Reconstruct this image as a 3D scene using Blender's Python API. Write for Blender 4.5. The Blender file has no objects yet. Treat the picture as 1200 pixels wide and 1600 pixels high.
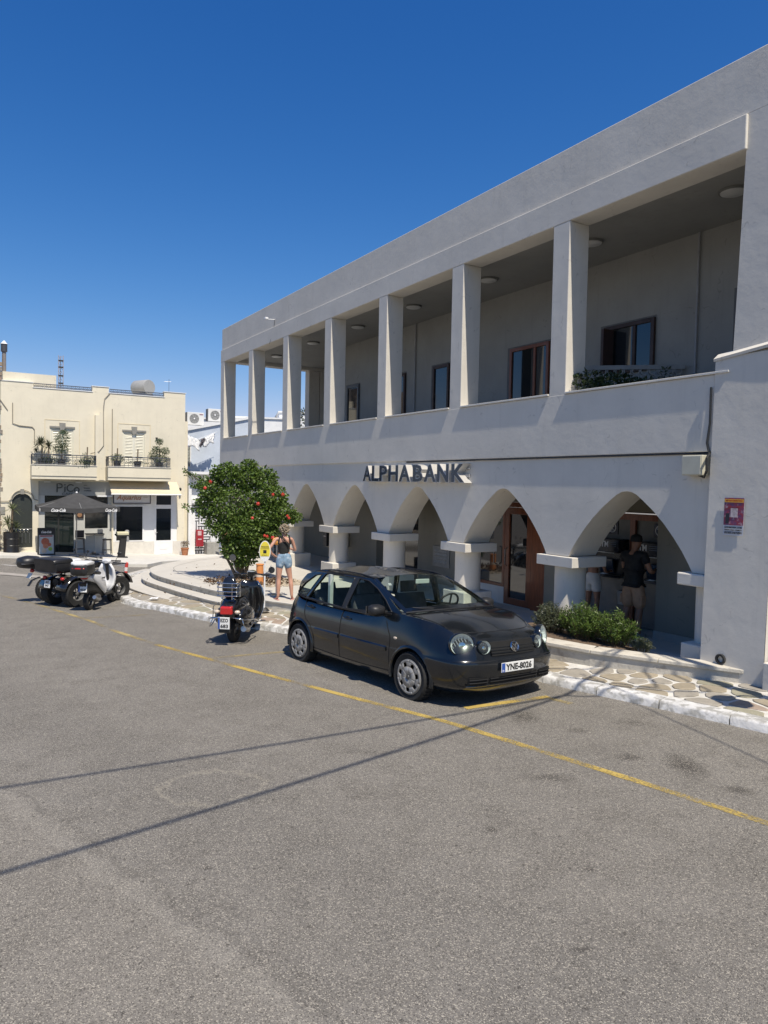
import bpy, bmesh, math, random
from mathutils import Vector, Matrix, geometry, noise
S = bpy.context.scene
COL = S.collection
PI = math.pi
R = math.radians

# ---------------------------------------------------------------- camera, sky, sun, exposure
F_PX, ROLL, CAM_H = 1130.0, 0.0195, 2.75
_p = math.atan(43 / F_PX)
_f = Vector((0, math.cos(_p), -math.sin(_p)))
_r0 = Vector((1, 0, 0)); _u0 = _r0.cross(_f)
_r = _r0 * math.cos(ROLL) + _u0 * math.sin(ROLL)
_u = _u0 * math.cos(ROLL) - _r0 * math.sin(ROLL)
cam_d = bpy.data.cameras.new('camera')
cam = bpy.data.objects.new('camera', cam_d); COL.objects.link(cam)
cam.matrix_world = Matrix(((_r.x, _u.x, -_f.x, 0), (_r.y, _u.y, -_f.y, 0), (_r.z, _u.z, -_f.z, CAM_H), (0, 0, 0, 1)))
cam_d.sensor_fit = 'VERTICAL'; cam_d.sensor_height = 24; cam_d.lens = 24 * F_PX / 1600
cam_d.clip_start = 0.1; cam_d.clip_end = 3000
S.camera = cam
SUN_AZ, SUN_EL = R(155.5), R(60)          # azimuth clockwise from +Y
world = bpy.data.worlds.new('World'); S.world = world; world.use_nodes = True
_wn = world.node_tree.nodes; _wl = world.node_tree.links
_bg = _wn.get('Background') or _wn.new('ShaderNodeBackground')
_sky = _wn.new('ShaderNodeTexSky'); _sky.sky_type = 'NISHITA'; _sky.sun_disc = False
_sky.sun_elevation = SUN_EL; _sky.sun_rotation = SUN_AZ
_sky.altitude = 0; _sky.air_density = 1.0; _sky.dust_density = 0.3; _sky.ozone_density = 3.0
_sep = _wn.new('ShaderNodeSeparateColor'); _cmb = _wn.new('ShaderNodeCombineColor'); _wl.new(_sky.outputs[0], _sep.inputs[0])
for _i, (_k, _g) in enumerate(((.27, 2.0), (.72, 1.22), (1.70, .85))):      # deeper, clearer blue than the default air
    _pw = _wn.new('ShaderNodeMath'); _pw.operation = 'POWER'; _wl.new(_sep.outputs[_i], _pw.inputs[0]); _pw.inputs[1].default_value = _g
    _ml = _wn.new('ShaderNodeMath'); _ml.operation = 'MULTIPLY'; _wl.new(_pw.outputs[0], _ml.inputs[0]); _ml.inputs[1].default_value = _k
    _mn = _wn.new('ShaderNodeMath'); _mn.operation = 'MINIMUM'; _wl.new(_ml.outputs[0], _mn.inputs[0])
    if _i < 2: _mn.inputs[1].default_value = (6, 9)[_i]
    else: _mn.inputs[1].default_value = 12
    _wl.new(_mn.outputs[0], _cmb.inputs[_i])
_wl.new(_cmb.outputs[0], _bg.inputs[0]); _bg.inputs[1].default_value = 0.076
sun_d = bpy.data.lights.new('sun', 'SUN'); sun_d.energy = 4.9; sun_d.angle = R(0.53); sun_d.color = (1.0, 0.92, 0.79)
sun = bpy.data.objects.new('sun', sun_d); COL.objects.link(sun)
_sd = Vector((math.sin(SUN_AZ) * math.cos(SUN_EL), math.cos(SUN_AZ) * math.cos(SUN_EL), math.sin(SUN_EL)))
sun.rotation_euler = _sd.to_track_quat('Z', 'Y').to_euler(); sun.location = _sd * 40
S.view_settings.view_transform = 'Standard'
S.view_settings.look = 'None'
S.view_settings.exposure = 0.27
S.view_settings.gamma = 1.0

# ---------------------------------------------------------------- materials
def srgb(h):
    c = [int(h[i:i + 2], 16) / 255 for i in (0, 2, 4)]
    return tuple((x / 12.92 if x <= .04045 else ((x + .055) / 1.055) ** 2.4) for x in c) + (1,)
def col(c):
    if isinstance(c, str): return srgb(c)
    if isinstance(c, (int, float)): return (c, c, c, 1)
    return tuple(c) + (1,) if len(c) == 3 else tuple(c)
def mix2(nt, fac, a, b):
    m = nt.nodes.new('ShaderNodeMix'); m.data_type = 'RGBA'
    nt.links.new(fac, m.inputs[0]) if not isinstance(fac, float) else setattr(m.inputs[0], 'default_value', fac)
    for k, v in ((6, a), (7, b)):
        if hasattr(v, 'links') or hasattr(v, 'is_linked'): nt.links.new(v, m.inputs[k])
        else: m.inputs[k].default_value = col(v)
    return m.outputs[2]
def nnoise(nt, vec, scale, detail=4, rough=.55):
    n = nt.nodes.new('ShaderNodeTexNoise'); n.inputs['Scale'].default_value = scale
    n.inputs['Detail'].default_value = detail; n.inputs['Roughness'].default_value = rough
    nt.links.new(vec, n.inputs['Vector']); return n.outputs['Fac']
def nramp(nt, fac, lo, hi):
    m = nt.nodes.new('ShaderNodeMapRange'); m.inputs['From Min'].default_value = lo; m.inputs['From Max'].default_value = hi
    nt.links.new(fac, m.inputs['Value']); return m.outputs[0]
def nmath(nt, op, a, b=None):
    m = nt.nodes.new('ShaderNodeMath'); m.operation = op
    for i, v in enumerate((a, b)):
        if v is None: continue
        if isinstance(v, (int, float)): m.inputs[i].default_value = v
        else: nt.links.new(v, m.inputs[i])
    return m.outputs[0]
def base_mat(name):
    m = bpy.data.materials.new(name); m.use_nodes = True
    nt = m.node_tree; b = nt.nodes['Principled BSDF']
    tc = nt.nodes.new('ShaderNodeTexCoord')
    return m, nt, b, tc.outputs['Object']
MATS = {}
def M(name, c=.5, rough=.6, metal=0, var=.15, scale=6, bump=0, bscale=40, c2=None, coat=0, spec=.5, stretch=None, patch=None, lo=.35, hi=.65):
    if name in MATS: return MATS[name]
    m, nt, b, v = base_mat(name)
    if stretch:
        mp = nt.nodes.new('ShaderNodeMapping'); mp.inputs['Scale'].default_value = stretch
        nt.links.new(v, mp.inputs[0]); v = mp.outputs[0]
    c = col(c)
    if c2 is None: c2 = tuple(x * (1 - var) for x in c[:3])
    f = nramp(nt, nnoise(nt, v, scale), lo, hi)
    out = mix2(nt, f, c, c2)
    if patch:
        f2 = nramp(nt, nnoise(nt, v, patch[1], 6), patch[2], patch[3]); out = mix2(nt, f2, out, patch[0])
    nt.links.new(out, b.inputs['Base Color'])
    rr = nmath(nt, 'ADD', nmath(nt, 'MULTIPLY', f, min(.12, rough * .3)), rough - .04 if rough > .05 else rough)
    nt.links.new(rr, b.inputs['Roughness'])
    b.inputs['Metallic'].default_value = metal
    b.inputs['Coat Weight'].default_value = coat; b.inputs['Coat Roughness'].default_value = .04
    b.inputs['Specular IOR Level'].default_value = spec
    if bump:
        bp = nt.nodes.new('ShaderNodeBump'); bp.inputs['Strength'].default_value = 1; bp.inputs['Distance'].default_value = bump
        nt.links.new(nnoise(nt, v, bscale, 5), bp.inputs['Height']); nt.links.new(bp.outputs[0], b.inputs['Normal'])
    MATS[name] = m; return m
def glass(name, tint=(.02, .03, .03), alpha=.35, rough=.03):
    if name in MATS: return MATS[name]
    m, nt, b, v = base_mat(name)
    b.inputs['Base Color'].default_value = col(tint); b.inputs['Roughness'].default_value = rough
    b.inputs['Specular IOR Level'].default_value = .8
    tr = nt.nodes.new('ShaderNodeBsdfTransparent'); tr.inputs[0].default_value = (.88, .96, .92, 1)
    mx = nt.nodes.new('ShaderNodeMixShader')
    fr = nt.nodes.new('ShaderNodeLayerWeight'); fr.inputs[0].default_value = .5
    f = nmath(nt, 'MAXIMUM', nmath(nt, 'ADD', nmath(nt, 'ADD', nmath(nt, 'MULTIPLY', nmath(nt, 'POWER', fr.outputs['Facing'], 4), .75), .045), nmath(nt, 'MULTIPLY', nnoise(nt, v, 3), .05)), alpha)
    nt.links.new(f, mx.inputs[0]); nt.links.new(tr.outputs[0], mx.inputs[1]); nt.links.new(b.outputs[0], mx.inputs[2])
    nt.links.new(mx.outputs[0], nt.nodes['Material Output'].inputs[0])
    MATS[name] = m; return m
def leafmat(name, c1, c2, c3=None):
    if name in MATS: return MATS[name]
    m, nt, b, v = base_mat(name)
    f = nramp(nt, nnoise(nt, v, 9, 2), .35, .65)
    out = mix2(nt, f, c1, c2)
    out = mix2(nt, nramp(nt, nnoise(nt, v, 34, 2), .55, .7), out, c3 or c2)
    nt.links.new(out, b.inputs['Base Color']); b.inputs['Roughness'].default_value = .42
    tl = nt.nodes.new('ShaderNodeBsdfTranslucent'); nt.links.new(out, tl.inputs[0])
    mx = nt.nodes.new('ShaderNodeMixShader'); mx.inputs[0].default_value = .25
    nt.links.new(b.outputs[0], mx.inputs[1]); nt.links.new(tl.outputs[0], mx.inputs[2])
    nt.links.new(mx.outputs[0], nt.nodes['Material Output'].inputs[0])
    MATS[name] = m; return m

# ---------------------------------------------------------------- mesh helpers
class MB:
    def __init__(s): s.v = []; s.f = []; s.mi = []; s.m = 0
    def add(s, vs, fs):
        o = len(s.v); s.v += [tuple(x) for x in vs]; s.f += [tuple(i + o for i in f) for f in fs]; s.mi += [s.m] * len(fs); return s
    def box(s, c, d, rz=0, rx=0, ry=0):
        m = Matrix.Rotation(rz, 3, 'Z') @ Matrix.Rotation(ry, 3, 'Y') @ Matrix.Rotation(rx, 3, 'X')
        vs = [Vector(c) + m @ Vector((x * d[0] / 2, y * d[1] / 2, z * d[2] / 2)) for x in (-1, 1) for y in (-1, 1) for z in (-1, 1)]
        return s.add(vs, [(0, 1, 3, 2), (4, 6, 7, 5), (0, 4, 5, 1), (2, 3, 7, 6), (0, 2, 6, 4), (1, 5, 7, 3)])
    def bx(s, x0, x1, y0, y1, z0, z1): return s.box(((x0 + x1) / 2, (y0 + y1) / 2, (z0 + z1) / 2), (abs(x1 - x0), abs(y1 - y0), abs(z1 - z0)))
    def loft(s, rings, cap=True, closed=True):
        n = len(rings[0]); vs = [p for r in rings for p in r]; fs = []
        for i in range(len(rings) - 1):
            for j in range(n if closed else n - 1):
                k = (j + 1) % n; fs.append((i * n + j, i * n + k, (i + 1) * n + k, (i + 1) * n + j))
        if cap: fs.append(tuple(range(n - 1, -1, -1))); fs.append(tuple((len(rings) - 1) * n + j for j in range(n)))
        return s.add(vs, fs)
    def tube(s, pts, r, n=8, cap=True):
        pts = [Vector(p) for p in pts]; rings = []; up = None
        for i, p in enumerate(pts):
            t = (pts[min(i + 1, len(pts) - 1)] - pts[max(i - 1, 0)]).normalized()
            if up is None: up = t.orthogonal().normalized()
            up = (up - t * up.dot(t)).normalized(); w = t.cross(up)
            rr = r[i] if isinstance(r, (list, tuple)) else r
            rings.append([p + (up * math.cos(2 * PI * k / n) + w * math.sin(2 * PI * k / n)) * rr for k in range(n)])
        return s.loft(rings, cap)
    def cyl(s, p0, p1, r0, r1=None, n=16): return s.tube([p0, p1], [r0, r0 if r1 is None else r1], n)
    def lathe(s, prof, c=(0, 0, 0), axis='Z', n=24, cap=False, arc=None):
        rings = []
        full = arc is None
        cnt = n if full else n + 1
        for r, h in prof:
            ring = []
            for k in range(cnt):
                a = 2 * PI * k / n if full else arc[0] + (arc[1] - arc[0]) * k / n
                x, y = r * math.cos(a), r * math.sin(a)
                p = {'Z': (x, y, h), 'Y': (x, h, y), 'X': (h, x, y)}[axis]
                ring.append((p[0] + c[0], p[1] + c[1], p[2] + c[2]))
            rings.append(ring)
        return s.loft(rings, cap, full)
    def ell(s, c, r, n=12, m=8):
        rings = []
        for i in range(1, m):
            a = PI * i / m
            rings.append([(c[0] + r[0] * math.sin(a) * math.cos(2 * PI * k / n), c[1] + r[1] * math.sin(a) * math.sin(2 * PI * k / n), c[2] - r[2] * math.cos(a)) for k in range(n)])
        return s.loft(rings)
    def sweep(s, pts, n=16, y=0, tangents=None):
        """pts: (x, z, halfwidth, halfheight, exponent[, ycentre]) sections along a path in the xz plane"""
        rings = []
        for i, q in enumerate(pts):
            a, b = pts[max(i - 1, 0)], pts[min(i + 1, len(pts) - 1)]
            t = Vector((b[0] - a[0], 0, b[1] - a[1])).normalized(); nn = Vector((-t.z, 0, t.x))
            e = q[4] if len(q) > 4 else 2.4; yc = q[5] if len(q) > 5 else y
            ring = []
            for k in range(n):
                th = 2 * PI * k / n; cs, sn = math.cos(th), math.sin(th)
                w = q[2] * math.copysign(abs(cs) ** (2 / e), cs); h = q[3] * math.copysign(abs(sn) ** (2 / e), sn)
                ring.append(Vector((q[0], yc + w, q[1])) + nn * h)
            rings.append(ring)
        return s.loft(rings)
    def prism(s, poly, z0, z1):
        n = len(poly)
        if sum(poly[i][0] * poly[(i + 1) % n][1] - poly[(i + 1) % n][0] * poly[i][1] for i in range(n)) < 0: poly = poly[::-1]
        a = [(p[0], p[1], z0(p[0], p[1]) if callable(z0) else z0) for p in poly]
        b = [(p[0], p[1], z1(p[0], p[1]) if callable(z1) else z1) for p in poly]
        fs = [(i, (i + 1) % n, n + (i + 1) % n, n + i) for i in range(n)] + [tuple(range(n - 1, -1, -1)), tuple(range(n, 2 * n))]
        return s.add(a + b, fs)
    def grid(s, P):
        m, n = len(P), len(P[0])
        return s.add([p for r in P for p in r], [(i * n + j, i * n + j + 1, (i + 1) * n + j + 1, (i + 1) * n + j) for i in range(m - 1) for j in range(n - 1)])
    def xf(s, mat):
        s.v = [tuple(mat @ Vector(p)) for p in s.v]; return s
    def merge(s, o): 
        k = len(s.v); s.v += o.v; s.f += [tuple(i + k for i in f) for f in o.f]; s.mi += o.mi; return s
    def mesh(s, name, mats, smooth=None, recalc=True):
        me = bpy.data.meshes.new(name); me.from_pydata(s.v, [], s.f)
        for m in (mats if isinstance(mats, (list, tuple)) else [mats]): me.materials.append(m)
        if any(s.mi): me.polygons.foreach_set('material_index', s.mi)
        if recalc:
            bm = bmesh.new(); bm.from_mesh(me); bmesh.ops.recalc_face_normals(bm, faces=bm.faces); bm.to_mesh(me); bm.free()
        if smooth:
            me.polygons.foreach_set('use_smooth', [True] * len(me.polygons)); me.set_sharp_from_angle(angle=R(smooth))
        me.update(); return me
    def build(s, name, mats, parent=None, smooth=None, bevel=0, recalc=True, **tags):
        o = bpy.data.objects.new(name, s.mesh(name, mats, smooth, recalc)); COL.objects.link(o)
        if parent: o.parent = parent
        if bevel:
            b = o.modifiers.new('bevel', 'BEVEL'); b.width = bevel; b.segments = 2; b.limit_method = 'ANGLE'; b.angle_limit = R(40)
        for k, v in tags.items(): o[k] = v
        return o
def thing(name, label, cat, loc=(0, 0, 0), rz=0, group=None, parent=None, sc=1):
    o = bpy.data.objects.new(name, None); COL.objects.link(o); o.empty_display_size = .2
    o.location = loc; o.rotation_euler = (0, 0, rz); o.scale = (sc, sc, sc)
    if label: o['label'] = label; o['category'] = cat
    if group: o['group'] = group
    return o
def kids(o): return [c for c in bpy.data.objects if c.parent == o]
def copy_tree(o, parent=None):
    c = o.copy(); COL.objects.link(c); c.parent = parent
    for ch in kids(o): copy_tree(ch, c)
    return c
def dup(root, loc, rz, label):
    c = copy_tree(root); c.location = loc; c.rotation_euler = (0, 0, rz); c['label'] = label; return c
def inst(src, parent, loc=None, name=None):
    o = src.copy(); COL.objects.link(o); o.parent = parent
    if loc is not None: o.location = loc
    return o
def text_mb(body, h, ext, width=None, off=0, shear=0, space=1.0, basis=None, at=(0, 0, 0), align='LEFT'):
    cu = bpy.data.curves.new('txt', 'FONT'); cu.body = body; cu.size = 1; cu.extrude = ext / h / 1.0 * .7 ; cu.offset = off; cu.shear = shear
    cu.space_character = space; cu.resolution_u = 2; cu.align_x = 'LEFT'
    o = bpy.data.objects.new('txt', cu); COL.objects.link(o)
    me = bpy.data.meshes.new_from_object(o.evaluated_get(bpy.context.evaluated_depsgraph_get()))
    vs = [v.co.copy() for v in me.vertices]; fs = [tuple(p.vertices) for p in me.polygons]
    bpy.data.objects.remove(o); bpy.data.curves.remove(cu); bpy.data.meshes.remove(me)
    x0 = min(v.x for v in vs); x1 = max(v.x for v in vs); y0 = min(v.y for v in vs); y1 = max(v.y for v in vs)
    zz = max(v.z for v in vs) or 1
    sy = h / (y1 - y0); sx = sy if width is None else width / (x1 - x0)
    shift = -(x1 - x0) / 2 * sx if align == 'CENTER' else 0
    m = MB(); m.add([((v.x - x0) * sx + shift, (v.y - y0) * sy, v.z / zz * ext) for v in vs], fs)
    if basis is not None:
        B3 = Matrix(basis).transposed().to_4x4(); m.xf(Matrix.Translation(at) @ B3)
    return m
STREET = ((-1, 0, 0), (0, 0, 1), (0, 1, 0))       # lettering facing +y
FRONT = ((1, 0, 0), (0, 0, 1), (0, -1, 0))        # lettering facing -y
def rp(a, b): return random.uniform(a, b)
random.seed(7)
def leaves(mb, c, r, n, size, shell=.55, flat=0, asp=.5, droop=0, keep=None):
    for _ in range(n):
        d = Vector((random.gauss(0, 1), random.gauss(0, 1), random.gauss(0, 1))).normalized() * (shell + (1 - shell) * random.random() ** .6)
        p = Vector((c[0] + d.x * r[0], c[1] + d.y * r[1], c[2] + d.z * r[2]))
        if keep and not keep(p): continue
        a = Vector((rp(-1, 1), rp(-1, 1), rp(-.7, .7) - droop)).normalized(); a = (a + d * .6).normalized()
        b = a.cross(Vector((rp(-1, 1), rp(-1, 1), rp(-.2, 1)))).normalized()
        s = size * rp(.6, 1.3); w = b * s * asp * .5; nrm = a.cross(b) * s * .12
        mb.add([p, p + a * s * .5 + w + nrm, p + a * s, p + a * s * .5 - w + nrm], [(0, 1, 2), (0, 2, 3)])
def ss(a, b, x):
    t = min(1, max(0, (x - a) / (b - a))); return t * t * (3 - 2 * t)
def gz(x, y):
    """height of the sloping road"""
    t = (x - 1) * -.743 + (y - 9) * .669
    z = -.028 * t if t > 0 else -.022 * max(t, -6)
    s = (x + 18.05) * .866 + (y - 34) * .5
    return z - .06 * min(9, max(0, s)) * ss(20, 32, y)
# bank frame: x = along the facade away from the camera, y = towards the street
BK = Vector((4.394, 10.493, 0)); BA = math.atan2(.854, -.5203)
def bk(u, y, z=0): return Vector((BK.x - .5203 * u - .854 * y, BK.y + .854 * u - .5203 * y, z))
# beige house frame: x = along its front to the right, y = into the house
HB = Vector((-18.05, 34, 0)); HA = R(30)
def hb(s, y, z=0): return Vector((HB.x + .866 * s - .5 * y, HB.y + .5 * s + .866 * y, z))
# ---------------------------------------------------------------- common materials
def plaster(name, c, grazing=.012, dirt=.12):
    m, nt, b, v = base_mat(name); MATS[name] = m
    n1 = nnoise(nt, v, 1.1, 6, .6); n2 = nnoise(nt, v, 7, 5, .6); n3 = nnoise(nt, v, 60, 4, .6)
    c = col(c); d = tuple(x * (1 - dirt) for x in c[:3])
    o = mix2(nt, nramp(nt, n1, .38, .68), c, d)
    o = mix2(nt, nramp(nt, n2, .55, .8), o, tuple(x * (1 - dirt * .7) for x in c[:3]))
    mp = nt.nodes.new('ShaderNodeMapping'); mp.inputs['Scale'].default_value = (5, 5, .45); nt.links.new(v, mp.inputs[0])
    o = mix2(nt, nmath(nt, 'MULTIPLY', nramp(nt, nnoise(nt, mp.outputs[0], 1.3, 5, .65), .56, .75), .7), o, tuple(x * (1 - dirt * 1.7) for x in c[:3]))      # rain streaks
    vc = nt.nodes.new('ShaderNodeTexVoronoi'); vc.feature = 'DISTANCE_TO_EDGE'; vc.inputs['Scale'].default_value = .55
    va = nt.nodes.new('ShaderNodeVectorMath'); va.operation = 'MULTIPLY_ADD'; nz = nt.nodes.new('ShaderNodeTexNoise'); nz.inputs['Scale'].default_value = 3; nt.links.new(v, nz.inputs['Vector'])
    nt.links.new(nz.outputs['Color'], va.inputs[0]); va.inputs[1].default_value = (.5, .5, .5); nt.links.new(v, va.inputs[2]); nt.links.new(va.outputs[0], vc.inputs['Vector'])
    o = mix2(nt, nmath(nt, 'MULTIPLY', nmath(nt, 'MULTIPLY', nramp(nt, vc.outputs['Distance'], .006, .0), nramp(nt, n2, .5, .6)), .45), o, tuple(x * .45 for x in c[:3]))      # hairline cracks
    nt.links.new(o, b.inputs['Base Color']); b.inputs['Roughness'].default_value = .85; b.inputs['Specular IOR Level'].default_value = .2
    h = nmath(nt, 'ADD', nmath(nt, 'MULTIPLY', n1, 1.6), nmath(nt, 'ADD', nmath(nt, 'MULTIPLY', n2, .45), nmath(nt, 'MULTIPLY', n3, .06)))
    bp = nt.nodes.new('ShaderNodeBump'); bp.inputs['Strength'].default_value = 1; bp.inputs['Distance'].default_value = grazing
    nt.links.new(h, bp.inputs['Height']); nt.links.new(bp.outputs[0], b.inputs['Normal'])
    return m
WHITE = plaster('bank_plaster', (.635, .60, .535), .006, .09)
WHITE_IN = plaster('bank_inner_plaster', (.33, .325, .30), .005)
WHITE_F = plaster('white_plaster', (.76, .76, .75), .008)
CREAM = plaster('cream_plaster', (.72, .66, .52), .006, .08)
BLUEG = plaster('blue_grey_plaster', (.52, .57, .64), .008)
BLACK = M('black_plastic', .02, .45, var=.3, scale=20)
RUBBER = M('rubber', .018, .8, var=.4, scale=30, bump=.002, bscale=90)
CHROME = M('chrome', .75, .12, 1, var=.15, scale=15)
STEEL = M('steel', .45, .35, 1, var=.25, scale=12)
IRON = M('dark_iron', .03, .5, var=.4, scale=20)
WOODR = M('red_brown_wood', (.25, .075, .03), .4, var=.4, scale=5, stretch=(12, 12, .8), coat=.2)
MARBLE = M('marble', (.66, .63, .57), .5, var=.12, scale=3, patch=((.5, .47, .42), 8, .6, .8))
WPAINT = M('white_paint', .75, .4, var=.06, scale=4)
DGLASS = M('dark_glass', (.012, .015, .017), .05, var=.4, scale=2, spec=.9)
NAVY = M('navy_enamel', (.01, .02, .055), .25, var=.2, scale=5, coat=.3)
TEXTW = M('white_print', .8, .5, var=.05)
TEXTK = M('black_print', .02, .5, var=.1)
RED = M('red_plastic', (.5, .02, .02), .25, var=.2, scale=30, coat=.5)
TERRA = M('terracotta', (.42, .17, .08), .8, var=.25, scale=10)
SKIN = M('skin', (.50, .27, .19), .5, var=.12, scale=8)

# ---------------------------------------------------------------- the ground: road sheet
def road_mat():
    m, nt, b, v = base_mat('asphalt')
    big = nnoise(nt, v, .35, 5, .6); mid = nnoise(nt, v, 2.5, 5, .65)
    base = mix2(nt, nramp(nt, big, .3, .7), (.168, .156, .138), (.215, .20, .178))
    base = mix2(nt, nramp(nt, mid, .45, .75), base, (.142, .131, .115))
    # paler strip of older asphalt on the near side of a seam, and the seam itself
    sp = nt.nodes.new('ShaderNodeSeparateXYZ'); nt.links.new(v, sp.inputs[0])
    wob = nmath(nt, 'MULTIPLY', nmath(nt, 'SUBTRACT', nnoise(nt, v, 3, 4), .5), .35)
    # line through (-3.34, 6.28) and (-.33, 3.5); normal n=(.678,.735)
    d = nmath(nt, 'ADD', nmath(nt, 'ADD', nmath(nt, 'MULTIPLY', sp.outputs[0], .678), nmath(nt, 'MULTIPLY', sp.outputs[1], .735)), -2.35)
    d = nmath(nt, 'ADD', d, wob)
    side = nramp(nt, d, .08, -.08)
    base = mix2(nt, nmath(nt, 'MULTIPLY', side, .16), base, (.29, .26, .215))
    seam = nramp(nt, nmath(nt, 'ABSOLUTE', d), .10, .03)
    base = mix2(nt, nmath(nt, 'MULTIPLY', seam, .36), base, (.29, .27, .235))
    dk = nramp(nt, nmath(nt, 'ABSOLUTE', nmath(nt, 'ADD', d, -.13)), .05, .0); base = mix2(nt, nmath(nt, 'MULTIPLY', dk, .35), base, (.12, .11, .095))
    # polished darker wheel track between seam and yellow line
    tr_ = nramp(nt, nmath(nt, 'ABSOLUTE', nmath(nt, 'ADD', nmath(nt, 'ADD', d, -1.15), nmath(nt, 'MULTIPLY', wob, 1.5))), .75, .15); base = mix2(nt, nmath(nt, 'MULTIPLY', tr_, .35), base, (.125, .117, .105))
    # ring of an old manhole, worn oil stains
    def blob(cx, cy, rx, ry, ring=False):
        a = nmath(nt, 'POWER', nmath(nt, 'MULTIPLY', nmath(nt, 'ADD', sp.outputs[0], -cx), 1 / rx), 2)
        c2 = nmath(nt, 'POWER', nmath(nt, 'MULTIPLY', nmath(nt, 'ADD', sp.outputs[1], -cy), 1 / ry), 2)
        q = nmath(nt, 'ADD', nmath(nt, 'SQRT', nmath(nt, 'ADD', a, c2)), nmath(nt, 'MULTIPLY', nmath(nt, 'SUBTRACT', nnoise(nt, v, 6, 4), .5), 1.1))
        if ring: return nramp(nt, nmath(nt, 'ABSOLUTE', nmath(nt, 'ADD', q, -1)), .12, .03)
        return nramp(nt, q, 1.1, .3)
    base = mix2(nt, nmath(nt, 'MULTIPLY', blob(-1.5, 6.42, .45, .38, True), .42), base, (.33, .30, .24))
    for cx, cy, r1, r2, s in ((3.0, 6.99, .2, .36, .8), (2.53, 7.2, .18, .1, .7), (1.72, 8.51, .22, .34, .75), (3.23, 6.38, .18, .12, .7), (1.57, 6.66, .3, .12, .5), (2.9, 8.3, .25, .12, .5), (2.2, 8.0, .15, .1, .5), (-.1, 7.3, .3, .1, .35), (-1.2, 5.0, .04, .03, .8), (.9, 5.6, .05, .05, .8), (1.5, 5.0, .04, .05, .8), (-.2, 6.2, .05, .05, .6), (.3, 6.9, .05, .04, .6), (1.2, 4.1, .07, .03, .6)):
        base = mix2(nt, nmath(nt, 'MULTIPLY', blob(cx, cy, r1, r2), s), base, (.05, .045, .04))
    # aggregate
    vo = nt.nodes.new('ShaderNodeTexVoronoi'); vo.inputs['Scale'].default_value = 150; nt.links.new(v, vo.inputs['Vector'])
    sx = nt.nodes.new('ShaderNodeSeparateColor'); nt.links.new(vo.outputs['Color'], sx.inputs[0])
    base = mix2(nt, nmath(nt, 'MULTIPLY', nramp(nt, sx.outputs[0], .70, .96), .75), base, (.46, .42, .35))
    base = mix2(nt, nmath(nt, 'MULTIPLY', nramp(nt, sx.outputs[1], .72, .88), .6), base, (.04, .036, .032))
    vo2 = nt.nodes.new('ShaderNodeTexVoronoi'); vo2.inputs['Scale'].default_value = 22; nt.links.new(v, vo2.inputs['Vector'])
    sx2 = nt.nodes.new('ShaderNodeSeparateColor'); nt.links.new(vo2.outputs['Color'], sx2.inputs[0])
    base = mix2(nt, nmath(nt, 'MULTIPLY', nmath(nt, 'MULTIPLY', nramp(nt, sx2.outputs[0], .93, .96), nramp(nt, vo2.outputs['Distance'], .35, .2)), .6), base, (.05, .045, .04))
    nt.links.new(base, b.inputs['Base Color']); b.inputs['Roughness'].default_value = .88; b.inputs['Specular IOR Level'].default_value = .25
    bp = nt.nodes.new('ShaderNodeBump'); bp.inputs['Distance'].default_value = .006
    h = nmath(nt, 'ADD', nmath(nt, 'MULTIPLY', vo.outputs['Distance'], -.8), nmath(nt, 'MULTIPLY', nnoise(nt, v, 120, 3), .8))
    nt.links.new(h, bp.inputs['Height']); nt.links.new(bp.outputs[0], b.inputs['Normal'])
    MATS['asphalt'] = m; return m
ROADM = road_mat()
def axis(a, b, near0, near1, fine, coarse):
    k = int((near1 - near0) / fine); n0 = max(1, round((near0 - a) / coarse)); n1 = max(1, round((b - near1) / coarse))
    return [a + (near0 - a) * i / n0 for i in range(n0)] + [near0 + (near1 - near0) * i / k for i in range(k)] + [near1 + (b - near1) * i / n1 for i in range(n1 + 1)]
xs = axis(-400, 400, -26, 14, .5, 22); ys = axis(-300, 600, -6, 44, .5, 25)
MB().grid([[(x, y, gz(max(-60, min(30, x)), max(-20, min(70, y)))) for x in xs] for y in ys]).build('road', ROADM, kind='structure', smooth=60)

def ribbon(name, pts, w, mat, lift=.004, z=None, sub=6, **k):
    P = [Vector((p[0], p[1], 0)) for p in pts]; q = []
    for i in range(len(P) - 1):
        for j in range(sub): q.append(P[i].lerp(P[i + 1], j / sub))
    q.append(P[-1]); rows = []
    for i, p in enumerate(q):
        t = (q[min(i + 1, len(q) - 1)] - q[max(i - 1, 0)]).normalized(); n = Vector((-t.y, t.x, 0)) * (w / 2) * rp(.9, 1.1)
        rows.append([((p + n).x, (p + n).y, gz((p + n).x, (p + n).y) + lift), ((p - n).x, (p - n).y, gz((p - n).x, (p - n).y) + lift)])
    return MB().grid(rows).build(name, mat, **k)
def worn(name, c, lo, hi, under=(.19, .175, .155)):
    m, nt, b, v = base_mat(name)
    n = nmath(nt, 'ADD', nmath(nt, 'MULTIPLY', nnoise(nt, v, 1.2, 3), .6), nmath(nt, 'MULTIPLY', nnoise(nt, v, 45, 5, .7), .5))
    f = nramp(nt, n, lo, hi)
    nt.links.new(mix2(nt, nramp(nt, nnoise(nt, v, 8), .3, .7), c, tuple(x * .8 for x in c)), b.inputs['Base Color'])
    b.inputs['Roughness'].default_value = .8
    tr = nt.nodes.new('ShaderNodeBsdfTransparent'); mx = nt.nodes.new('ShaderNodeMixShader')
    nt.links.new(f, mx.inputs[0]); nt.links.new(b.outputs[0], mx.inputs[1]); nt.links.new(tr.outputs[0], mx.inputs[2])
    nt.links.new(mx.outputs[0], nt.nodes['Material Output'].inputs[0]); return m
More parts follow.
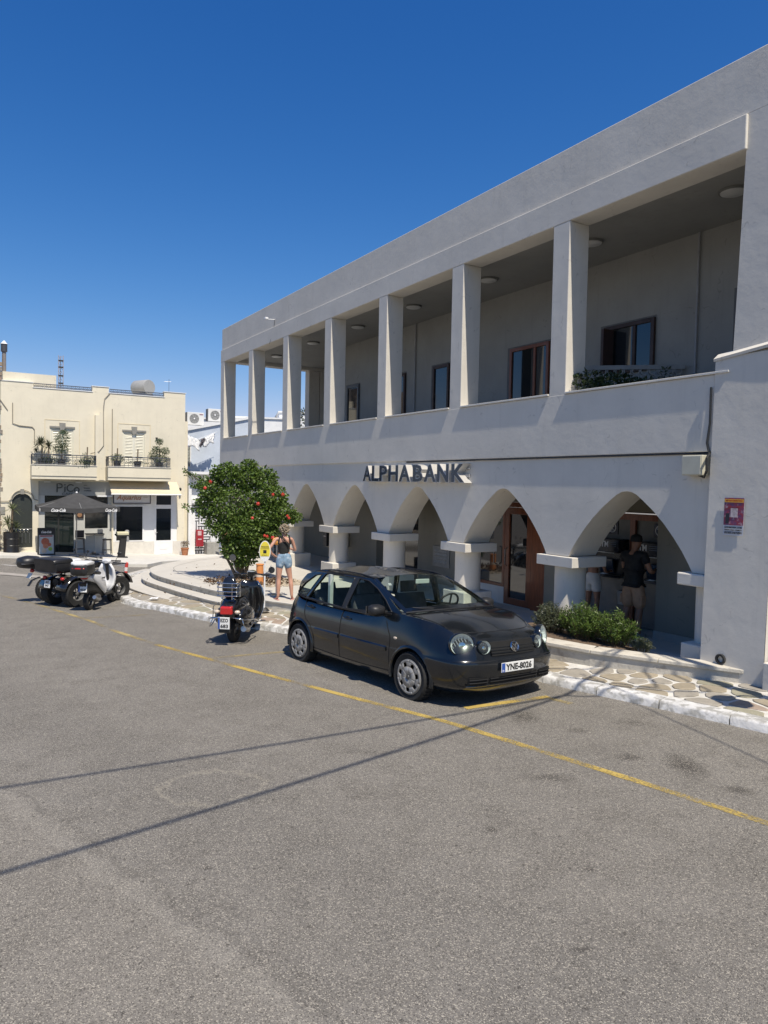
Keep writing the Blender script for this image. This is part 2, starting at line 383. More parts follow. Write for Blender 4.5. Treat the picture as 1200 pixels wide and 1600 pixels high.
YEL = worn('worn_yellow_paint', (.47, .34, .09), .50, .64)
YEL2 = worn('faded_yellow_paint', (.42, .33, .14), .42, .60)
WLN = worn('worn_white_paint', (.55, .53, .5), .45, .68)
ribbon('road_marking', [(5.2, 3.5), (3.14, 5.72), (2.4, 6.56), (1.69, 7.33), (.79, 8.29), (-.37, 9.33), (-1.9, 10.75), (-4.0, 12.75)], .10, YEL, kind='structure')
ribbon('road_marking', [(-4.0, 12.75), (-5.25, 14.1), (-6.14, 15.2), (-8.41, 17.59), (-10.29, 19.36), (-13, 22)], .10, YEL2, kind='structure')
ribbon('road_marking', [(1.05, 8.85), (2.2, 9.38)], .11, YEL, kind='structure')
ribbon('road_marking', [(2.2, 9.3), (2.42, 9.05)], .10, YEL2, .0045, kind='structure')
ribbon('road_marking', [(-2.9, 11.6), (-1.5, 12.2)], .1, YEL2, kind='structure')
ribbon('road_marking', [(-6.4, 15.6), (-4.9, 16.2)], .1, YEL2, kind='structure')
ribbon('road_marking', [(-20, 31.2), (-14.1, 27.8), (-8.88, 24.8)], .16, WLN, .012, kind='structure')
ribbon('road_marking', [(-20, 28.5), (-14.1, 25.4), (-10.5, 23.4)], .5, M('pale_concrete_strip', (.36, .33, .29),   .85, var=.2, bump=.004), .014, kind='structure')

# ---------------------------------------------------------------- kerb and crazy paving
KERB = [(9.2, 2.6), (6.5, 5.5), (4.3, 7.92), (3.28, 9.03), (2.36, 9.97), (1.6, 11.15), (.4, 12.65), (-.8, 13.35), (-1.9, 13.82), (-3.59, 15.09), (-5.12, 16.57), (-6.18, 17.47), (-6.64, 18.3), (-7.35, 19.6), (-8.0, 21.0), (-8.5, 23.0), (-8.7, 27.0)]
def catmull(P, sub):
    out = []
    for i in range(len(P) - 1):
        p0, p1, p2, p3 = P[max(i - 1, 0)], P[i], P[i + 1], P[min(i + 2, len(P) - 1)]
        for j in range(sub):
            t = j / sub
            out.append(tuple(.5 * (2 * b + (c - a) * t + (2 * a - 5 * b + 4 * c - d) * t * t + (3 * b - a - 3 * c + d) * t ** 3) for a, b, c, d in zip(p0, p1, p2, p3)))
    return out + [tuple(P[-1])]
kc = [Vector((p[0], p[1], 0)) for p in catmull(KERB, 8)]
def resample(P, step):
    out = [P[0]]; acc = 0; 
    for a, b in zip(P, P[1:]):
        L = (b - a).length; d = step - acc
        while d <= L: out.append(a.lerp(b, d / L)); d += step
        acc = (acc + L) % step if L else acc
        acc = L - (d - step)
    return out
kp = resample(kc, .85)
LIME = M('limewashed_kerb', (.64, .63, .61), .85, var=.2, scale=5, bump=.012, bscale=16, patch=((.33, .32, .295), 7, .47, .58))
def inward(i, P):
    t = (P[min(i + 1, len(P) - 1)] - P[max(i - 1, 0)]).normalized(); return Vector((t.y, -t.x, 0))
KW = .24
def pz(x, y, d): return gz(x, y) + .105 + .03 * d
pave = thing('pavement', None, None); pave['kind'] = 'structure'
for i in range(len(kp) - 1):
    a, b = kp[i], kp[i + 1]; na, nb = inward(i, kp), inward(i + 1, kp); g = (b - a) * .006
    m = MB(); n = 5; top = []
    rows = []
    for j in range(n + 1):
        t = .008 + j / n * .984; p = a.lerp(b, t); q = na.lerp(nb, t); h = rp(-.006, .006); e = rp(-.008, .008)
        z0 = gz(p.x, p.y); w = p + q * KW
        rows.append([(p.x - q.x * e, p.y - q.y * e, z0 - .1), (p.x + q.x * .01, p.y + q.y * .01, z0 + .08 + h), (p.x + q.x * .035, p.y + q.y * .035, z0 + .105 + h), (w.x, w.y, z0 + .112 + h), (w.x, w.y, z0 - .1)])
    m.loft(rows).build('kerb_stone', LIME, pave, smooth=50)
# splashes of limewash on the asphalt at the foot of the kerb
ribbon('limewash_splash', [(p.x - inward(i, kp).x * .015, p.y - inward(i, kp).y * .015) for i, p in enumerate(kp)], .07, worn('limewash_splash', (.6, .6, .58), .42, .52), .003, kind='structure')
# paved area: kerb inner line -> wall foot / platform edge
inner = [p + inward(i, kp) * KW for i, p in enumerate(kp)]
COPE = [(5.02, 9.42), (4.86, 9.57), (3.09, 10.57), (2.52, 11.13), (1.45, 12.35), (.75, 13.35)]
PLATE = [(.7, 13.5), (-.7, 14.75), (-2.09, 15.74), (-2.66, 16.11), (-4.16, 17.49), (-5.55, 19.05), (-6.35, 20.1), (-6.86, 21.2), (-6.98, 21.95), (-6.85, 23.0), (-6.6, 23.9), (-6.09, 24.9), (-5.65, 25.8)]
MORT = M('pale_mortar', (.62, .60, .55), .85, var=.2, scale=5, bump=.006, patch=((.42, .39, .34), 4, .5, .7))
rows = []
for i, p in enumerate(inner):
    q = inward(i, kp); rows.append([(p.x + q.x * d, p.y + q.y * d, pz(p.x + q.x * d, p.y + q.y * d, d) - .012) for d in (-.01, .4, .8, 1.2, 1.7, 2.3)])
MB().grid(rows).build('mortar_bed', MORT, pave, smooth=60)
SC = [M('paving_%s' % n, c, .75, var=.22, scale=4, bump=.006, bscale=22, patch=(d, 9, .55, .75)) for n, c, d in (
    ('ochre', (.34, .29, .21), (.25, .21, .15)), ('grey', (.33, .30, .25), (.22, .20, .17)), ('pink', (.36, .28, .22), (.30, .22, .17)), ('green', (.31, .29, .21), (.22, .2, .15)))]
def clip(poly, px, py, nx, ny):
    out = []
    for i in range(len(poly)):
        a, b = poly[i], poly[(i + 1) % len(poly)]
        da = (a[0] - px) * nx + (a[1] - py) * ny; db = (b[0] - px) * nx + (b[1] - py) * ny
        if da <= 0: out.append(a)
        if (da < 0 < db) or (db < 0 < da):
            t = da / (da - db); out.append((a[0] + (b[0] - a[0]) * t, a[1] + (b[1] - a[1]) * t))
    return out
rs = random.Random(3); L = len(kp) * .85
seeds = []
tries = 0
while tries < 6000 and len(seeds) < 330:
    tries += 1; s = (rs.uniform(1.2, L * .86), rs.uniform(.0, 1.9))
    if all(((s[0] - q[0]) / 1.35) ** 2 + (s[1] - q[1]) ** 2 > .052 for q in seeds): seeds.append(s)
def sd(s, d):
    k = min(len(inner) - 2, max(0, int(s / .85))); t = s / .85 - k
    p = inner[k].lerp(inner[k + 1], t); q = inward(k, kp).lerp(inward(k + 1, kp), t); return p.x + q.x * d, p.y + q.y * d
def wallside(x, y):   # True where the pavement is open
    u = (x - BK.x) * -.5203 + (y - BK.y) * .854; yy = (x - BK.x) * -.854 + (y - BK.y) * -.5203
    if u < -.9: return yy > .12
    pts = COPE + PLATE
    best = None
    for a, b in zip(pts, pts[1:]):
        dx, dy = b[0] - a[0], b[1] - a[1]; t = ((x - a[0]) * dx + (y - a[1]) * dy) / (dx * dx + dy * dy)
        if -.05 <= t <= 1.05:
            c = (x - a[0]) * dy - (y - a[1]) * dx; d = abs(c) / math.hypot(dx, dy)
            if best is None or d < best[0]: best = (d, c)
    return best is None or best[1] < .1
for s in seeds:
    poly = [(s[0] - .5, s[1] - .45), (s[0] + .5, s[1] - .45), (s[0] + .5, s[1] + .45), (s[0] - .5, s[1] + .45)]
    g = rs.uniform(.022, .042)
    for q in seeds:
        if q is s or abs(q[0] - s[0]) > 1 or abs(q[1] - s[1]) > 1: continue
        nx, ny = q[0] - s[0], q[1] - s[1]; l = math.hypot(nx, ny); nx /= l; ny /= l
        poly = clip(poly, (s[0] + q[0]) / 2 - nx * g, (s[1] + q[1]) / 2 - ny * g, nx, ny)
        if len(poly) < 3: break
    if len(poly) < 3: continue
    poly = clip(poly, 0, .02, 0, -1); poly = clip(poly, 0, 2.05, 0, 1)
    if len(poly) < 3: continue
    # round the corners of the flag
    rp2 = []
    for i in range(len(poly)):
        a, b, c = poly[i - 1], poly[i], poly[(i + 1) % len(poly)]
        rp2 += [(b[0] + (a[0] - b[0]) * .2, b[1] + (a[1] - b[1]) * .2), (b[0] + (c[0] - b[0]) * .2, b[1] + (c[1] - b[1]) * .2)]
    W = [sd(p[0], p[1]) + (p[1],) for p in rp2]
    cx, cy = sd(s[0], s[1])
    if not wallside(cx, cy): continue
    k = len(W); h = rs.uniform(.0, .008); cz = pz(cx, cy, s[1])
    vs = [(x, y, pz(x, y, d) - .015) for x, y, d in W] + [(x, y, pz(x, y, d) + h - .006) for x, y, d in W] + [(cx + (x - cx) * .93, cy + (y - cy) * .93, pz(x, y, d) + h) for x, y, d in W]
    fs = [(j, (j + 1) % k, k + (j + 1) % k, k + j) for j in range(k)] + [(k + j, k + (j + 1) % k, 2 * k + (j + 1) % k, 2 * k + j) for j in range(k)] + [tuple(range(2 * k, 3 * k))]
    MB().add(vs, fs).build('flagstone', rs.choices(SC, (5, 6, .5, 2))[0], pave, recalc=False)

# ---------------------------------------------------------------- raised platform with curved steps
PLAT = M('pale_marble_terrazzo', (.54, .51, .45), .6, var=.10, scale=2, bump=.002, bscale=60, patch=((.46, .43, .38), 5, .62, .8))
RIS = M('weathered_riser', (.50, .47, .40), .8, var=.25, scale=3, bump=.008, bscale=25, patch=((.22, .20, .16), 6, .54, .72))
plat = thing('platform', None, None); plat['kind'] = 'structure'
def tier(name, front, back, top, bot):
    f = catmull(front, 6); m = MB(); n = len(f)
    def edge(off, z): 
        out = []
        for i, p in enumerate(f):
            a, b = f[max(i - 1, 0)], f[min(i + 1, n - 1)]; t = Vector((b[0] - a[0], b[1] - a[1], 0)).normalized()
            out.append((p[0] - t.y * -off, p[1] + t.x * -off, z))
        return out
    m.m = 1; m.grid([edge(.03, bot), edge(.03, top - .035)]); m.m = 0
    m.grid([edge(.03, top - .035), edge(.0, top - .035), edge(-.005, top - .008), edge(.012, top)])
    e = edge(.012, top); vs = e + [(p[0], p[1], top) for p in back]
    tri = geometry.tessellate_polygon([[Vector((v[0], v[1], 0)) for v in vs]])
    m.add(vs, [tuple(t) for t in tri]); return m.build(name, [PLAT, RIS], plat, smooth=40)
uA = bk(-3, -4); uB = bk(26, -4)
tier('top_step', [(.7, 13.5), (-.7, 14.75)] + PLATE[2:] + [(-5.2, 27.0), (-5.5, 29.5)], [(uB.x, uB.y), (uA.x, uA.y), tuple(bk(-.7, -.2))[:2], (2.6, 11.2)][0:4], .12, -.6)
T2 = [(-2.75, 15.95), (-3.76, 16.6), (-4.63, 17.49), (-5.6, 18.66), (-6.55, 19.9), (-7.0, 20.9), (-7.24, 22.1), (-7.25, 23.3), (-7.0, 24.4), (-6.6, 25.6)]
tier('middle_step', T2, [(-5, 25.5), (-5.5, 22), (-4.5, 20), (-2.5, 17.2)], -.03, -.7)
T3 = [(-3.9, 16.6), (-4.77, 17.25), (-5.39, 17.8), (-6.15, 18.6), (-6.9, 19.6), (-7.32, 20.7), (-7.55, 22.0), (-7.6, 23.4), (-7.4, 24.7), (-7.1, 25.8)]
tier('bottom_step', T3, [(-5, 25.5), (-5.5, 22), (-4.5, 20), (-3.2, 17.0)], -.17, -.8)
MB().prism([(-8.6, 21.5), (-8.3, 20.3), (-7.2, 19.0), (-6.6, 18.6), (-6.4, 22), (-6.4, 27), (-8.9, 27)], lambda x, y: gz(x, y) - .1, lambda x, y: gz(x, y) + .13).build('corner_pavement', M('corner_concrete', (.5, .47, .42), .8, var=.15, bump=.004), pave)

# low coping wall in front of the arcade
cope = thing('coping_wall', 'low rendered plinth wall with a marble capping between the arcade and the pavement', 'wall')
def strip_wall(P, z0, z1, w0, w1, name, mat, parent, bev=0):
    Pv = [Vector((p[0], p[1], 0)) for p in P]; rows = []
    for i, p in enumerate(Pv):
        t = (Pv[min(i + 1, len(Pv) - 1)] - Pv[max(i - 1, 0)]).normalized(); n = Vector((-t.y, t.x, 0))
        a, b = p + n * w0, p + n * w1; zz = z0(p.x, p.y) if callable(z0) else z0
        rows.append([(a.x, a.y, zz), (a.x, a.y, z1), (b.x, b.y, z1), (b.x, b.y, zz)])
    return MB().loft(rows).build(name, mat, parent, bevel=bev)
CP = [(4.86, 9.57), (3.9, 10.1), (3.09, 10.6), (2.52, 11.13), (1.45, 12.4), (.75, 13.4)]
strip_wall(CP, lambda x, y: gz(x, y), .315, .0, -.28, 'wall', M('grubby_render', (.52, .49, .43), .85, var=.2, scale=3, bump=.008, bscale=20, patch=((.33, .3, .26), 7, .56, .7)), cope)
for i in range(len(CP) - 1):
    a, b = Vector(CP[i] + (0,)), Vector(CP[i + 1] + (0,)); d = (b - a) * .003; nseg = max(1, round((b - a).length / .8))
    for j in range(nseg):
        strip_wall([a.lerp(b, j / nseg) + d, a.lerp(b, (j + 1) / nseg) - d], .318, .372, .03, -.30, 'capping_stone', M('capping_marble', (.58, .54, .46), .7, var=.15, scale=4, bump=.006, patch=((.36, .32, .26), 6, .55, .75)), cope, .008)
soil = MB(); soil.prism([(3.2, 10.85), (2.62, 11.38), (1.7, 12.4), tuple(bk(3.1, .05))[:2], tuple(bk(.8, .05))[:2]], .1, .29)
soil.build('soil', M('dry_soil', (.16, .11, .07), .95, var=.5, scale=20, bump=.02), cope)
# ---------------------------------------------------------------- the bank
bank = thing('bank_building', 'long two-storey whitewashed bank with pointed ground-floor arches and an open columned gallery above', 'building', (BK.x, BK.y, 0), BA)
UF = 20.85
m = MB()
def strip_surface(m, us, profile):
    """profile(u)->list of (y,z); lofted along u"""
    m.grid([[(u,) + p for p in profile(u)] for u in us])
us = [-8 + i * .5 for i in range(int((UF + 8) / .5) + 1)] + [UF]
# roof parapet and the wall above the gallery
MB().bx(-8, UF, -.30, -.045, 7.825, 8.63).build('roof_parapet', WHITE, bank, bevel=.012)
MB().bx(-.70, UF + .0, -.47, .0, 7.352, 7.82).build('gallery_beam', WHITE, bank, bevel=.012)
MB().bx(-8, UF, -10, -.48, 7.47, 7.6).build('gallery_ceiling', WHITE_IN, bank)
MB().bx(UF - .47, UF, -10, -.48, 7.352, 7.82).build('gallery_beam', WHITE, bank)
MB().bx(UF - .3, UF - .045, -10, -.31, 7.825, 8.63).build('roof_parapet', WHITE, bank)
CU = [2.68, 5.66, 8.68, 11.65, 14.6, 17.63, 20.64]
cm = MB().bx(-.195, .195, -.47, -.002, 3.6, 7.35).mesh('column', WHITE)
def put(me, name, parent, loc, bev=0):
    o = bpy.data.objects.new(name, me); COL.objects.link(o); o.parent = parent; o.location = loc
    if bev: b = o.modifiers.new('bevel', 'BEVEL'); b.width = bev; b.segments = 2
    return o
for u in CU: put(cm, 'column', bank, (u, 0, 0), .012)
put(cm, 'column', bank, (20.64, -3.6, 0), .012)
MB().bx(20.45, UF, -10, -4.1, 4.38, 7.35).build('end_wall', WHITE, bank)
# balcony wall with its sills
MB().bx(-.38, UF, -.25, .0, 3.30, 4.378).build('balcony_wall', WHITE, bank, bevel=.015)
MB().bx(UF - .25, UF, -10, -.25, .1, 4.378).build('end_wall', WHITE, bank)
edges = [-.60] + CU
for k in range(7):
    a = edges[k] + (.197 if k else 0); b = edges[k + 1] - .197
    MB().bx(a + .002, b - .002, -.28, .035, 4.38, 4.412).build('sill', MARBLE, bank, bevel=.006)
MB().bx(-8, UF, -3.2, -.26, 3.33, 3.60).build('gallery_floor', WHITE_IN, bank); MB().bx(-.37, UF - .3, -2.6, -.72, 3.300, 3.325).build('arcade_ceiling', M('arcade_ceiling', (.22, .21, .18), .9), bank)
# battered end pier
m = MB(); zz = [0, .6, 1.5, 2.6, 3.4, 4.3, 4.60, 4.66]
m.grid([[(u + (.26 - .04 * z if False else 0), y, z) for u in (-.38, -.8, -1.3)] for z, y in zip(zz, (.12, .11, .085, .055, .03, .012, .008, -.06))])
m.grid([[(-.38, y, z) for y in (-.8, (.12, .11, .085, .055, .03, .012, .008, -.06)[i])] for i, z in enumerate(zz)])
m.build('end_pier', WHITE, bank, smooth=30)
# beyond the pier edge the wall steps back a little (narrow sunlit reveal)
m = MB(); m.add([(-.60, -.045, 4.55), (-.685, -.045, 7.351), (-.702, -.045, 7.352), (-.702, -.045, 7.826), (-8, -.045, 7.826), (-8, -.045, 4.55)] + [(-.60, -.5, 4.55), (-.685, -.5, 7.351), (-.702, -.5, 7.352), (-.702, -.5, 7.826), (-8, -.5, 7.826), (-8, -.5, 4.55)], [(0, 1, 2, 3, 4, 5), (6, 11, 10, 9, 8, 7), (0, 6, 7, 1), (1, 7, 8, 2), (2, 8, 9, 3)]); m.build('upper_pier', WHITE, bank)
m = MB(); m.grid([[(u, y, z) for u in (-1.3, -1.3, -8)] for z, y in ((0, .02), (2, .0), (4.72, -.02))]); m.grid([[(-1.3, y, z) for y in (.02 - .0 * z, .11 - .024 * z)] for z in (0, 4.6)])
m.build('side_wall', WHITE, bank)
MB().bx(-1.62, -1.34, .0, .20, .0, .55).build('side_plinth', WHITE, bank, bevel=.01)
# slanting weathered ledge on the pier
MB().add([(-.36, .03, 4.585), (-1.3, .05, 4.69), (-8, .05, 4.69), (-.36, -.07, 4.66), (-1.3, -.06, 4.76), (-8, -.06, 4.76), (-.36, .02, 4.55), (-1.3, .04, 4.65), (-8, .04, 4.65)],
    [(0, 1, 4, 3), (1, 2, 5, 4), (6, 7, 1, 0), (7, 8, 2, 1)]).build('sloping_ledge', WHITE, bank)
# arcade wall: each bay springs at 1.57 and peaks at 2.72
prof = [(0, 2.72), (.10, 2.705), (.2, 2.66), (.32, 2.575), (.5, 2.435), (.7, 2.25), (.88, 2.05), (1.03, 1.86), (1.15, 1.68), (1.215, 1.565)]
cs = [1.12 + 2.965 * k for k in range(7)]
samp = [(-.378, 1.56)]
for c in cs: samp += [(c - a, z) for a, z in reversed(prof)] + [(c + a, z) for a, z in prof[1:]]
samp += [(UF - .26, 1.565)]
yf, yb = -.035, -.715
def fine(u0, u1): return u0
m = MB(); n = len(samp)
m.grid([[(u, yf, z + (3.30 - z) * t) for u, z in samp] for t in (0, .33, .66, 1)])
m.grid([[(u, yb, z + (3.32 - z) * t) for u, z in samp] for t in (0, 1)])
m.grid([[(u, y, z) for u, z in samp] for y in (yf, -.2, -.5, yb)])
m.build('arcade_wall', WHITE, bank, smooth=28)
capm = MB().bx(-.44, .43, -.80, .045, 1.375, 1.555).mesh('capital', WHITE)
pm = MB(); pm.lathe([(.28, .5), (.275, .9), (.275, 1.38)], (0, -.375, 0), n=32); pillm = pm.mesh('pillar', WHITE, 40)
basem = MB().bx(-.37, .37, -.75, .0, .08, .53).mesh('plinth', WHITE)
PU = [c + 1.4825 for c in cs]
for u in PU[:-1]:
    put(capm, 'capital', bank, (u, 0, 0), .009); put(pillm, 'pillar', bank, (u, 0, 0)); put(basem, 'plinth', bank, (u, 0, 0), .02)
MB().bx(-.376, .10, -.80, .045, 1.375, 1.555).build('capital', WHITE, bank, bevel=.02)
MB().lathe([(.22, .5), (.22, 1.38)], (-.2, -.375, 0), n=24).build('pillar', WHITE, bank, smooth=40)
MB().bx(-.376, .03, -.75, .0, .08, .53).build('plinth', WHITE, bank, bevel=.02)
# arcade interior
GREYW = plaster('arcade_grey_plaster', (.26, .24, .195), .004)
SKIRT = M('stone_skirting', (.40, .38, .34), .6, var=.15)
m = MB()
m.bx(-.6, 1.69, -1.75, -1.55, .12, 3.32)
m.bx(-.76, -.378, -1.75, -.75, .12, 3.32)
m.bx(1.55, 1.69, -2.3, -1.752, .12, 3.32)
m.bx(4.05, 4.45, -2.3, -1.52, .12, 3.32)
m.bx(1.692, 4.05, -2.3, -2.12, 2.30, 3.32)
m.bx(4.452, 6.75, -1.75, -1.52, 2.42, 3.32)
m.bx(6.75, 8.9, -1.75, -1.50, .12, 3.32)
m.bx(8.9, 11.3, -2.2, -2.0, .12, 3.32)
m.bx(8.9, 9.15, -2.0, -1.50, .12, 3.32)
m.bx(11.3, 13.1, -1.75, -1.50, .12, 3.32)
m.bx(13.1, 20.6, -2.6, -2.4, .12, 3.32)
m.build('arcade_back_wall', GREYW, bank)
for q in ((-.376, 1.70, -1.549, -1.52), (4.04, 4.46, -1.519, -1.495), (6.74, 8.91, -1.499, -1.475), (11.29, 13.11, -1.499, -1.475)): MB().bx(*q, .12, .26).build('skirting', SKIRT, bank)
MB().bx(9.5, 10.6, -1.999, -1.97, .12, 2.3).build('dark_doorway', DGLASS, bank)
# ATM alcove back panel and its red-brown framing
MB().bx(1.692, 4.048, -2.3, -2.12, .12, 2.16).build('alcove_panel', M('alcove_panel', (.16, .16, .15), .5, var=.1), bank)
m = MB(); m.bx(1.692, 4.048, -2.119, -2.06, 2.16, 2.28); m.bx(2.60, 2.72, -2.119, -2.06, .12, 2.158); m.build('alcove_frame', WOODR, bank)
# entrance: door, side light, wooden jamb
def window(parent, u0, u1, z0, z1, y, mull=(), frame=.09, fm=WOODR, gm=DGLASS, depth=.06, name='window', outward=1, trans=()):
    f = MB(); f.bx(u0, u0 + frame, y, y + depth * outward, z0, z1); f.bx(u1 - frame, u1, y, y + depth * outward, z0, z1)
    f.bx(u0 + frame, u1 - frame, y, y + depth * outward, z1 - frame, z1); f.bx(u0 + frame, u1 - frame, y, y + depth * outward, z0, z0 + frame)
    for q in mull: f.bx(q - frame * .45, q + frame * .45, y, y + depth * outward * .9, z0 + frame, z1 - frame)
    w = f.build(name, fm, parent, bevel=.006)
    xs = [u0 + frame] + [q for q in mull] + [u1 - frame]
    for a, b in zip(xs, xs[1:]):
        a2 = a + (frame * .45 if a in mull else 0); b2 = b - (frame * .45 if b in mull else 0)
        MB().bx(a2, b2, y + depth * .3 * outward, y + depth * .4 * outward, z0 + frame, z1 - frame).build('pane', gm, w)
    return w
REFL = M('reflecting_glass', (.012, .016, .02), .03, var=.3, scale=1.5, spec=1)
window(bank, 5.75, 6.72, .5, 2.28, -1.60, frame=.07, gm=REFL)
MB().bx(5.75, 6.72, -1.60, -1.55, .12, .5).build('stone_apron', MARBLE, bank)
dr = window(bank, 4.86, 5.72, .14, 2.30, -1.58, frame=.15, gm=REFL, name='door')
MB().tube([(5.60, -1.50, 1.0), (5.60, -1.44, 1.03), (5.60, -1.44, 1.37), (5.60, -1.50, 1.4)], .014).build('handle', CHROME, dr, smooth=40)
MB().tube([(6.0, -1.53, 1.0), (6.0, -1.46, 1.03), (6.0, -1.46, 1.37), (6.0, -1.53, 1.4)], .014).build('handle', CHROME, dr, smooth=40)
m = MB(); m.bx(4.45, 4.85, -1.62, -1.51, .12, 2.41); m.bx(4.45, 6.75, -1.60, -1.50, 2.305, 2.415); m.build('door_surround', WOODR, bank, bevel=.008)
# upper storey room block with windows
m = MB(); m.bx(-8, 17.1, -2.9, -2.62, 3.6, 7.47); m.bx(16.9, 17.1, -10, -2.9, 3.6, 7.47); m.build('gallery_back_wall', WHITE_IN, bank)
DKW = M('dark_brown_frame', (.05, .022, .015), .4, var=.3, scale=6)
def recess(u0, u1, z0, z1, mull, fm):
    MB().bx(u0, u1, -2.619, -2.615, z0, z1).build('window_reveal', M('grey_reveal', (.16, .16, .16), .8), bank)
    return window(bank, u0, u1 - .14, z0, z1 - .05, -2.61, mull=mull, frame=.08, fm=fm, gm=REFL)
w = recess(2.72, 4.11, 5.1, 6.15, (3.2,), DKW)
MB().bx(3.70, 3.76, -2.55, -2.25, 5.15, 6.0).build('open_casement', DKW, w)
recess(5.58, 7.05, 3.62, 6.14, (6.05, ), WOODR)
recess(9.4, 10.3, 3.62, 6.14, (), DKW); recess(11.6, 12.5, 3.62, 6.14, (), DKW); recess(14.43, 15.4, 3.62, 6.12, (), M('grey_door', (.10, .11, .12), .4)); recess(.2, 1.1, 3.62, 6.3, (), DKW)
for u in (1.81, 11.1): MB().tube([(u, -2.58, 3.6), (u, -2.58, 7.46)], .022).build('conduit', M('grey_conduit', .33, .5), bank)
# round ceiling lamps under the gallery
lm = MB(); lm.lathe([(.0, 7.40), (.15, 7.405), (.19, 7.42), (.2, 7.45), (.2, 7.468)], n=28); lp = lm.mesh('ceiling_lamp', M('opal_glass', (.62, .61, .57), .4, var=.05), 40)
rm = MB().lathe([(.2, 7.425), (.215, 7.425), (.215, 7.466), (.2, 7.466)], n=28).mesh('lamp_rim', M('lamp_rim', (.22, .22, .2), .5), 40)
for u in (.37, 3.28, 6.35, 9.42, 12.43, 15.49, 18.6):
    o = put(lp, 'ceiling_lamp', bank, (u, -1.38, 0)); put(rm, 'lamp_rim', o, (0, 0, 0))
# cable under the balcony and down the pier corner
m = MB(); m.tube([(-.34, .03, 4.2), (-.345, .035, 3.7), (-.30, .02, 3.42), (-.34, .02, 3.28), (-.3, -.015, 3.285), (3, -.015, 3.283), (7.5, -.018, 3.28)], .016, 6)
m.tube([(-.35, .02, 3.28), (-.40, .16, 3.2), (-.40, .15, 3.03), (-.3, .06, 2.94), (-.2, .04, 2.97)], .018, 6); m.build('cable', BLACK, bank, smooth=50)
MB().lathe([(.07, -.02), (.07, .02), (.045, .02), (.045, -.05)], (-.70, .13, .45), 'Y', 18).build('drain_hole', M('drain_dark', .03, .9), bank)
# floodlight bracket on the parapet
fl = thing('floodlight', 'small white floodlight on a bracket on the roof parapet near the far corner', 'lamp', tuple(bk(15.6, -.04, 8.06)), BA)
MB().tube([(0, 0, 0), (0, .25, -.02)], .012).build('bracket', WPAINT, fl); MB().box((0, .30, .0), (.13, .1, .06)).build('lamp_head', WPAINT, fl, bevel=.008)
MB().tube([(0, .005, 0), (.05, .008, -.3), (.3, .05, -.75)], .006, 5).build('cable', BLACK, fl)

# ALPHABANK letters on their rails
sg = thing('bank_sign', 'row of raised navy letters reading ALPHABANK with cream sides above the arches', 'sign', (BK.x, BK.y, 0), BA)
MB().bx(5.12, 9.32, -.03, .0, 2.93, 3.0).build('rail', M('sign_rail', (.35, .35, .35), .5), sg); MB().bx(5.12, 9.32, -.03, .0, 3.1, 3.13).build('rail', M('sign_rail', .35), sg)
LW = .52; CR = M('brushed_letter_side', (.62, .60, .56), .4, .35, var=.12)
LX = [(9.24, 8.82), (8.80, 8.46), (8.44, 8.06), (8.02, 7.58), (7.56, 7.06), (6.97, 6.56), (6.53, 6.06), (6.03, 5.60), (5.52, 5.06)]
for i, ch in enumerate('ALPHABANK'):
    x, x2 = LX[i]
    t = text_mb(ch, .40, .14, x - x2, off=.05, basis=STREET, at=(x, .02, 2.815))
    me_faces = []
    t.mi = []
    for f in t.f:
        a, b, c = (Vector(t.v[k]) for k in f[:3]); nn = (b - a).cross(c - a)
        t.mi.append(1 if abs(nn.y) > .9 * nn.length and max(t.v[k][1] for k in f) > .15 else 0)
    t.mi = [0] * len(t.f); lo_ = t.build('letter_' + ch.lower(), [CR], sg, recalc=False)
    text_mb(ch, .376, .006, x - x2 - .028, off=.018, basis=STREET, at=(x - .014, .162, 2.827)).build('letter_face', NAVY, lo_, recalc=False)
# meter box
bxm = thing('meter_box', 'cream metal junction box under the balcony beside the end pier', 'box', (BK.x, BK.y, 0), BA)
MB().bx(-.32, .0, -.03, .15, 2.965, 3.25).build('casing', M('cream_enamel', (.52, .50, .40), .45, var=.12, scale=5), bxm, bevel=.01); MB().bx(-.31, -.01, .152, .165, 2.975, 3.24).build('cover', M('cream_enamel'), bxm, bevel=.005)
# poster
po = thing('poster', 'small red and yellow show poster taped to the end pier', 'poster', (BK.x, BK.y, 0), BA)
def lean(z): return .1225 - .0215 * z + .004
def sheet(x0, x1, z0, z1, d, mat, name, par):
    MB().add([(x0, lean(z0) + d, z0), (x1, lean(z0) + d, z0), (x1, lean(z1) + d, z1), (x0, lean(z1) + d, z1), (x0, lean(z0) + d - .002, z0), (x1, lean(z0) + d - .002, z0), (x1, lean(z1) + d - .002, z1), (x0, lean(z1) + d - .002, z1)],
        [(0, 1, 2, 3), (4, 7, 6, 5), (0, 4, 5, 1), (2, 6, 7, 3), (0, 3, 7, 4), (1, 5, 6, 2)]).build(name, mat, par)
sheet(-.93, -.635, 2.15, 2.665, .004, M('poster_paper', (.6, .6, .62), .4, var=.1), 'paper', po)
sheet(-.925, -.64, 2.29, 2.66, .008, M('poster_picture', (.32, .02, .03), .35, c2=(.12, .05, .14), scale=14, patch=((.45, .30, .32), 18, .55, .65)), 'picture', po)
sheet(-.92, -.645, 2.60, 2.645, .012, M('poster_yellow', (.75, .42, .05), .4), 'heading_band', po)
sheet(-.72, -.67, 2.31, 2.45, .0125, M('poster_figure', (.02, .02, .03), .5), 'figure', po); sheet(-.84, -.74, 2.40, 2.52, .0125, M('poster_pale', (.6, .5, .5), .5, var=.4, scale=30), 'figure', po)
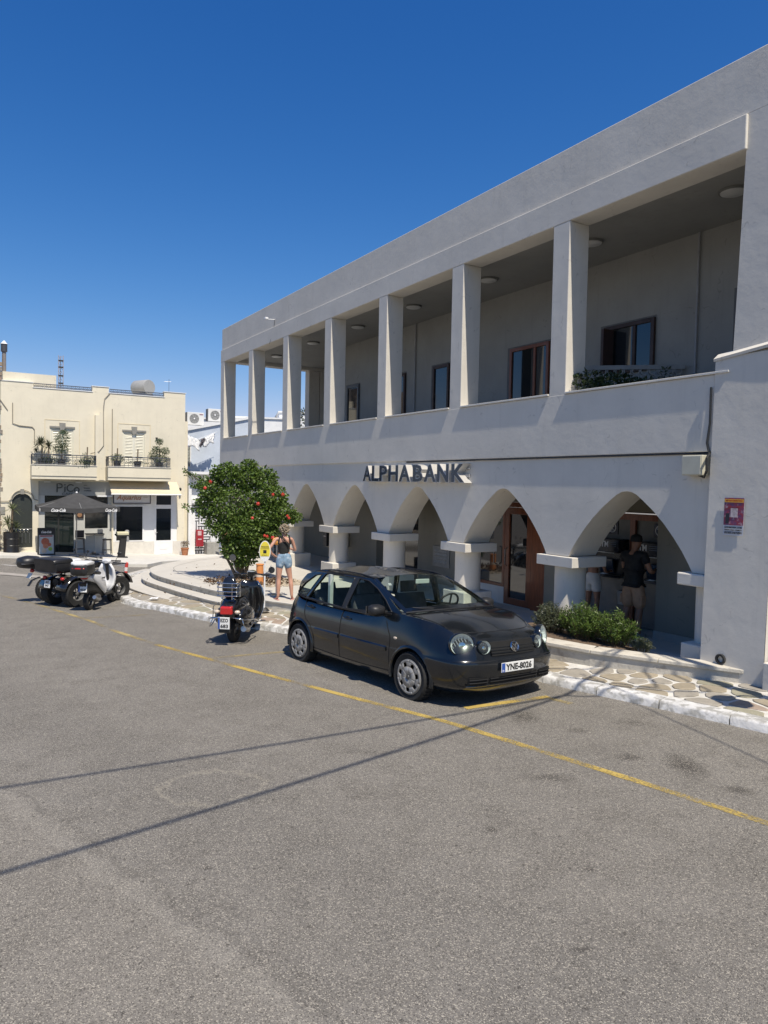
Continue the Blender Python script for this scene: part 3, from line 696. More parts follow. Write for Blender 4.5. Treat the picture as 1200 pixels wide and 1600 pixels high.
for z, h, s in ((2.25, .022, 'ΚΑΘΗΜΕΡΙΝΑ ΣΤΗΝ'), (2.218, .018, 'ΠΑΡΑΣΤΑΣΗ ΣΗΜΕΡΑ'), (2.175, .03, 'ΕΙΣΟΔΟΣ ΕΛΕΥΘΕΡΗ')):
    text_mb(s, h, .002, .25, basis=STREET, at=(-.66, lean(z) + .010, z)).build('print', TEXTK, po)
text_mb('ΜΕΓΑΛΗ ΠΑΡΑΣΤΑΣΗ', .025, .002, .24, basis=STREET, at=(-.665, lean(2.61) + .018, 2.61)).build('print', M('print_red', (.35, .02, .02), .5), po)
# notice panel by the arcade wall
nt_ = thing('notice_panel', 'grey notice panel with lines of print on the arcade wall left of the door', 'sign', (BK.x, BK.y, 0), BA)
MB().bx(7.72, 8.42, -1.50, -1.47, .70, 1.22).build('board', M('notice_grey', (.22, .22, .21), .4), nt_)
for k in range(4): text_mb('ΩΡΕΣ ΣΥΝΑΛΛΑΓΗΣ' if k < 1 else 'ΔΕΥΤΕΡΑ ΠΑΡΑΣΚΕΥΗ', .05, .003, .5, basis=STREET, at=(8.33, -1.469, 1.08 - k * .09)).build('print', M('print_grey', .5), nt_)

# ATMs
def atm(u, lab, tx=.34):
    t = thing('cash_machine', lab, 'cash machine', tuple(bk(u, -2.12, .12)), BA, 'cash machines in the alcove')
    dk = M('atm_black', (.012, .013, .016), .3, var=.2); 
    MB().bx(-.36, .36, 0, .10, .95, 1.65).build('fascia', dk, t, bevel=.01)
    MB().bx(-.40, .40, 0, .30, 1.40, 1.66).build('canopy', M('atm_blue_black', (.02, .025, .035), .25, var=.15), t, bevel=.015)
    MB().bx(-.30, .30, .30, .306, 1.385, 1.40).build('light_strip', M('atm_pale', (.7, .7, .65), .3), t)  # plain pale strip below the canopy front
    MB().box((0, .16, 1.12), (.34, .03, .28), rx=-.25).build('screen', M('atm_screen', (.03, .05, .08), .1), t)
    k = MB().box((0, .24, .93), (.60, .30, .05), rx=.12).build('keypad_shelf', M('atm_grey', (.06, .06, .065), .35), t, bevel=.008)
    for i in range(3):
        for j in range(4): MB().box((-.06 + i * .05, .20 + j * .04, .968 - j * .005), (.035, .028, .012), rx=.12).build('key', STEEL, k)
    MB().bx(-.42, .42, 0, .06, .02, .90).build('lower_panel', M('atm_lower', (.16, .16, .15), .4), t, bevel=.006)
    text_mb('ATM', .115, .006, .27, off=.02, basis=STREET, at=(tx, .301, 1.50)).build('lettering', TEXTW, t)
    for q in range(3): MB().bx(-.34, tx - .32, .301, .304, 1.52 + q * .035, 1.53 + q * .035).build('stripe', M('stripe_blue', (.1, .14, .2), .4), t)
    e = MB().bx(-.13, .15, -.0, .02, 1.74, 2.0).build('emblem_plate', M('emblem_navy', (.012, .018, .045), .3), t)
    c = MB(); c.lathe([(.085, .021), (.085, .026), (.1, .026), (.1, .021)], (.01, 0, 1.87), 'Y', 24)
    c.tube([(.01, .025, 1.93), (.015, .025, 1.87), (.04, .025, 1.80)], .012, 6); c.tube([(.01, .025, 1.87), (-.03, .025, 1.81)], .011, 6); c.tube([(.065, .025, 1.90), (.01, .025, 1.905), (-.04, .025, 1.88)], .010, 6); c.ell((.01, .025, 1.945), (.014, .008, .014), 8, 6)
    c.build('emblem', TEXTW, e)
    return t
atm(3.18, 'left-hand cash machine, behind the girl in white shorts', .12); atm(2.06, 'right-hand cash machine, in front of the man in khaki shorts')
tb = thing('waste_bin', 'small pale wall-mounted paper bin between the two cash machines', 'bin', tuple(bk(2.66, -2.05, .12)), BA)
MB().loft([[(x * s, y * s + .1, z) for x, y in ((-.16, -.09), (.16, -.09), (.16, .1), (-.16, .1))] for s, z in ((.85, .42), (1, .68))]).build('bucket', M('bin_pale', (.42, .40, .36), .6), tb); MB().box((.04, .1, .69), (.2, .12, .05), rz=.4, ry=.3).build('crumpled_receipts', M('dark_paper', (.04, .04, .04), .8), tb)

# lattice balustrade on the gallery, with a shrub in front
rl = thing('balcony_divider', 'white pierced lattice panel standing on the gallery behind the third opening\'s plants', 'railing')
A, Bp = bk(3.25, -1.2, 4.2), bk(2.0, -2.55, 4.2); dx = (Bp - A).normalized(); Lr = (Bp - A).length; an = math.atan2(dx.y, dx.x)
rl.location = A; rl.rotation_euler = (0, 0, an); rl['label'] = 'white pierced lattice panel on the gallery in front of the open window'
m = MB(); m.bx(0, Lr, -.04, .04, .80, .88); m.bx(0, Lr, -.04, .04, -.6, .0); m.build('rail', M('lattice_grey', (.33, .33, .32), .8), rl)
ring = MB().lathe([(.055, -.03), (.075, -.03), (.075, .03), (.055, .03), (.055, -.03)], (0, 0, 0), 'Y', 10).mesh('lattice_block', M('lattice_grey', (.33, .33, .32), .8))
for i in range(int(Lr / .15)):
    for j in range(6): put(ring, 'lattice_block', rl, (.075 + i * .15 + (0), 0, .07 + j * .14))
sh = thing('balcony_shrub', 'dark leafy shrub trailing over the gallery parapet in the nearest wide opening', 'plant', tuple(bk(2.0, -.75, 4.3)))
g = MB(); leaves(g, (0, 0, .22), (.45, .3, .22), 700, .09); leaves(g, (-.45, .1, .3), (.3, .25, .2), 300, .09); leaves(g, (.4, -.2, .15), (.4, .2, .18), 300, .09); leaves(g, (.75, -.25, .3), (.12, .1, .25), 90, .08)
g.build('foliage', leafmat('dark_leaf', (.02, .035, .012), (.035, .06, .02), (.05, .08, .03)), sh, recalc=False)
MB().bx(-.5, .5, -.16, .16, -.7, .05).build('trough', M('grey_trough', .2), sh)
# ---------------------------------------------------------------- cream house with the two shops
hs = thing('cream_house', 'two-storey cream house with shuttered windows, two balconies and two shops below', 'building', HB, HA)
GH = M('shop_white', (.50, .50, .47), .6, var=.08); 
m = MB()
def wall_with_holes(m, x0, x1, z0, z1, y, th, holes):
    xs = sorted({x0, x1} | {h[0] for h in holes} | {h[1] for h in holes}); zs = sorted({z0, z1} | {h[2] for h in holes} | {h[3] for h in holes})
    for a, b in zip(xs, xs[1:]):
        run = None
        for c, d in list(zip(zs, zs[1:])) + [(None, None)]:
            solid = c is not None and not any(h[0] <= (a + b) / 2 <= h[1] and h[2] <= (c + d) / 2 <= h[3] for h in holes)
            if solid and run is None: run = [c, d]
            elif solid: run[1] = d
            elif run: m.bx(a, b, y, y + th, run[0], run[1]); run = None
holes = [(2.13, 3.21, 2.9, 5.18), (5.48, 6.60, 2.9, 5.18), (.48, 1.36, -.6, 1.99), (1.62, 4.97, -1.4, 2.60), (5.05, 8.25, -1.4, 2.60)]
wall_with_holes(m, 0, 8.62, -1.5, 7.04, 0, .3, holes)
m.bx(0, 1.38, 0, .3, 7.042, 7.27); m.bx(4.03, 4.80, 0, .3, 7.042, 7.33); m.bx(7.53, 8.62, 0, .3, 7.042, 7.33)
m.build('front_wall', CREAM, hs)
# arch head over the little door
arc = MB(); ring = [(.92 + .44 * math.cos(a), 1.545 + .44 * math.sin(a)) for a in [PI * k / 12 for k in range(13)]]
MB().bx(8.36, 8.62, .302, 8, -1.5, 7.04).build('side_wall', CREAM, hs); MB().bx(8.622, 8.86, .35, 8, -1.5, 5.9).build('side_wall', CREAM, hs)
MB().bx(0, 8.6, .302, 8, 6.6, 6.9).build('roof', CREAM, hs)
MB().bx(.02, 2.42, .0 + .31, 3, 7.05, 7.74).build('roof_room', CREAM, hs)
m = MB(); m.bx(1.36, 4.05, -.03, .31, 7.043, 7.075); m.bx(4.78, 7.55, -.03, .31, 7.043, 7.075); m.bx(4.0, 4.83, -.03, .33, 7.33, 7.36); m.bx(7.5, 8.66, -.03, .33, 7.33, 7.36); m.bx(-.02, 1.4, -.03, .33, 7.27, 7.30)
for q in (0,): m.build('roof_coping', WHITE_F, hs)
IRONB = M('grey_blue_iron', (.07, .08, .10), .5)
def railing(par, x0, x1, y, z0, z1, n, scroll=True, sides=0):
    r = MB(); r.tube([(x0, y, z1), (x1, y, z1)], .022, 6); r.tube([(x0, y, z1 - .1), (x1, y, z1 - .1)], .012, 6); r.tube([(x0, y, z0 + .04), (x1, y, z0 + .04)], .014, 6)
    if sides:
        for x in (x0, x1): 
            r.tube([(x, y, z1), (x, y + sides, z1)], .02, 6); r.tube([(x, y, z0 + .04), (x, y + sides, z0 + .04)], .014, 6)
            for k in range(6): r.tube([(x, y + k * sides / 6, z0), (x, y + k * sides / 6, z1)], .01, 5)
    o = r.build('rail', IRONB, par)
    bm_ = MB().tube([(0, 0, 0), (0, 0, z1 - z0)], .010, 5).mesh('baluster', IRONB)
    bs = MB().lathe([(.045, -.008), (.06, -.008), (.06, .008), (.045, .008), (.045, -.008)], (0, 0, (z1 - z0) * .42), 'Y', 10).mesh('scroll', IRONB)
    for k in range(n + 1):
        x = x0 + (x1 - x0) * k / n; put(bm_, 'baluster', par, (x, y, z0))
        if scroll and k < n: put(bs, 'scroll', par, (x + (x1 - x0) / n / 2, y, z0))
for x0, x1 in ((1.42, 4.0), (4.86, 7.5)):
    rr = thing('roof_railing', 'low wrought-iron railing along the roof edge of the cream house, %s half' % ('left' if x0 < 3 else 'right'), 'railing', HB, HA); railing(rr, x0, x1, .1, 7.078, 7.26, 14)
SHUT = M('cream_shutter', (.78, .74, .60), .5, var=.06)
for x0, x1, nm in ((2.13, 3.21, 0), (5.48, 6.60, 1)):
    mid = (x0 + x1) / 2; w = MB()
    w.bx(x0, x0 + .05, .02, .2, 2.9, 5.17); w.bx(x1 - .05, x1, .02, .2, 2.9, 5.17); w.bx(x0 + .05, x1 - .05, .02, .2, 5.11, 5.17); wo = w.build('window', SHUT, hs)
    for a, b in ((x0 + .06, mid - .01), (mid + .01, x1 - .06)):
        f = MB(); f.bx(a, a + .07, .05, .09, 2.95, 5.10); f.bx(b - .07, b, .05, .09, 2.95, 5.10)
        for z in (2.95, 4.0, 5.03): f.bx(a + .07, b - .07, .05, .09, z, z + .07)
        f.bx(a + .07, b - .07, .085, .09, 3.02, 5.03)
        so = f.build('shutter', SHUT, wo)
    sl = MB()
    for a, b in ((x0 + .13, mid - .08), (mid + .08, x1 - .13)):
        for k in range(26):
            z = 3.06 + k * .076
            if abs(z - 4.035) > .05: sl.box(((a + b) / 2, .066, z), (b - a, .012, .07), rx=-.6)
    sl.build('slats', SHUT, wo, kind='stuff')
    g = MB(); g.bx(x0 - .03, x1 + .03, -.03, .0, 5.185, 5.27); g.build('lintel_trim', M('grey_stone', (.27, .26, .23), .8), hs)  # plain grey strip along the window head
    MB().loft([[(mid - a, -.06, z), (mid + a, -.06, z), (mid + a, .02, z), (mid - a, .02, z)] for a, z in ((.10, 5.08), (.14, 5.44))]).build('keystone', M('grey_stone'), hs)
    f = MB(); f.bx(x0 - .25, x0 - .22, -.012, .0, 3.9, 5.55); f.bx(x1 + .22, x1 + .25, -.012, .0, 3.9, 5.55); f.bx(x0 - .25, x1 + .25, -.012, .0, 5.552, 5.58); f.build('plaster_band', M('cream_band', (.72, .62, .42), .8), hs)
# balconies
for x0, x1, nm in ((1.26, 4.12, 'left'), (4.64, 7.68, 'right')):
    b = MB(); b.bx(x0, x1, -.90, -.78, 2.86, 3.36); b.bx(x0, x0 + .12, -.778, -.002, 2.86, 3.36); b.bx(x1 - .12, x1, -.778, -.002, 2.86, 3.36); b.bx(x0, x1, -.90, -.002, 2.70, 2.857)
    bb = b.build('balcony', CREAM, hs)
    MB().bx(x0 - .02, x1 + .02, -.93, -.76, 3.362, 3.39).build('coping', MARBLE, bb); MB().bx(x0, x1, -.925, -.903, 2.84, 2.86).build('drip', M('grey_stone'), bb)
    r = thing('balcony_railing', 'dark wrought-iron railing on the %s balcony of the cream house' % nm, 'railing', HB, HA); railing(r, x0 + .03, x1 - .03, -.86, 3.40, 3.86, 16, sides=.8)
MB().bx(4.14, 4.62, -.28, -.002, 2.66, 5.9).build('pilaster', CREAM, hs); MB().bx(4.32, 4.56, -.30, -.282, 2.70, 6.05).build('pilaster', CREAM, hs)
# little arched door
d = MB(); d.add([(.92, .10, 1.55)] + [(.92 + .44 * math.cos(PI * k / 16), .10, 1.55 + .44 * math.sin(PI * k / 16)) for k in range(17)], [(0, k + 2, k + 1) for k in range(16)]); d.bx(.48, 1.36, .1, .16, -.58, 1.55)
MB().merge(d).build('door', M('dark_green_door', (.035, .04, .035), .4), hs)
sq = MB()
for k in range(16):
    a0, a1 = PI * k / 16, PI * (k + 1) / 16; P0 = (.92 + .44 * math.cos(a0), 1.55 + .44 * math.sin(a0)); P1 = (.92 + .44 * math.cos(a1), 1.55 + .44 * math.sin(a1))
    sq.add([(P0[0], 0, P0[1]), (P1[0], 0, P1[1]), (P1[0], 0, 1.99), (P0[0], 0, 1.99), (P0[0], .3, P0[1]), (P1[0], .3, P1[1])], [(0, 1, 2, 3), (0, 4, 5, 1)])
sq.build('arch_head', CREAM, hs)
sp = MB()   # spandrels above the arch, as part of the wall: build an arched surround
o2 = []; 
for k in range(17):
    a = PI * k / 16; o2.append([(.92 + .44 * math.cos(a), 0.0, 1.55 + .44 * math.sin(a)), (.92 + .56 * math.cos(a), -.03, 1.55 + .56 * math.sin(a)), (.92 + .56 * math.cos(a), .02, 1.55 + .56 * math.sin(a))])
sp.grid(o2); sp.build('arch_band', CREAM, hs)
dg = MB()
for k in range(5): dg.tube([(.60 + k * .16, .08, -.4), (.60 + k * .16, .08, .1)], .012, 5)
for k in range(4): dg.lathe([(.05, -.01), (.065, .0), (.05, .01)], (.68 + k * .16, .07, .2), 'Y', 10)
dg.build('door_grille', STEEL, hs); MB().bx(.50, 1.34, .07, .099, .26, .31).build('mid_rail', M('door_rail', .2), hs)
m = MB(); 
for k in range(12): m.tube([(.55 + .47 * (1 - math.cos(PI * (k + j) / 12)) - .08, -.05, 1.72 + .42 * math.sin(PI * (k + j) / 12)) for j in (0, 1)], .018, 6, False)
m.tube([(-.3, -.05, 1.6), (.35, -.05, 1.62), (.47, -.05, 1.72)], .018, 6); m.tube([(1.41, -.05, 1.72), (1.6, -.05, 1.66)], .018, 6); m.build('cable', M('old_grey_cable', (.25, .22, .17), .6), hs)
MB().bx(.84, 1.0, -.08, .0, 1.95, 2.2).build('keystone', M('grey_stone'), hs)
wires = [[(.51, -.03, 6.26), (.51, -.03, 5.30), (.8, -.03, 5.2), (1.35, -.03, 5.17), (1.44, -.03, 5.05), (1.44, -.03, 4.4)], [(4.84, -.03, 7.03), (4.6, -.04, 6.75), (4.50, -.32, 6.3), (4.52, -.32, 4.4), (4.3, -.32, 4.1), (3.96, -.05, 4.0)], [(4.97, -.02, 6.27), (4.97, -.02, 3.4)], [(-.1, -.02, 6.5), (.1, -.03, 6.2), (.3, -.02, 5.9)]]
for w_ in wires: MB().tube(w_, .018, 6).build('cable', M('old_grey_cable'), hs, smooth=60)
MB().bx(-.02, .2, -.03, .0, 1.0, 1.35).build('meter_cover', M('grey_stone'), hs)
# ---- left shop: PiCo
m = MB(); m.bx(1.62, 4.97, .0 + .05, .3, 1.90, 2.598); m.build('shop_fascia', M('fascia_grey', (.36, .36, .34), .6, var=.05), hs)
m = MB(); m.bx(1.62, 1.90, .10, .3, -1.4, 1.898); m.bx(3.22, 3.72, .10, .3, -1.4, 1.898); m.bx(4.80, 4.97, .10, .3, -1.4, 1.898); m.bx(3.72, 4.80, .10, .3, -1.4, .26); m.build('shop_pier', GH, hs)
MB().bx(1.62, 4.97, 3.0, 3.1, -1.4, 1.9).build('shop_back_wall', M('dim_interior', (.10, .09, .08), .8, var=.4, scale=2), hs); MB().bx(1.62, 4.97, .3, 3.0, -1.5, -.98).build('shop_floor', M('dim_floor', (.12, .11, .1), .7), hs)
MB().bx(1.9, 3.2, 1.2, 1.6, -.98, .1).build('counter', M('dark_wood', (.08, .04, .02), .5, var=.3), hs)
MB().bx(3.74, 4.78, .16, .18, .28, 1.88).build('shop_window', DGLASS, hs)
MB().bx(1.9, 3.22, .26, .28, -.98, 1.89).build('shop_doorway_glass', glass('dark_shop_glass', alpha=.55), hs)
MB().bx(2.5, 2.56, .22, .30, -.98, 1.89).build('door_frame', IRON, hs)
MB().bx(3.76, 4.6, .0, .10, -.1, -.04).build('counter_shelf', M('grey_stone'), hs)
sg1 = thing('cafe_sign', 'grey lettering PiCo on the pale fascia of the left shop', 'sign', HB, HA)
GT = M('grey_letter', (.09, .10, .10), .5)
t = MB(); y_ = .03
def arcpts(cx, cz, r, a0, a1, n=14): return [(cx + r * math.cos(R(a0 + (a1 - a0) * k / n)), y_, cz + r * math.sin(R(a0 + (a1 - a0) * k / n))) for k in range(n + 1)]
t.tube([(2.44, y_, 2.06), (2.44, y_, 2.47), (2.55, y_, 2.47)] + arcpts(2.57, 2.375, .095, 90, -90) + [(2.46, y_, 2.28)], .028, 6)
t.build('letter_p', GT, sg1, smooth=60); t = MB(); t.tube([(2.79, y_, 2.08), (2.79, y_, 2.34)], .028, 6); t.ell((2.79, y_, 2.43), (.034, .03, .034), 8, 6); t.build('letter_i', GT, sg1, smooth=60)
MB().tube(arcpts(3.06, 2.27, .17, 45, 315), .028, 6).build('letter_c', GT, sg1, smooth=60); MB().tube(arcpts(3.33, 2.19, .11, 135, 495), .028, 6).build('letter_o', GT, sg1, smooth=60)
text_mb('CAFE', .12, .01, .5, basis=FRONT, at=(2.66, .04, 1.925)).build('lettering', GT, sg1)
for k, s in enumerate(('pizza', 'brunch', 'cocktails')): text_mb(s, .07, .01, basis=FRONT, at=(3.66, .04, 2.38 - k * .13)).build('lettering', GT, sg1)
for x in (2.0, 3.4): 
    l = MB().box((x, -.1, 2.56), (.28, .14, .07)); l.build('sign_lamp', M('lamp_white', .6), sg1)
MB().bx(4.25, 4.95, -.25, .0, 1.86, 1.93).build('awning_case', WPAINT, hs)
hp = thing('hanging_board', 'small dark round-lettered board on the pier between the cafe door and window', 'sign', HB, HA); MB().bx(3.28, 3.66, .04, .095, .78, 1.12).build('board', M('dark_board', (.03, .02, .02), .4), hp); MB().lathe([(0, -.006), (.11, -.004)], (3.47, .035, .95), 'Y', 20).build('roundel', M('brown_roundel', (.3, .16, .08), .5), hp)
# ---- right shop: Aquarius
m = MB(); m.bx(5.05, 8.25, .0 + .06, .3, 2.02, 2.598); m.bx(6.56, 7.08, .08, .3, -1.4, 2.018); m.bx(8.04, 8.25, .06, .3, -1.4, 2.018); m.bx(5.05, 6.56, .08, .3, -1.4, -.42); m.bx(5.05, 5.13, .08, .3, -.418, 2.018); m.bx(5.132, 6.558, .08, .3, 1.44, 2.018)
m.build('shop_pier', M('shop_white2', (.76, .76, .75), .6, var=.05), hs)
MB().bx(5.02, 7.06, .02, .078, -1.35, -.44).build('stone_plinth', MARBLE, hs); MB().bx(8.04, 8.74, -.02, .05, -1.4, -.44).build('stone_plinth', MARBLE, hs)
f = MB(); f.bx(5.13, 5.20, .04, .14, -.42, 1.44); f.bx(6.49, 6.56, .04, .14, -.42, 1.44); f.bx(5.2, 6.49, .04, .14, 1.37, 1.44); f.bx(5.2, 6.49, .04, .14, -.42, -.37); fo = f.build('shop_window', WPAINT, hs)
MB().bx(5.2, 6.49, .10, .11, -.37, 1.37).build('pane', DGLASS, fo)
man = thing('shop_bust', 'white dress bust standing in the window of the right shop', 'mannequin', hb(5.72, .02, -.36), HA)
MB().loft([[(a * math.cos(q), b * math.sin(q) * .4, z) for q in [PI * 2 * k / 12 for k in range(12)]] for a, b, z in ((.15, .1, 0), (.12, .1, .2), (.10, .1, .33), (.15, .12, .48), (.13, .1, .58), (.05, .05, .62))]).build('torso', M('bust_grey', (.3, .3, .3), .6), man, smooth=60); man.scale = (.75, .75, .85)
man.location = hb(5.72, .0 + .03, -.35)
d = MB(); d.bx(7.08, 7.18, .05, .15, -1.12, 2.0); d.bx(7.94, 8.04, .05, .15, -1.12, 2.0); d.bx(7.18, 7.94, .05, .15, 1.36, 1.46); d.bx(7.18, 7.94, .05, .15, 1.94, 2.0); d.bx(7.18, 7.94, .06, .14, -1.12, -.40); d.bx(7.18, 7.94, .05, .15, 1.26, 1.358)
do = d.build('shop_door', WPAINT, hs); MB().bx(7.18, 7.94, .09, .10, -.4, 1.26).build('pane', DGLASS, do); MB().bx(7.18, 7.94, .09, .10, 1.46, 1.94).build('pane', DGLASS, do)
MB().bx(7.38, 7.74, .045, .06, -.86, -.66).build('letter_flap', WPAINT, do, bevel=.004); MB().tube([(7.13, .05, .02), (7.13, .0, .02), (7.23, .0, .02)], .014, 6).build('handle', STEEL, do)
MB().bx(7.0, 8.12, -.3, .05, -1.42, -1.13).build('door_step', MARBLE, hs)
sg2 = thing('shop_sign', 'white board reading Aquarius in brown italics inside a dark frame', 'sign', HB, HA)
MB().bx(5.06, 6.82, -.10, -.05, 1.56, 2.05).build('board', M('board_white', (.6, .6, .62), .5, var=.05), sg2)
f = MB(); f.bx(5.02, 6.86, -.12, -.03, 1.52, 1.56); f.bx(5.02, 5.06, -.12, -.03, 1.56, 2.09); f.bx(6.82, 6.86, -.12, -.03, 1.56, 2.09); f.build('frame', M('frame_navy', (.03, .03, .06), .5), sg2)
text_mb('Aquarius', .33, .012, 1.22, off=.01, shear=.35, basis=FRONT, at=(5.18, -.101, 1.64)).build('lettering', M('brown_letter', (.35, .16, .09), .5), sg2)
text_mb('shop', .11, .01, .22, shear=.3, basis=FRONT, at=(6.48, -.101, 1.80)).build('lettering', M('pale_letter', (.45, .42, .38), .5), sg2)
# awning
aw = MB(); n = 10
aw.grid([[(4.80 + (8.2 - 4.80) * i / n, y, z) for i in range(n + 1)] for y, z in ((-.06, 2.66), (-.5, 2.35), (-.95, 2.06), (-.96, 2.0))])
awn = aw.build('awning', M('fabric_cream', (.62, .53, .38), .8, var=.06, scale=3), hs, smooth=60); MB().tube([(4.78, -.96, 2.01), (8.22, -.96, 2.01)], .03, 8).build('front_bar', WPAINT, awn)
for x in (4.86, 8.1): MB().tube([(x, -.05, 2.3), (x, -.93, 2.02)], .015, 6).build('arm', WPAINT, awn)
# rooftop things
tk = thing('solar_tank', 'grey cylindrical water tank on the roof of the cream house', 'water tank', hb(7.26, 4.0, 7.0), HA + .5)
m = MB(); m.lathe([(0, -.55), (.40, -.55), (.42, -.5), (.42, .5), (.40, .55), (0, .55)], (0, 0, .95), 'Y', 24); m.build('tank', M('tank_grey', (.33, .33, .32), .5, var=.1), tk, smooth=40); MB().bx(-.3, .3, -.5, .5, -.3, .6).build('stand', STEEL, tk)
an = thing('radio_mast', 'thin lattice antenna mast rising behind the cream house', 'antenna', hb(3.0, 4, 6.9), HA)
m = MB(); ps = [(.14 * math.cos(R(q)), .14 * math.sin(R(q))) for q in (90, 210, 330)]
for x, y in ps: m.tube([(x, y, 0), (x, y, 2.4)], .014, 5)
for k in range(12):
    for j in range(3): m.tube([(ps[j][0], ps[j][1], k * .2), (ps[(j + 1) % 3][0], ps[(j + 1) % 3][1], (k + 1) * .2)], .008, 4)
m.build('lattice', M('mast_grey', (.35, .3, .3), .5), an)
for z in (.9, 1.3, 1.75, 2.1): MB().bx(-.12, .12, -.1, .1, z, z + .06).build('antenna_bracket', IRON, an)
an2 = thing('tv_aerial', 'thin bare aerial rod at the right roof corner of the cream house', 'antenna', hb(8.0, 1, 6.9), HA); MB().tube([(0, 0, 0), (0, 0, 1.25)], .012, 5).build('rod', STEEL, an2); MB().tube([(-.25, 0, 1.1), (.1, 0, 1.12)], .008, 5).build('cross_rod', STEEL, an2)
# stone house at the left edge with a flue
st = thing('stone_house', 'rough stone house wall at the left edge beside the cream house', 'building', HB, HA)
STN = M('rough_stone', (.30, .24, .18), .9, var=.3, scale=4, bump=.02, bscale=12)
MB().bx(-6, -.16, .1, 6, -1.5, 8.6).build('core_wall', STN, st)
smm = [MB().box((0, 0, 0), (w, .16, h)).mesh('stone', M('stone_%d' % i, c, .9, var=.3, scale=8, bump=.01)) for i, (w, h, c) in enumerate(((.34, .17, (.36, .28, .2)), (.26, .2, (.27, .24, .2)), (.42, .19, (.33, .29, .24)), (.3, .15, (.4, .29, .22))))]
for r_ in range(44):
    x = -.08 - rp(0, .14)
    for c_ in range(3):
        o = put(rs.choice(smm), 'stone', st, (x, .05 + rp(-.02, .02), -1.2 + r_ * .225), .012); o.rotation_euler = (0, rp(-.04, .04), 0); x -= .40
fl_ = thing('flue', 'grey metal flue with a white cap on the stone house', 'chimney', hb(.18, .6, 7.5), HA); MB().cyl((0, 0, 0), (0, 0, 1.2), .09).build('pipe', M('flue_grey', (.25, .22, .2), .5), fl_, smooth=40); MB().cyl((0, 0, 1.2), (0, 0, 1.55), .14).build('hood', M('flue_dark', (.06, .06, .07), .5), fl_, smooth=40); MB().cyl((0, 0, 1.56), (0, 0, 1.72), .16, .03).build('cap', WPAINT, fl_, smooth=40)
# far pavement in front of the shops
fp = MB(); rows_ = []
for s_, yf_ in ((-8, -3.0), (0, -2.9), (1.5, -3.0), (3.4, -3.6), (3.9, -5.2), (4.3, -7.4), (5.2, -7.3), (6.3, -5.2), (7.2, -4.4), (8.6, -3.8), (11, -3.4)):
    r_ = []
    for t_ in (0, .001, .2, .4, .6, .8, 1):
        w = hb(s_, yf_ + (.2 - yf_) * t_); r_.append((w.x, w.y, gz(w.x, w.y) + (.12 if t_ else -.5)))
    rows_.append(r_)
fp.grid(rows_); fp.build('far_pavement', M('far_paving', (.60, .58, .53), .8, var=.12, scale=2, bump=.004), kind='structure')

# ---------------------------------------------------------------- white house between the cream house and the bank
wh = thing('white_annex', 'small white house with a flat canopy and a maze-patterned door beside the cream house', 'building', HB, HA)
m = MB(); m.bx(8.87, 9.03, .1, .5, -1.5, 3.1); m.bx(9.03, 14, .30, .5, 1.75, 3.1); m.bx(9.75, 14, .30, .5, -1.5, 1.748) if False else None
m.bx(8.87, 14, -.35, .5, 3.102, 3.24); m.bx(9.03, 14, .0, .298, 1.55, 1.75); m.bx(10.15, 14, .30, .5, -1.5, 1.748); m.bx(8.87, 9.28, .3, .5, -1.5, 1.548)
m.build('wall', WHITE_F, wh); MB().bx(9.0, 10.2, -.45, .3, -1.5, -1.2).build('step', WHITE_F, wh)
dd = MB().bx(9.28, 10.15, .38, .42, -1.2, 1.55).build('door', WPAINT, wh)
rs2 = random.Random(11); DG = M('maze_black', (.03, .035, .035), .5); cell = .145
for i in range(6):
    for j in range(19):
        x = 9.30 + i * cell; z = -1.18 + j * cell; a, b = x, x + cell
        mm = MB()
        if (i * 7 + j * 5 + rs2.randint(0, 3)) % 4 < 2: mm.bx(x, x + cell * 1.25, .372, .379, z, z + .05)
        else: mm.bx(x + .04, x + .09, .372, .379, z - .02, z + cell * .9)
        mm.build('maze_bar', DG, dd)
rb = thing('red_cabinet', 'narrow red fire-hose cabinet in front of the maze-patterned door', 'cabinet', HB, HA); MB().bx(9.30, 9.70, .12, .30, -.78, .12).build('case', M('fire_red', (.32, .02, .03), .4, var=.15), rb, bevel=.01)
MB().bx(9.38, 9.58, .112, .118, -.18, .06).build('label', M('label_pale', (.6, .4, .4), .5), rb); text_mb('FIRE', .06, .004, .2, basis=FRONT, at=(9.4, .118, -.42)).build('print', TEXTW, rb)
MB().bx(9.75, 10.5, -.4, .2, -1.3, -.55).build('stone_trough', M('trough_stone', (.30, .29, .26), .8, var=.2), wh)
MB().bx(9.1, 9.75, .27, .296, 2.2, 3.0).build('upper_panel', WPAINT, wh)
# blue-grey rendered house with a sloping roof edge, washing and AC units
bl = thing('blue_grey_house', 'grey-blue rendered house wall with a sloping white parapet behind the annex', 'building', HB, HA)
m = MB(); m.add([(8.86, 2.0, 3.0), (13, 2.0, 3.0), (13, 2.0, 6.45), (8.86, 2.0, 5.45), (8.86, 6, 3.0), (13, 6, 3.0), (13, 6, 6.45), (8.86, 6, 5.45)], [(0, 1, 2, 3), (0, 3, 7, 4), (3, 2, 6, 7), (1, 5, 6, 2)])
m.build('wall', BLUEG, bl); MB().add([(8.8, 1.9, 5.42), (13, 1.9, 6.43), (13, 1.9, 6.57), (8.8, 1.9, 5.56), (8.8, 6, 5.42), (13, 6, 6.43), (13, 6, 6.57), (8.8, 6, 5.56)], [(0, 1, 2, 3), (0, 3, 7, 4), (3, 2, 6, 7), (0, 4, 5, 1)]).build('white_parapet', WHITE_F, bl)
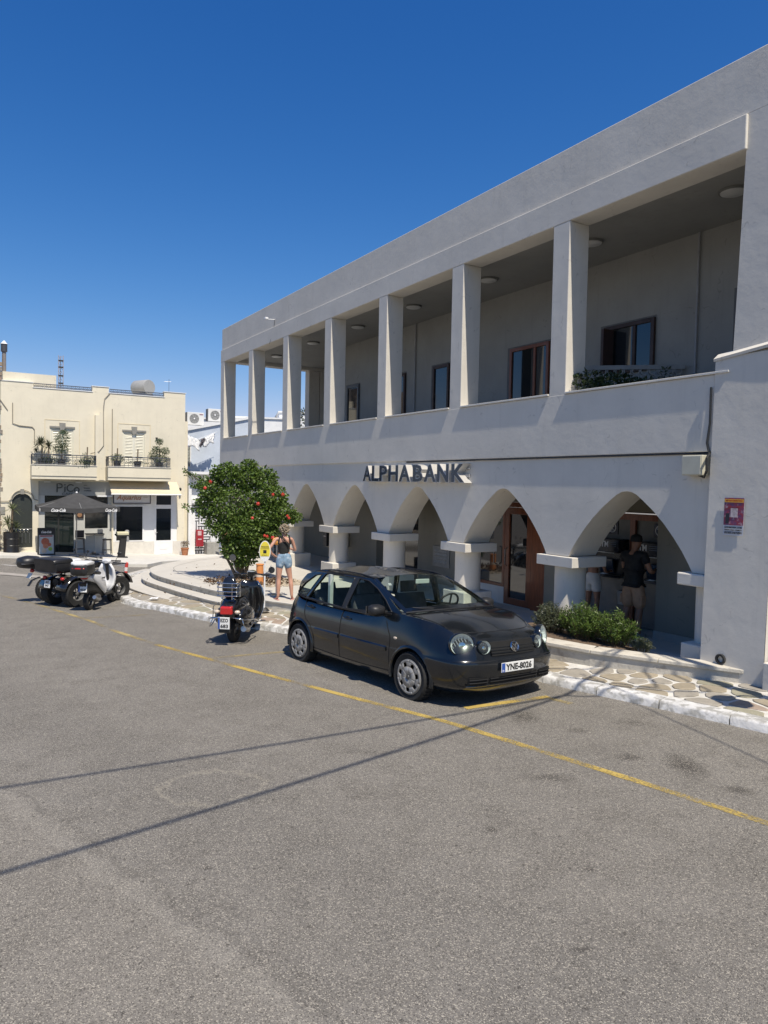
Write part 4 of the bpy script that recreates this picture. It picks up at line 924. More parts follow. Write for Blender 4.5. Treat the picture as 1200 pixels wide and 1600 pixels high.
f = MB(); f.bx(9.05, 9.12, 1.95, 2.0, 3.55, 4.75); f.bx(9.42, 9.48, 1.95, 2.0, 3.55, 4.75); f.bx(9.12, 9.42, 1.95, 2.0, 4.68, 4.75); fo = f.build('window', WPAINT, bl); MB().bx(9.12, 9.42, 1.985, 1.995, 3.55, 4.68).build('pane', M('net_curtain', (.35, .36, .33), .6, var=.6, scale=9), fo)
def acunit(loc, lab):
    t = thing('air_conditioner', lab, 'air conditioner', loc, HA, 'air conditioners on the roof')
    MB().bx(-.48, .48, -.18, .18, 0, .72).build('casing', M('ac_white', (.62, .62, .60), .5, var=.06), t, bevel=.02); MB().bx(-.52, -.485, -.17, .17, 0, .70).build('side_panel', M('ac_dark', .12), t)
    MB().lathe([(.27, -.19), (.25, -.2), (.25, -.185), (.0, -.182)], (-.08, 0, .36), 'Y', 24).build('fan_grille', M('ac_grille', (.28, .28, .27), .5), t, smooth=30)
    MB().ell((-.08, -.195, .36), (.05, .02, .05), 10, 6).build('fan_hub', WPAINT, t)
    for k in range(8): MB().tube([(-.08, -.2, .36), (-.08 + .25 * math.cos(k * PI / 4), -.2, .36 + .25 * math.sin(k * PI / 4))], .006, 4).build('grille_wire', M('ac_dark'), t)
    MB().bx(.22, .42, -.185, -.181, .58, .63).build('badge', M('ac_badge', (.2, .05, .08), .4), t); return t
acunit(hb(9.95, 3.0, 5.93), 'white air-conditioner unit on the sloping roof, just right of the cream house'); acunit(hb(11.15, 3.0, 6.2), 'white air-conditioner unit half hidden by the corner column of the bank')
ln = thing('washing_line', 'washing line slung below the sloping parapet', 'washing line', HB, HA); MB().tube([(8.9, 1.2, 5.3), (9.6, 1.2, 5.02), (10.7, 1.2, 5.5)], .008, 5).build('cord', WPAINT, ln)
def cloth(pts, mat, lab):
    t = MB(); t.grid(pts); 
    v = []; o = t.build('laundry', mat, None, smooth=60, label=lab, category='laundry', group='washing on the line'); o.location = HB; o.rotation_euler = (0, 0, HA)
    s_ = o.modifiers.new('thickness', 'SOLIDIFY'); s_.thickness = .01
    return o
def hang(x0, x1, z0, z1, d, wav=3): 
    return [[(x0 + (x1 - x0) * i / 8 + .05 * math.sin(j), 1.2 + .06 * math.sin(i * wav + j), (z0 + (z1 - z0) * i / 8) - d * j / 6 * (1 + .15 * math.sin(i))) for i in range(9)] for j in range(7)]
cloth(hang(8.92, 9.75, 5.27, 5.0, .55), M('laundry_white', (.8, .8, .8), .8), 'white sheet with a faint print hanging at the left of the line'); cloth(hang(9.78, 9.98, 5.05, 5.12, .42), M('laundry_grey', (.2, .18, .2), .8, var=.5, scale=12), 'small dark grey garment between the white washing')
cloth(hang(10.0, 10.55, 5.13, 5.42, .5), M('laundry_white'), 'white towel at the right end of the washing line'); cloth(hang(8.9, 9.08, 4.75, 4.7, .25), M('laundry_red', (.4, .03, .04), .8), 'small red garment at the left below the sheet')
# white houses and a tree far behind the gallery
for i, (x, y, w, h, lab) in enumerate(((-14.5, 52, 5, 7.2, 'far white house seen through the first gallery opening'), (-9.6, 55, 2.2, 7.55, 'far white parapet block with a railing, seen through the second gallery opening'), (-7.3, 58, 1.2, 8.3, 'narrow tall white block far behind the gallery'))):
    t = thing('far_house', lab, 'house', (x, y, 0), .2); MB().bx(-w, w, 0, 6, -2, h).build('wall', WHITE_F, t); MB().bx(-w - .1, w + .1, -.1, 6.1, h, h + .12).build('coping', WHITE_F, t)
    for k in (-.5, .5): MB().bx(k * w - .3, k * w + .3, -.03, -.005, h - 2.6, h - 1.4).build('window', DGLASS, t)
ft = thing('far_tree', 'dark tree far behind the gallery\'s end opening', 'tree', (-5.6, 50, -1)); g = MB(); leaves(g, (0, 0, 7.4), (.9, .9, 1.5), 500, .22); leaves(g, (.3, 0, 8.3), (.5, .5, .8), 150, .2); g.build('crown', leafmat('far_leaf', (.04, .06, .03), (.06, .08, .04)), ft, recalc=False); MB().tube([(0, 0, 0), (0, 0, 7.5)], [.2, .08]).build('trunk', M('bark', (.16, .12, .09), .9, var=.3, scale=10, bump=.01), ft)
# low white wall behind the platform
MBw = thing('low_white_wall', 'low white wall end with a grey base behind the tree', 'wall', (-5.6, 26.3, 0), .5); MB().bx(-.35, 1.6, -.1, .15, .12, .95).build('wall', WHITE_F, MBw); MB().bx(-.45, 1.7, -.2, .25, .1, .2).build('base', M('grey_stone'), MBw)
# ---------------------------------------------------------------- vehicles
PLATEW = M('plate_white', (.70, .70, .68), .4, var=.03); PLATEB = M('plate_blue', (.02, .08, .35), .4)
AMBER = M('amber', (.6, .2, .02), .3)
def wheel(par, c, r, w, rim_r, name='wheel', spokes=0, rimmat=None, side=-1, thin=False, hub=True):
    """axle along y; side = which way the outer face looks"""
    t = MB(); hw = w / 2
    t.lathe([(rim_r, -hw * .8), (r * .93, -hw), (r * .99, -hw * .75), (r, -hw * .4), (r, hw * .4), (r * .99, hw * .75), (r * .93, hw), (rim_r, hw * .8), (rim_r, -hw * .8)], (0, 0, 0), 'Y', 40)
    o = t.build(name, RUBBER, par, smooth=45); o.location = c
    g = MB()
    for k in range(int(36)):
        a = 2 * PI * k / 36; g.box((r * math.cos(a), 0, r * math.sin(a)), (.012, w * .72, r * .09), ry=-a)
    g.build('tread', RUBBER, o, kind='stuff')
    rm = rimmat or STEEL; m = MB()
    m.lathe([(rim_r, -hw * .82), (rim_r * .92, -hw * .6), (rim_r * .9, 0), (rim_r * .92, hw * .6), (rim_r, hw * .82)], (0, 0, 0), 'Y', 32)
    if spokes:
        for k in range(spokes):
            a = 2 * PI * k / spokes
            m.tube([(0, 0, 0), (rim_r * .93 * math.cos(a), 0, rim_r * .93 * math.sin(a))], rim_r * .07 if not thin else .006, 6)
    if hub: m.lathe([(0, -hw * .7), (rim_r * .25, -hw * .6), (rim_r * .28, hw * .6), (0, hw * .7)], (0, 0, 0), 'Y', 18)
    m.build('rim', rm, o, smooth=40); return o
def plate(par, c, w, h, lines, rz=0, tilt=0, name='number_plate', blue=True, wide=None, back=False):
    """plate facing -x (rear) or +x (front)"""
    p = MB().bx(-w / 2, w / 2, -.004, .004, -h / 2, h / 2).build(name, PLATEW, par, bevel=.004)
    p.location = c; p.rotation_euler = (tilt, 0, rz)
    if blue: MB().bx(-w / 2 + .004, -w / 2 + .004 + min(w, .52) * (.1 if w > .4 else .16), -.0055, -.0042, -h / 2 + .004, h / 2 - .004).build('blue_band', PLATEB, p)
    return p
def ptext(p, s, h, w, x, z):
    t = text_mb(s, h, .0015, w, off=.035, basis=FRONT, at=(x, -.0045, z)); return t.build('plate_print', TEXTK, p)

# --- the black hatchback -------------------------------------------------------------
CARP = M('car_paint', (.005, .007, .010), .22, var=.25, scale=3, coat=.75, spec=.4, patch=((.013, .013, .012), 2.5, .5, .8))
CART = M('car_black_trim', (.014, .014, .015), .5, var=.2, scale=20)
CARG = glass('car_glass', (.01, .016, .014), .09)
INT = M('car_interior', (.08, .08, .085), .8, var=.3, scale=8); INTL = M('car_interior_grey', (.24, .25, .235), .8, var=.2, scale=8)
CS = 1.115; CDX, CDY = math.sin(R(143)), -math.cos(R(143))
CARX = .38 - CDX * 1.23 * 1.14 + CDY * .80 * 1.18; CARY = 9.27 + CDY * 1.23 * 1.14 + CDX * .80 * 1.18
car = thing('parked_car', 'black five-door hatchback with plastic wheel covers parked at the kerb in front of the bank', 'car', (CARX, CARY, -.115), 0, sc=CS)
car.scale = (1.14, 1.18, 1.075)
car.rotation_euler = (R(-1.8), R(-1.7), math.atan2(-CDY, CDX))
def spl(P, n):
    c = catmull(P, 12); out = []; L = [0]
    for a, b in zip(c, c[1:]): L.append(L[-1] + math.dist(a, b))
    j = 0
    for i in range(n):
        s = L[-1] * i / (n - 1)
        while j < len(L) - 2 and L[j + 1] < s: j += 1
        t = (s - L[j]) / max(1e-9, L[j + 1] - L[j]); out.append(tuple(a + (b - a) * t for a, b in zip(c[j], c[j + 1])))
    return out
# plan outlines (x, y) at heights; right half is mirrored. z rows with inset
OUT = [(2.05, 0), (2.04, .30), (1.995, .57), (1.87, .73), (1.62, .80), (1.23, .82), (.8, .825), (.3, .828), (-.3, .828), (-.8, .825), (-1.23, .82), (-1.5, .79), (-1.70, .70), (-1.82, .45), (-1.85, 0)]
ZROW = [  # z at front, z at middle, z at rear, inset front, inset side, inset rear
    (.20, .21, .24, .10, .055, .10), (.27, .27, .30, .03, .02, .03), (.36, .36, .38, .0, .004, .0), (.48, .48, .50, -.02, -.004, -.02), (.57, .575, .58, -.02, -.006, -.02),
    (.585, .59, .60, -.0, -.002, -.005), (.67, .68, .72, .03, .002, .02), (.77, .80, .84, .075, .018, .05), (.84, .875, .93, .13, .045, .08), (.875, .915, .985, .185, .07, .10)]
N = 90
def outline(row):
    zf, zm, zr, fi, si, ri = row
    pts = []
    for x, y in OUT:
        wf = ss(1.05, 1.9, x); wr = ss(-1.2, -1.8, x) if False else (1 - ss(-1.8, -1.1, x)); ws = 1 - wf - wr
        nx = x - (fi * wf - ri * wr); ny = max(0, y - (si * (1 - 0) if y > 0 else 0) * (1 if y > .6 else y / .6) - (fi * .5 * wf * (y > .3)))
        z = zf * wf + zm * ws + zr * wr + (.085 if zm > .9 else .045) * (zm > .86) * ss(.15, .9, x) * (1 - ss(1.5, 1.95, x))
        pts.append((nx, ny, z))
    return spl(pts, N)
rows = [outline(r) for r in ZROW]
# refine vertical direction
fine = []
cols_ = [catmull([rows[j][i] for j in range(len(rows))], 4) for i in range(N)]
NV = len(cols_[0])
ARC = [(1.23, .30, .335), (-1.23, .30, .335)]
def bodyside(sy):
    vs = []; idx = {}
    for i in range(N):
        for j in range(NV):
            x, y, z = cols_[i][j]
            idx[i, j] = len(vs); vs.append([x, y * sy, z, abs(y)])
    def ind(v):
        for ax, az, r in ARC:
            if math.hypot(v[0] - ax, v[2] - az) < r and v[3] > .45: return (ax, az, r)
    fs = []
    for i in range(N - 1):
        for j in range(NV - 1):
            q = [idx[i, j], idx[i + 1, j], idx[i + 1, j + 1], idx[i, j + 1]]
            c = sum(1 for k in q if ind(vs[k]))
            if c == 4: continue
            if c >= 1:
                cx = sum(vs[k][0] for k in q) / 4; cz = sum(vs[k][2] for k in q) / 4
                if ind([cx, 0, cz, .8]): continue
            fs.append(q)
    used = {k for f in fs for k in f}
    for k in used:
        a = ind(vs[k])
        if a:
            dx, dz = vs[k][0] - a[0], vs[k][2] - a[1]; l = math.hypot(dx, dz) or 1
            if l > a[2] * .6: vs[k][0] = a[0] + dx / l * a[2]; vs[k][2] = a[1] + dz / l * a[2]
    return [tuple(v[:3]) for v in vs], fs
b = MB()
for sy in (1, -1):
    v, f = bodyside(sy); b.add(v, [tuple(q if sy < 0 else q[::-1]) for q in f])
# wheel arch flares and liners
for ax, az, r in ARC:
    for sy in (1, -1):
        g = []
        for k in range(25):
            a = R(-12) + R(204) * k / 24; ca, sa = math.cos(a), math.sin(a)
            row = []
            for rr, yy in ((r + .045, .816), (r + .03, .832), (r + .008, .838), (r - .006, .825), (r - .012, .62)):
                x, z = ax + rr * ca, az + rr * sa
                yb_ = yy - (.035 * max(0, abs(x) - 1.42) / .2 if abs(x) > 1.42 else 0) - max(0, z - .60) * .12
                row.append((x, yb_ * sy, z))
            g.append(row)
        b.grid(g)
belt = rows[-1]
kF = min(range(N), key=lambda i: abs(belt[i][0] - .98) + (0 if i < N * .6 else 9)); 
# bonnet: between the front-edge curve and the cowl
front = [belt[i] for i in range(0, kF + 1)]
kc_ = min(range(len(front)), key=lambda i: math.dist(front[i][:2], (1.60, .66)))
def coons(top, bot, left, right, bulge=0, nb=None):
    m_, n_ = len(left), len(top); out = []
    for i in range(m_):
        v = i / (m_ - 1); r = []
        for j in range(n_):
            u = j / (n_ - 1); p = []
            for k in range(3):
                c = (1 - v) * top[j][k] + v * bot[j][k] + (1 - u) * left[i][k] + u * right[i][k] - ((1 - u) * (1 - v) * top[0][k] + u * (1 - v) * top[-1][k] + (1 - u) * v * bot[0][k] + u * v * bot[-1][k])
                p.append(c)
            q = 16 * u * (1 - u) * v * (1 - v) if nb is None else nb(u, v)
            p[2] += bulge * q; r.append(tuple(p))
        out.append(r)
    return out
def relax(P, bulge, mirror=False):
    P = [[list(p) for p in r] for r in P]; m_, n_ = len(P), len(P[0])
    for _ in range(60):
        Q = [[p[:] for p in r] for r in P]
        for i in range(1, m_ - 1):
            for j in range(0 if True else 1, n_ - 1):
                for k in range(3):
                    lf = P[i][j - 1][k] if j else (P[i][1][k] if k != 1 else -P[i][1][1])
                    Q[i][j][k] = (lf + P[i][j + 1][k] + P[i - 1][j][k] + P[i + 1][j][k]) / 4
        if mirror:
            for i in range(1, m_ - 1):
                for k in range(3): Q[i][0][k] = P[i][0][k]
        P = Q
    for i in range(m_):
        for j in range(n_):
            u, v = j / (n_ - 1), i / (m_ - 1); P[i][j][2] += bulge * (1 - u * u) * 4 * v * (1 - v)
    return [[tuple(p) for p in r] for r in P]
cow_c = (1.16, 0, 1.045); cow_s = front[-1]
topc = spl([(front[0]), front[kc_ // 2], front[kc_]], 14) if False else spl([front[i] for i in range(0, kc_ + 1, max(1, kc_ // 6))] + [front[kc_]], 16)
sidec = spl([front[i] for i in range(kc_, len(front), max(1, (len(front) - kc_) // 5))] + [front[-1]], 16)
cowl = spl([cow_c, (1.13, .3, 1.042), (1.05, .58, 1.02), cow_s], 16)
cent = spl([front[0], (1.72, 0, .965), (1.42, 0, 1.015), cow_c], 16)
bon = relax(coons(topc, cowl, cent, sidec, 0), .016)
for sy in (1, -1): b.grid([[(x, y * sy, z) for x, y, z in r] for r in bon])
body = b.build('body', CARP, car, smooth=38)
wm = body.modifiers.new('weld', 'WELD'); wm.merge_threshold = .004
# bonnet shut line
sl = MB()
for sy in (1, -1):
    sl.tube([(x, y * sy, z + .003) for x, y, z in [r[14] for r in bon]], .004, 4); sl.tube([(x - .01, y * sy, z + .004) for x, y, z in topc], .004, 4)
sl.build('bonnet_gap', CART, body)
# greenhouse
rb_s = {.98: None}
def belt_at(x):
    c = [p for p in belt if True]; 
    best = min((p for p in c if p[1] > .3), key=lambda p: abs(p[0] - x)); return best
RF = [(.30, 0, 1.425), (.28, .28, 1.415), (.22, .50, 1.385), (.17, .585, 1.36)]        # roof front edge
RR = [(-1.50, 0, 1.36), (-1.48, .28, 1.352), (-1.44, .46, 1.33), (-1.40, .545, 1.30)]      # roof rear edge
REDGE = [(.17, .585, 1.36), (-.1, .60, 1.395), (-.6, .60, 1.40), (-1.05, .585, 1.375), (-1.40, .545, 1.30)]
RC = [(.30, 0, 1.425), (-.1, 0, 1.462), (-.6, 0, 1.468), (-1.1, 0, 1.43), (-1.50, 0, 1.36)]
roof = relax(coons(spl(RF, 12), spl(RR, 12), spl(RC, 16), spl(REDGE, 16), 0), .0, True)
rfm = MB()
for sy in (1, -1): rfm.grid([[(x, y * sy, z) for x, y, z in r] for r in roof])
rfo = rfm.build('roof', CARP, car, smooth=50); wm = rfo.modifiers.new('weld', 'WELD'); wm.merge_threshold = .003
gr = MB(); 
for sy in (1, -1): gr.tube([(x, y * sy * .97, z + .012) for x, y, z in spl(REDGE, 16)], .010, 5)
gr.build('roof_seam', CART, car)
# windscreen: inner glass within a painted surround
wsB = [(x + .0, y, z + .004) for x, y, z in spl([cow_c, (1.13, .3, 1.042), (1.05, .58, 1.025), (.98, .70, 1.01)], 14)]; wsT = spl(RF, 14)
cenl = spl([wsB[0], (.76, 0, 1.235), wsT[0]], 10); apil = spl([wsB[-1], (.60, .675, 1.19), wsT[-1]], 10)
ws = coons(wsB, wsT, cenl, apil, .01)
gm = MB(); pm_ = MB()
for sy in (1, -1):
    gm.grid([[(x, y * sy, z) for x, y, z in r[:13]] for r in ws[1:]])
    pm_.grid([[(x, y * sy, z) for x, y, z in r[12:]] for r in ws]); pm_.grid([[(x, y * sy, z) for x, y, z in r[:13]] for r in ws[:2]])
o_ = gm.build('windscreen', CARG, car, smooth=60)
pm_.build('windscreen_pillar', CARP, car, smooth=60)
sc = MB(); sc.tube([(x + .02, y, z + .01) for x, y, z in wsB], .012, 6); sc.tube([(x + .02, -y, z + .01) for x, y, z in wsB], .012, 6); sc.build('scuttle', CART, car)
wp = MB(); wp.tube([(1.10, .30, 1.065), (1.04, .02, 1.08), (.99, -.30, 1.085)], .007, 5); wp.tube([(1.08, -.28, 1.065), (1.03, -.5, 1.07), (.985, -.6, 1.08)], .007, 5); wp.build('wiper', CART, car)
MB().bx(.30, .34, -.62, -.56, 1.30, 1.32) if False else None
MB().box((.40, -.50, 1.31), (.006, .045, .035), ry=-.6).build('windscreen_sticker', M('sticker', (.5, .5, .5), .5), car)
# side windows and pillars on a tumbling surface
_bl = sorted((p[0], p[1]) for p in belt if p[1] > .1)
def byx(x):
    for (a, b_), (c, d) in zip(_bl, _bl[1:]):
        if a <= x <= c: return b_ + (d - b_) * (x - a) / max(1e-6, c - a)
    return _bl[0][1]
def sidey(x, z):
    t = max(0, min(1, (z - .93) / .45)); top = .598 - .05 * ss(-.9, -1.45, x) if False else (.598 if x > -.95 else .598 - .10 * (-.95 - x)) - (.02 * max(0, x - 0) / .3)
    y0 = min(.768, byx(x) + .008) if x < -1.1 else .768 - .10 * max(0, x - .75)
    return y0 + (top - y0) * (t ** 1.15)
def sidepoly(outer, holes=(), off=0, sy=-1):
    loops = [[Vector((x, z, 0)) for x, z in outer]] + [[Vector((x, z, 0)) for x, z in h] for h in holes]
    tri = geometry.tessellate_polygon(loops); flat = [p for l in loops for p in l]
    return [(p.x, sy * (sidey(p.x, p.y) + off), p.y) for p in flat], [tuple(t) for t in tri]
def rnd(P, n=4, r=.22):
    out = []
    for i in range(len(P)):
        a, b_, c = P[i - 1], P[i], P[(i + 1) % len(P)]
        for k in range(n + 1):
            t = k / n; s0 = (b_[0] + (a[0] - b_[0]) * r * .35, b_[1] + (a[1] - b_[1]) * r * .35); s1 = (b_[0] + (c[0] - b_[0]) * r * .35, b_[1] + (c[1] - b_[1]) * r * .35)
            out.append(((1 - t) ** 2 * s0[0] + 2 * t * (1 - t) * b_[0] + t * t * s1[0], (1 - t) ** 2 * s0[1] + 2 * t * (1 - t) * b_[1] + t * t * s1[1]))
    return out
def dens(P, d=.07):
    out = []
    for a, b_ in zip(P, P[1:] + P[:1]):
        n = max(1, int(math.dist(a, b_) / d)); out += [(a[0] + (b_[0] - a[0]) * k / n, a[1] + (b_[1] - a[1]) * k / n) for k in range(n)]
    return out
GO = [(.99, .985), (.62, 1.175), (.38, 1.285), (.18, 1.365), (-.1, 1.398), (-.6, 1.403), (-1.05, 1.378), (-1.41, 1.30), (-1.60, 1.12), (-1.74, .99), (-1.3, .965), (-.3, .925), (.5, .92)]
W1 = [(.68, .985), (.79, 1.01), (.60, 1.135), (.36, 1.255), (.14, 1.335), (-.08, 1.352), (-.14, .94)]
W2 = [(-.22, .945), (-.17, 1.352), (-.5, 1.357), (-.88, 1.345), (-1.03, 1.12), (-1.12, .975)]
W3 = [(-1.19, .985), (-1.10, 1.12), (-.97, 1.335), (-1.16, 1.30), (-1.36, 1.17), (-1.50, 1.03), (-1.44, 1.0)]
for sy in (-1, 1):
    f = MB(); f.add(*sidepoly(dens(GO), [dens(rnd(W)) for W in (W1, W2, W3)], 0, sy)); fo = f.build('side_frame', CARP, car)
    s_ = fo.modifiers.new('t', 'SOLIDIFY'); s_.thickness = .03; s_.offset = 0
    for W, nm in ((W1, 'front_side_window'), (W2, 'rear_side_window'), (W3, 'quarter_window')):
        g = MB(); g.add(*sidepoly(dens(rnd(W)), (), -.006, sy)); g.build(nm, CARG, car, recalc=False)
        rr_ = rnd(W); t = MB(); t.tube([(x, sy * (sidey(x, z) + .014), z) for x, z in rr_ + rr_[:1]], .008, 5); t.build('window_seal', CART, car)
    bp_ = MB(); bp_.add(*sidepoly(dens([(-.13, .94), (-.06, 1.36), (-.185, 1.365), (-.235, .945)]), (), .017, sy)); bp_.build('door_pillar', CART, car)
    t = MB(); t.tube([(x, sy * (sidey(x, z) + .016), z) for x, z in ((.80, .985), (.3, .945), (-.2, .935), (-.8, .95), (-1.2, .968), (-1.48, .99))], .009, 5); t.build('belt_trim', CART, car)
# body surface lookup for details on the flank
def flank(x, z):
    best = None
    for i in range(N):
        if cols_[i][0][1] < .4: continue
        if best is None or abs(cols_[i][20][0] - x) < abs(cols_[best][20][0] - x): best = i
    c = cols_[best]; k = min(range(NV), key=lambda j: abs(c[j][2] - z)); return c[k][1]
for sy in (-1, 1):
    g = MB()
    for P in ([(.86, .30), (.855, .5), (.86, .7), (.80, .80), (.74, .90)], [(-.20, .27), (-.20, .5), (-.195, .75), (-.19, .93)], [(-.83, .30), (-.84, .46), (-.95, .62), (-1.08, .70), (-1.13, .85), (-1.16, .96)], [(.85, .29), (.3, .275), (-.2, .275), (-.82, .29)]):
        Q = spl([(a, b_, 0) for a, b_ in P], 14); g.tube([(a, sy * (flank(a, b_) + .000), b_) for a, b_, _ in Q], .0055, 4)
    g.build('door_gap', M('gap_black', (.003, .003, .003), .8), car)
    for x0, x1 in ((-.80, -.22), (-.16, .80)):
        g = MB(); g.loft([[(x, sy * (flank(x, .56) - .004), .525), (x, sy * (flank(x, .56) + .014), .535), (x, sy * (flank(x, .56) + .014), .575), (x, sy * (flank(x, .56) - .004), .59)] for x in [x0 + (x1 - x0) * k / 8 for k in range(9)]])
        g.build('rubbing_strip', CARP, car)
    for x, z in ((-.06, .815), (-.98, .86)):
        h = MB(); y0 = flank(x, z)
        h.ell((x, sy * (y0 - .005), z - .01), (.055, .012, .045), 14, 8); ho = h.build('handle_recess', M('gap_black'), car, smooth=60)
        MB().tube([(x - .09, sy * (y0 + .004), z + .01), (x - .03, sy * (y0 + .035), z + .012), (x + .03, sy * (y0 + .035), z + .01), (x + .09, sy * (y0 + .004), z + .005)], [.014, .016, .016, .012], 8).build('handle', CARP, ho, smooth=60)
    MB().ell((.96, sy * (flank(.96, .72) + .002), .715), (.035, .01, .018), 12, 6).build('side_indicator', M('clear_lens', (.6, .5, .4), .15, coat=1), car, smooth=60)
    m = MB(); y0 = .80; m.sweep([(.58, 1.02, .06, .05, 3), (.64, 1.025, .105, .072, 3), (.71, 1.02, .10, .066, 3), (.75, 1.015, .06, .045, 3)], 18, y=sy * (y0 + .085)); mo = m.build('door_mirror', CART, car, smooth=60)
    MB().bx(.572, .578, sy * (y0 + .005), sy * (y0 + .165), .975, 1.07).build('mirror_glass', M('mirror', .6, .03, 1), mo); MB().tube([(.66, sy * (y0 - .07), .985), (.66, sy * (y0 + .03), 1.0)], .028, 8).build('mirror_arm', CART, mo)
# wheels with seven-window covers
COVER = M('wheel_cover', (.36, .35, .33), .38, .35, var=.25, scale=10)
def carwheel(c, sy):
    w = wheel(car, c, .292, .165, .20, rimmat=M('gap_black'), hub=False)
    d = MB(); yb_ = sy * .078; n = 7
    for k in range(n):
        a0 = 2 * PI * k / n + .2; 
        # solid spoke sector and trapezoid window
        def P(r, a, dy=0): return (r * math.cos(a), yb_ + sy * (.010 * (1 - r / .2) + dy), r * math.sin(a))
        st_ = 2 * PI / n; hw = .30 * st_ / 2
        d.grid([[P(r, a0 + (q - .5) * st_ * (1 - (2 * hw / st_) * s * 0)) for q in [j / 6 for j in range(7)]] for r, s in ((.03, 0), (.125, 0))])
        d.grid([[P(r, a0 + st_ / 2 + (q - .5) * 2 * (st_ / 2 - st_ * wdt)) for q in [j / 4 for j in range(5)]] for r, wdt in ((.125, .22), (.15, .22), (.17, .16), (.18, .10))])
        d.grid([[P(r, a0 + (q - .5) * st_) for q in [j / 6 for j in range(7)]] for r in (.176, .192, .203)])
        d.grid([[P(.125, a0 + (q - .5) * .44 * st_), P(.112, a0 + (q - .5) * .44 * st_, -.02)] for q in (0, 1)])
    d.lathe([(.203, yb_ + 0), (.206, yb_ - sy * .01), (.2, yb_ - sy * .03)], (0, 0, 0), 'Y', 36)
    co = d.build('wheel_cover', COVER, w, smooth=35, recalc=False); s_ = co.modifiers.new('t', 'SOLIDIFY'); s_.thickness = .006
    MB().lathe([(0, yb_ + sy * .022), (.026, yb_ + sy * .02), (.034, yb_ + sy * .008)], (0, 0, 0), 'Y', 18).build('hub_cap', M('hub_dark', (.12, .12, .12), .35, .6), w, smooth=40)
    e = MB(); 
    for k in range(5): a = 2 * PI * k / 5; e.cyl((.05 * math.cos(a), yb_ + sy * .006, .05 * math.sin(a)), (.05 * math.cos(a), yb_ + sy * .013, .05 * math.sin(a)), .008, n=8)
    e.build('wheel_bolts', M('gap_black'), w, kind='stuff')
for x in (1.23, -1.23):
    for sy in (-1, 1): carwheel((x, sy * .745, .29), sy)
# underbody and arch liners
u_ = MB(); u_.bx(-1.6, 1.7, -.60, .60, .20, .42)
u_.build('underbody', M('gap_black'), car)
l_ = MB()
for x in (1.23, -1.23):
    for sy in (-1, 1): l_.lathe([(.33, sy * .60), (.345, sy * .81)], (x, 0, .30), 'Y', 24, arc=(R(-15), R(195))); l_.lathe([(0, sy * .60), (.34, sy * .60)], (x, 0, .30), 'Y', 24, arc=(R(-30), R(210)))
l_.build('arch_liner', M('gap_black'), car, kind='stuff')
# headlights: round double lamps each side
LENS = glass('lamp_lens', (.5, .52, .54), .03, .02); REFL2 = M('reflector', .85, .25, .0, var=.3, scale=60)
def lamp(c, r, az, name):
    d = Vector((math.cos(az), math.sin(az), .12)).normalized(); q = Vector((0, 0, 1)).rotation_difference(d).to_matrix().to_4x4(); T = Matrix.Translation(c) @ q
    m = MB().lathe([(r * 1.10, -.05), (r * 1.12, .0), (r * 1.04, .014), (r, .008)], n=30).xf(T); o = m.build(name, CARP, car, smooth=50)
    MB().lathe([(r, .005), (r * .8, -.05), (r * .45, -.075), (0, -.08)], n=30).xf(T).build('reflector', REFL2, o, smooth=60)
    MB().lathe([(r * .34, -.02), (r * .30, -.005), (r * .1, .0), (0, .002)], (r * .1, 0, 0), n=18).xf(T).build('bulb_cap', M('bulb_chrome', .7, .08, 1), o, smooth=60)
    k = MB()
    for j in range(7): k.box((0, -r * .75 + j * r * .25, -.045), (r * 1.3 * math.cos((j - 3) * .42), .006, .03))
    k.xf(T).build('reflector_flute', M('flute', (.35, .36, .38), .2), o, kind='stuff')
    MB().lathe([(r, .006), (r * .9, .020), (r * .6, .032), (r * .3, .038), (0, .04)], n=30).xf(T).build('lens', LENS, o, smooth=60)
for sy in (-1, 1):
    lamp((1.878, sy * .630, .768), .126, sy * R(26), 'headlight'); lamp((1.992, sy * .412, .735), .076, sy * R(12), 'inner_headlight')
# grille, badge, bumper details
gx = lambda y: 2.050 - .18 * y * y
g = MB(); g.loft([[(gx(y) - .03, y, .635), (gx(y) + .006, y, .635), (gx(y) - .045, y, .785), (gx(y) - .08, y, .785)] for y in [-.33 + .66 * k / 10 for k in range(11)]]); gro = g.build('grille', M('gap_black'), car)
for k in range(4):
    z = .662 + k * .029; q = MB(); q.tube([(gx(y) + .012 - (z - .635) * .46, y, z) for y in [-.335 + .67 * j / 12 for j in range(13)]], .008, 6); q.build('grille_bar', CARP, gro, smooth=50)
bx_ = 2.032; q = MB(); q.lathe([(.050, 0), (.056, .008), (.062, 0)], n=28); 
vw = [[(-.030, .036), (0, .002), (.030, .036)], [(-.048, .012), (-.024, -.040), (0, -.006), (.024, -.040), (.048, .012)]]
for P in vw: q.tube([(x, y, .006) for x, y in P], .0055, 6)
T = Matrix.Translation((bx_ + .01, 0, .720)) @ Matrix(((0, 0, 1, 0), (1, 0, 0, 0), (0, 1, 0, 0), (0, 0, 0, 1))); bd_ = MB(); bd_.lathe([(0, -.01), (.056, -.004)], n=28)
q.xf(T @ Matrix.Rotation(-.35, 4, 'X')).build('badge', CHROME, gro, smooth=40); bd_.xf(T @ Matrix.Rotation(-.35, 4, 'X')).build('badge_ground', CART, gro)
bfx = lambda y: 2.058 - .10 * y * y - 1.0 * max(0, abs(y) - .48) ** 2
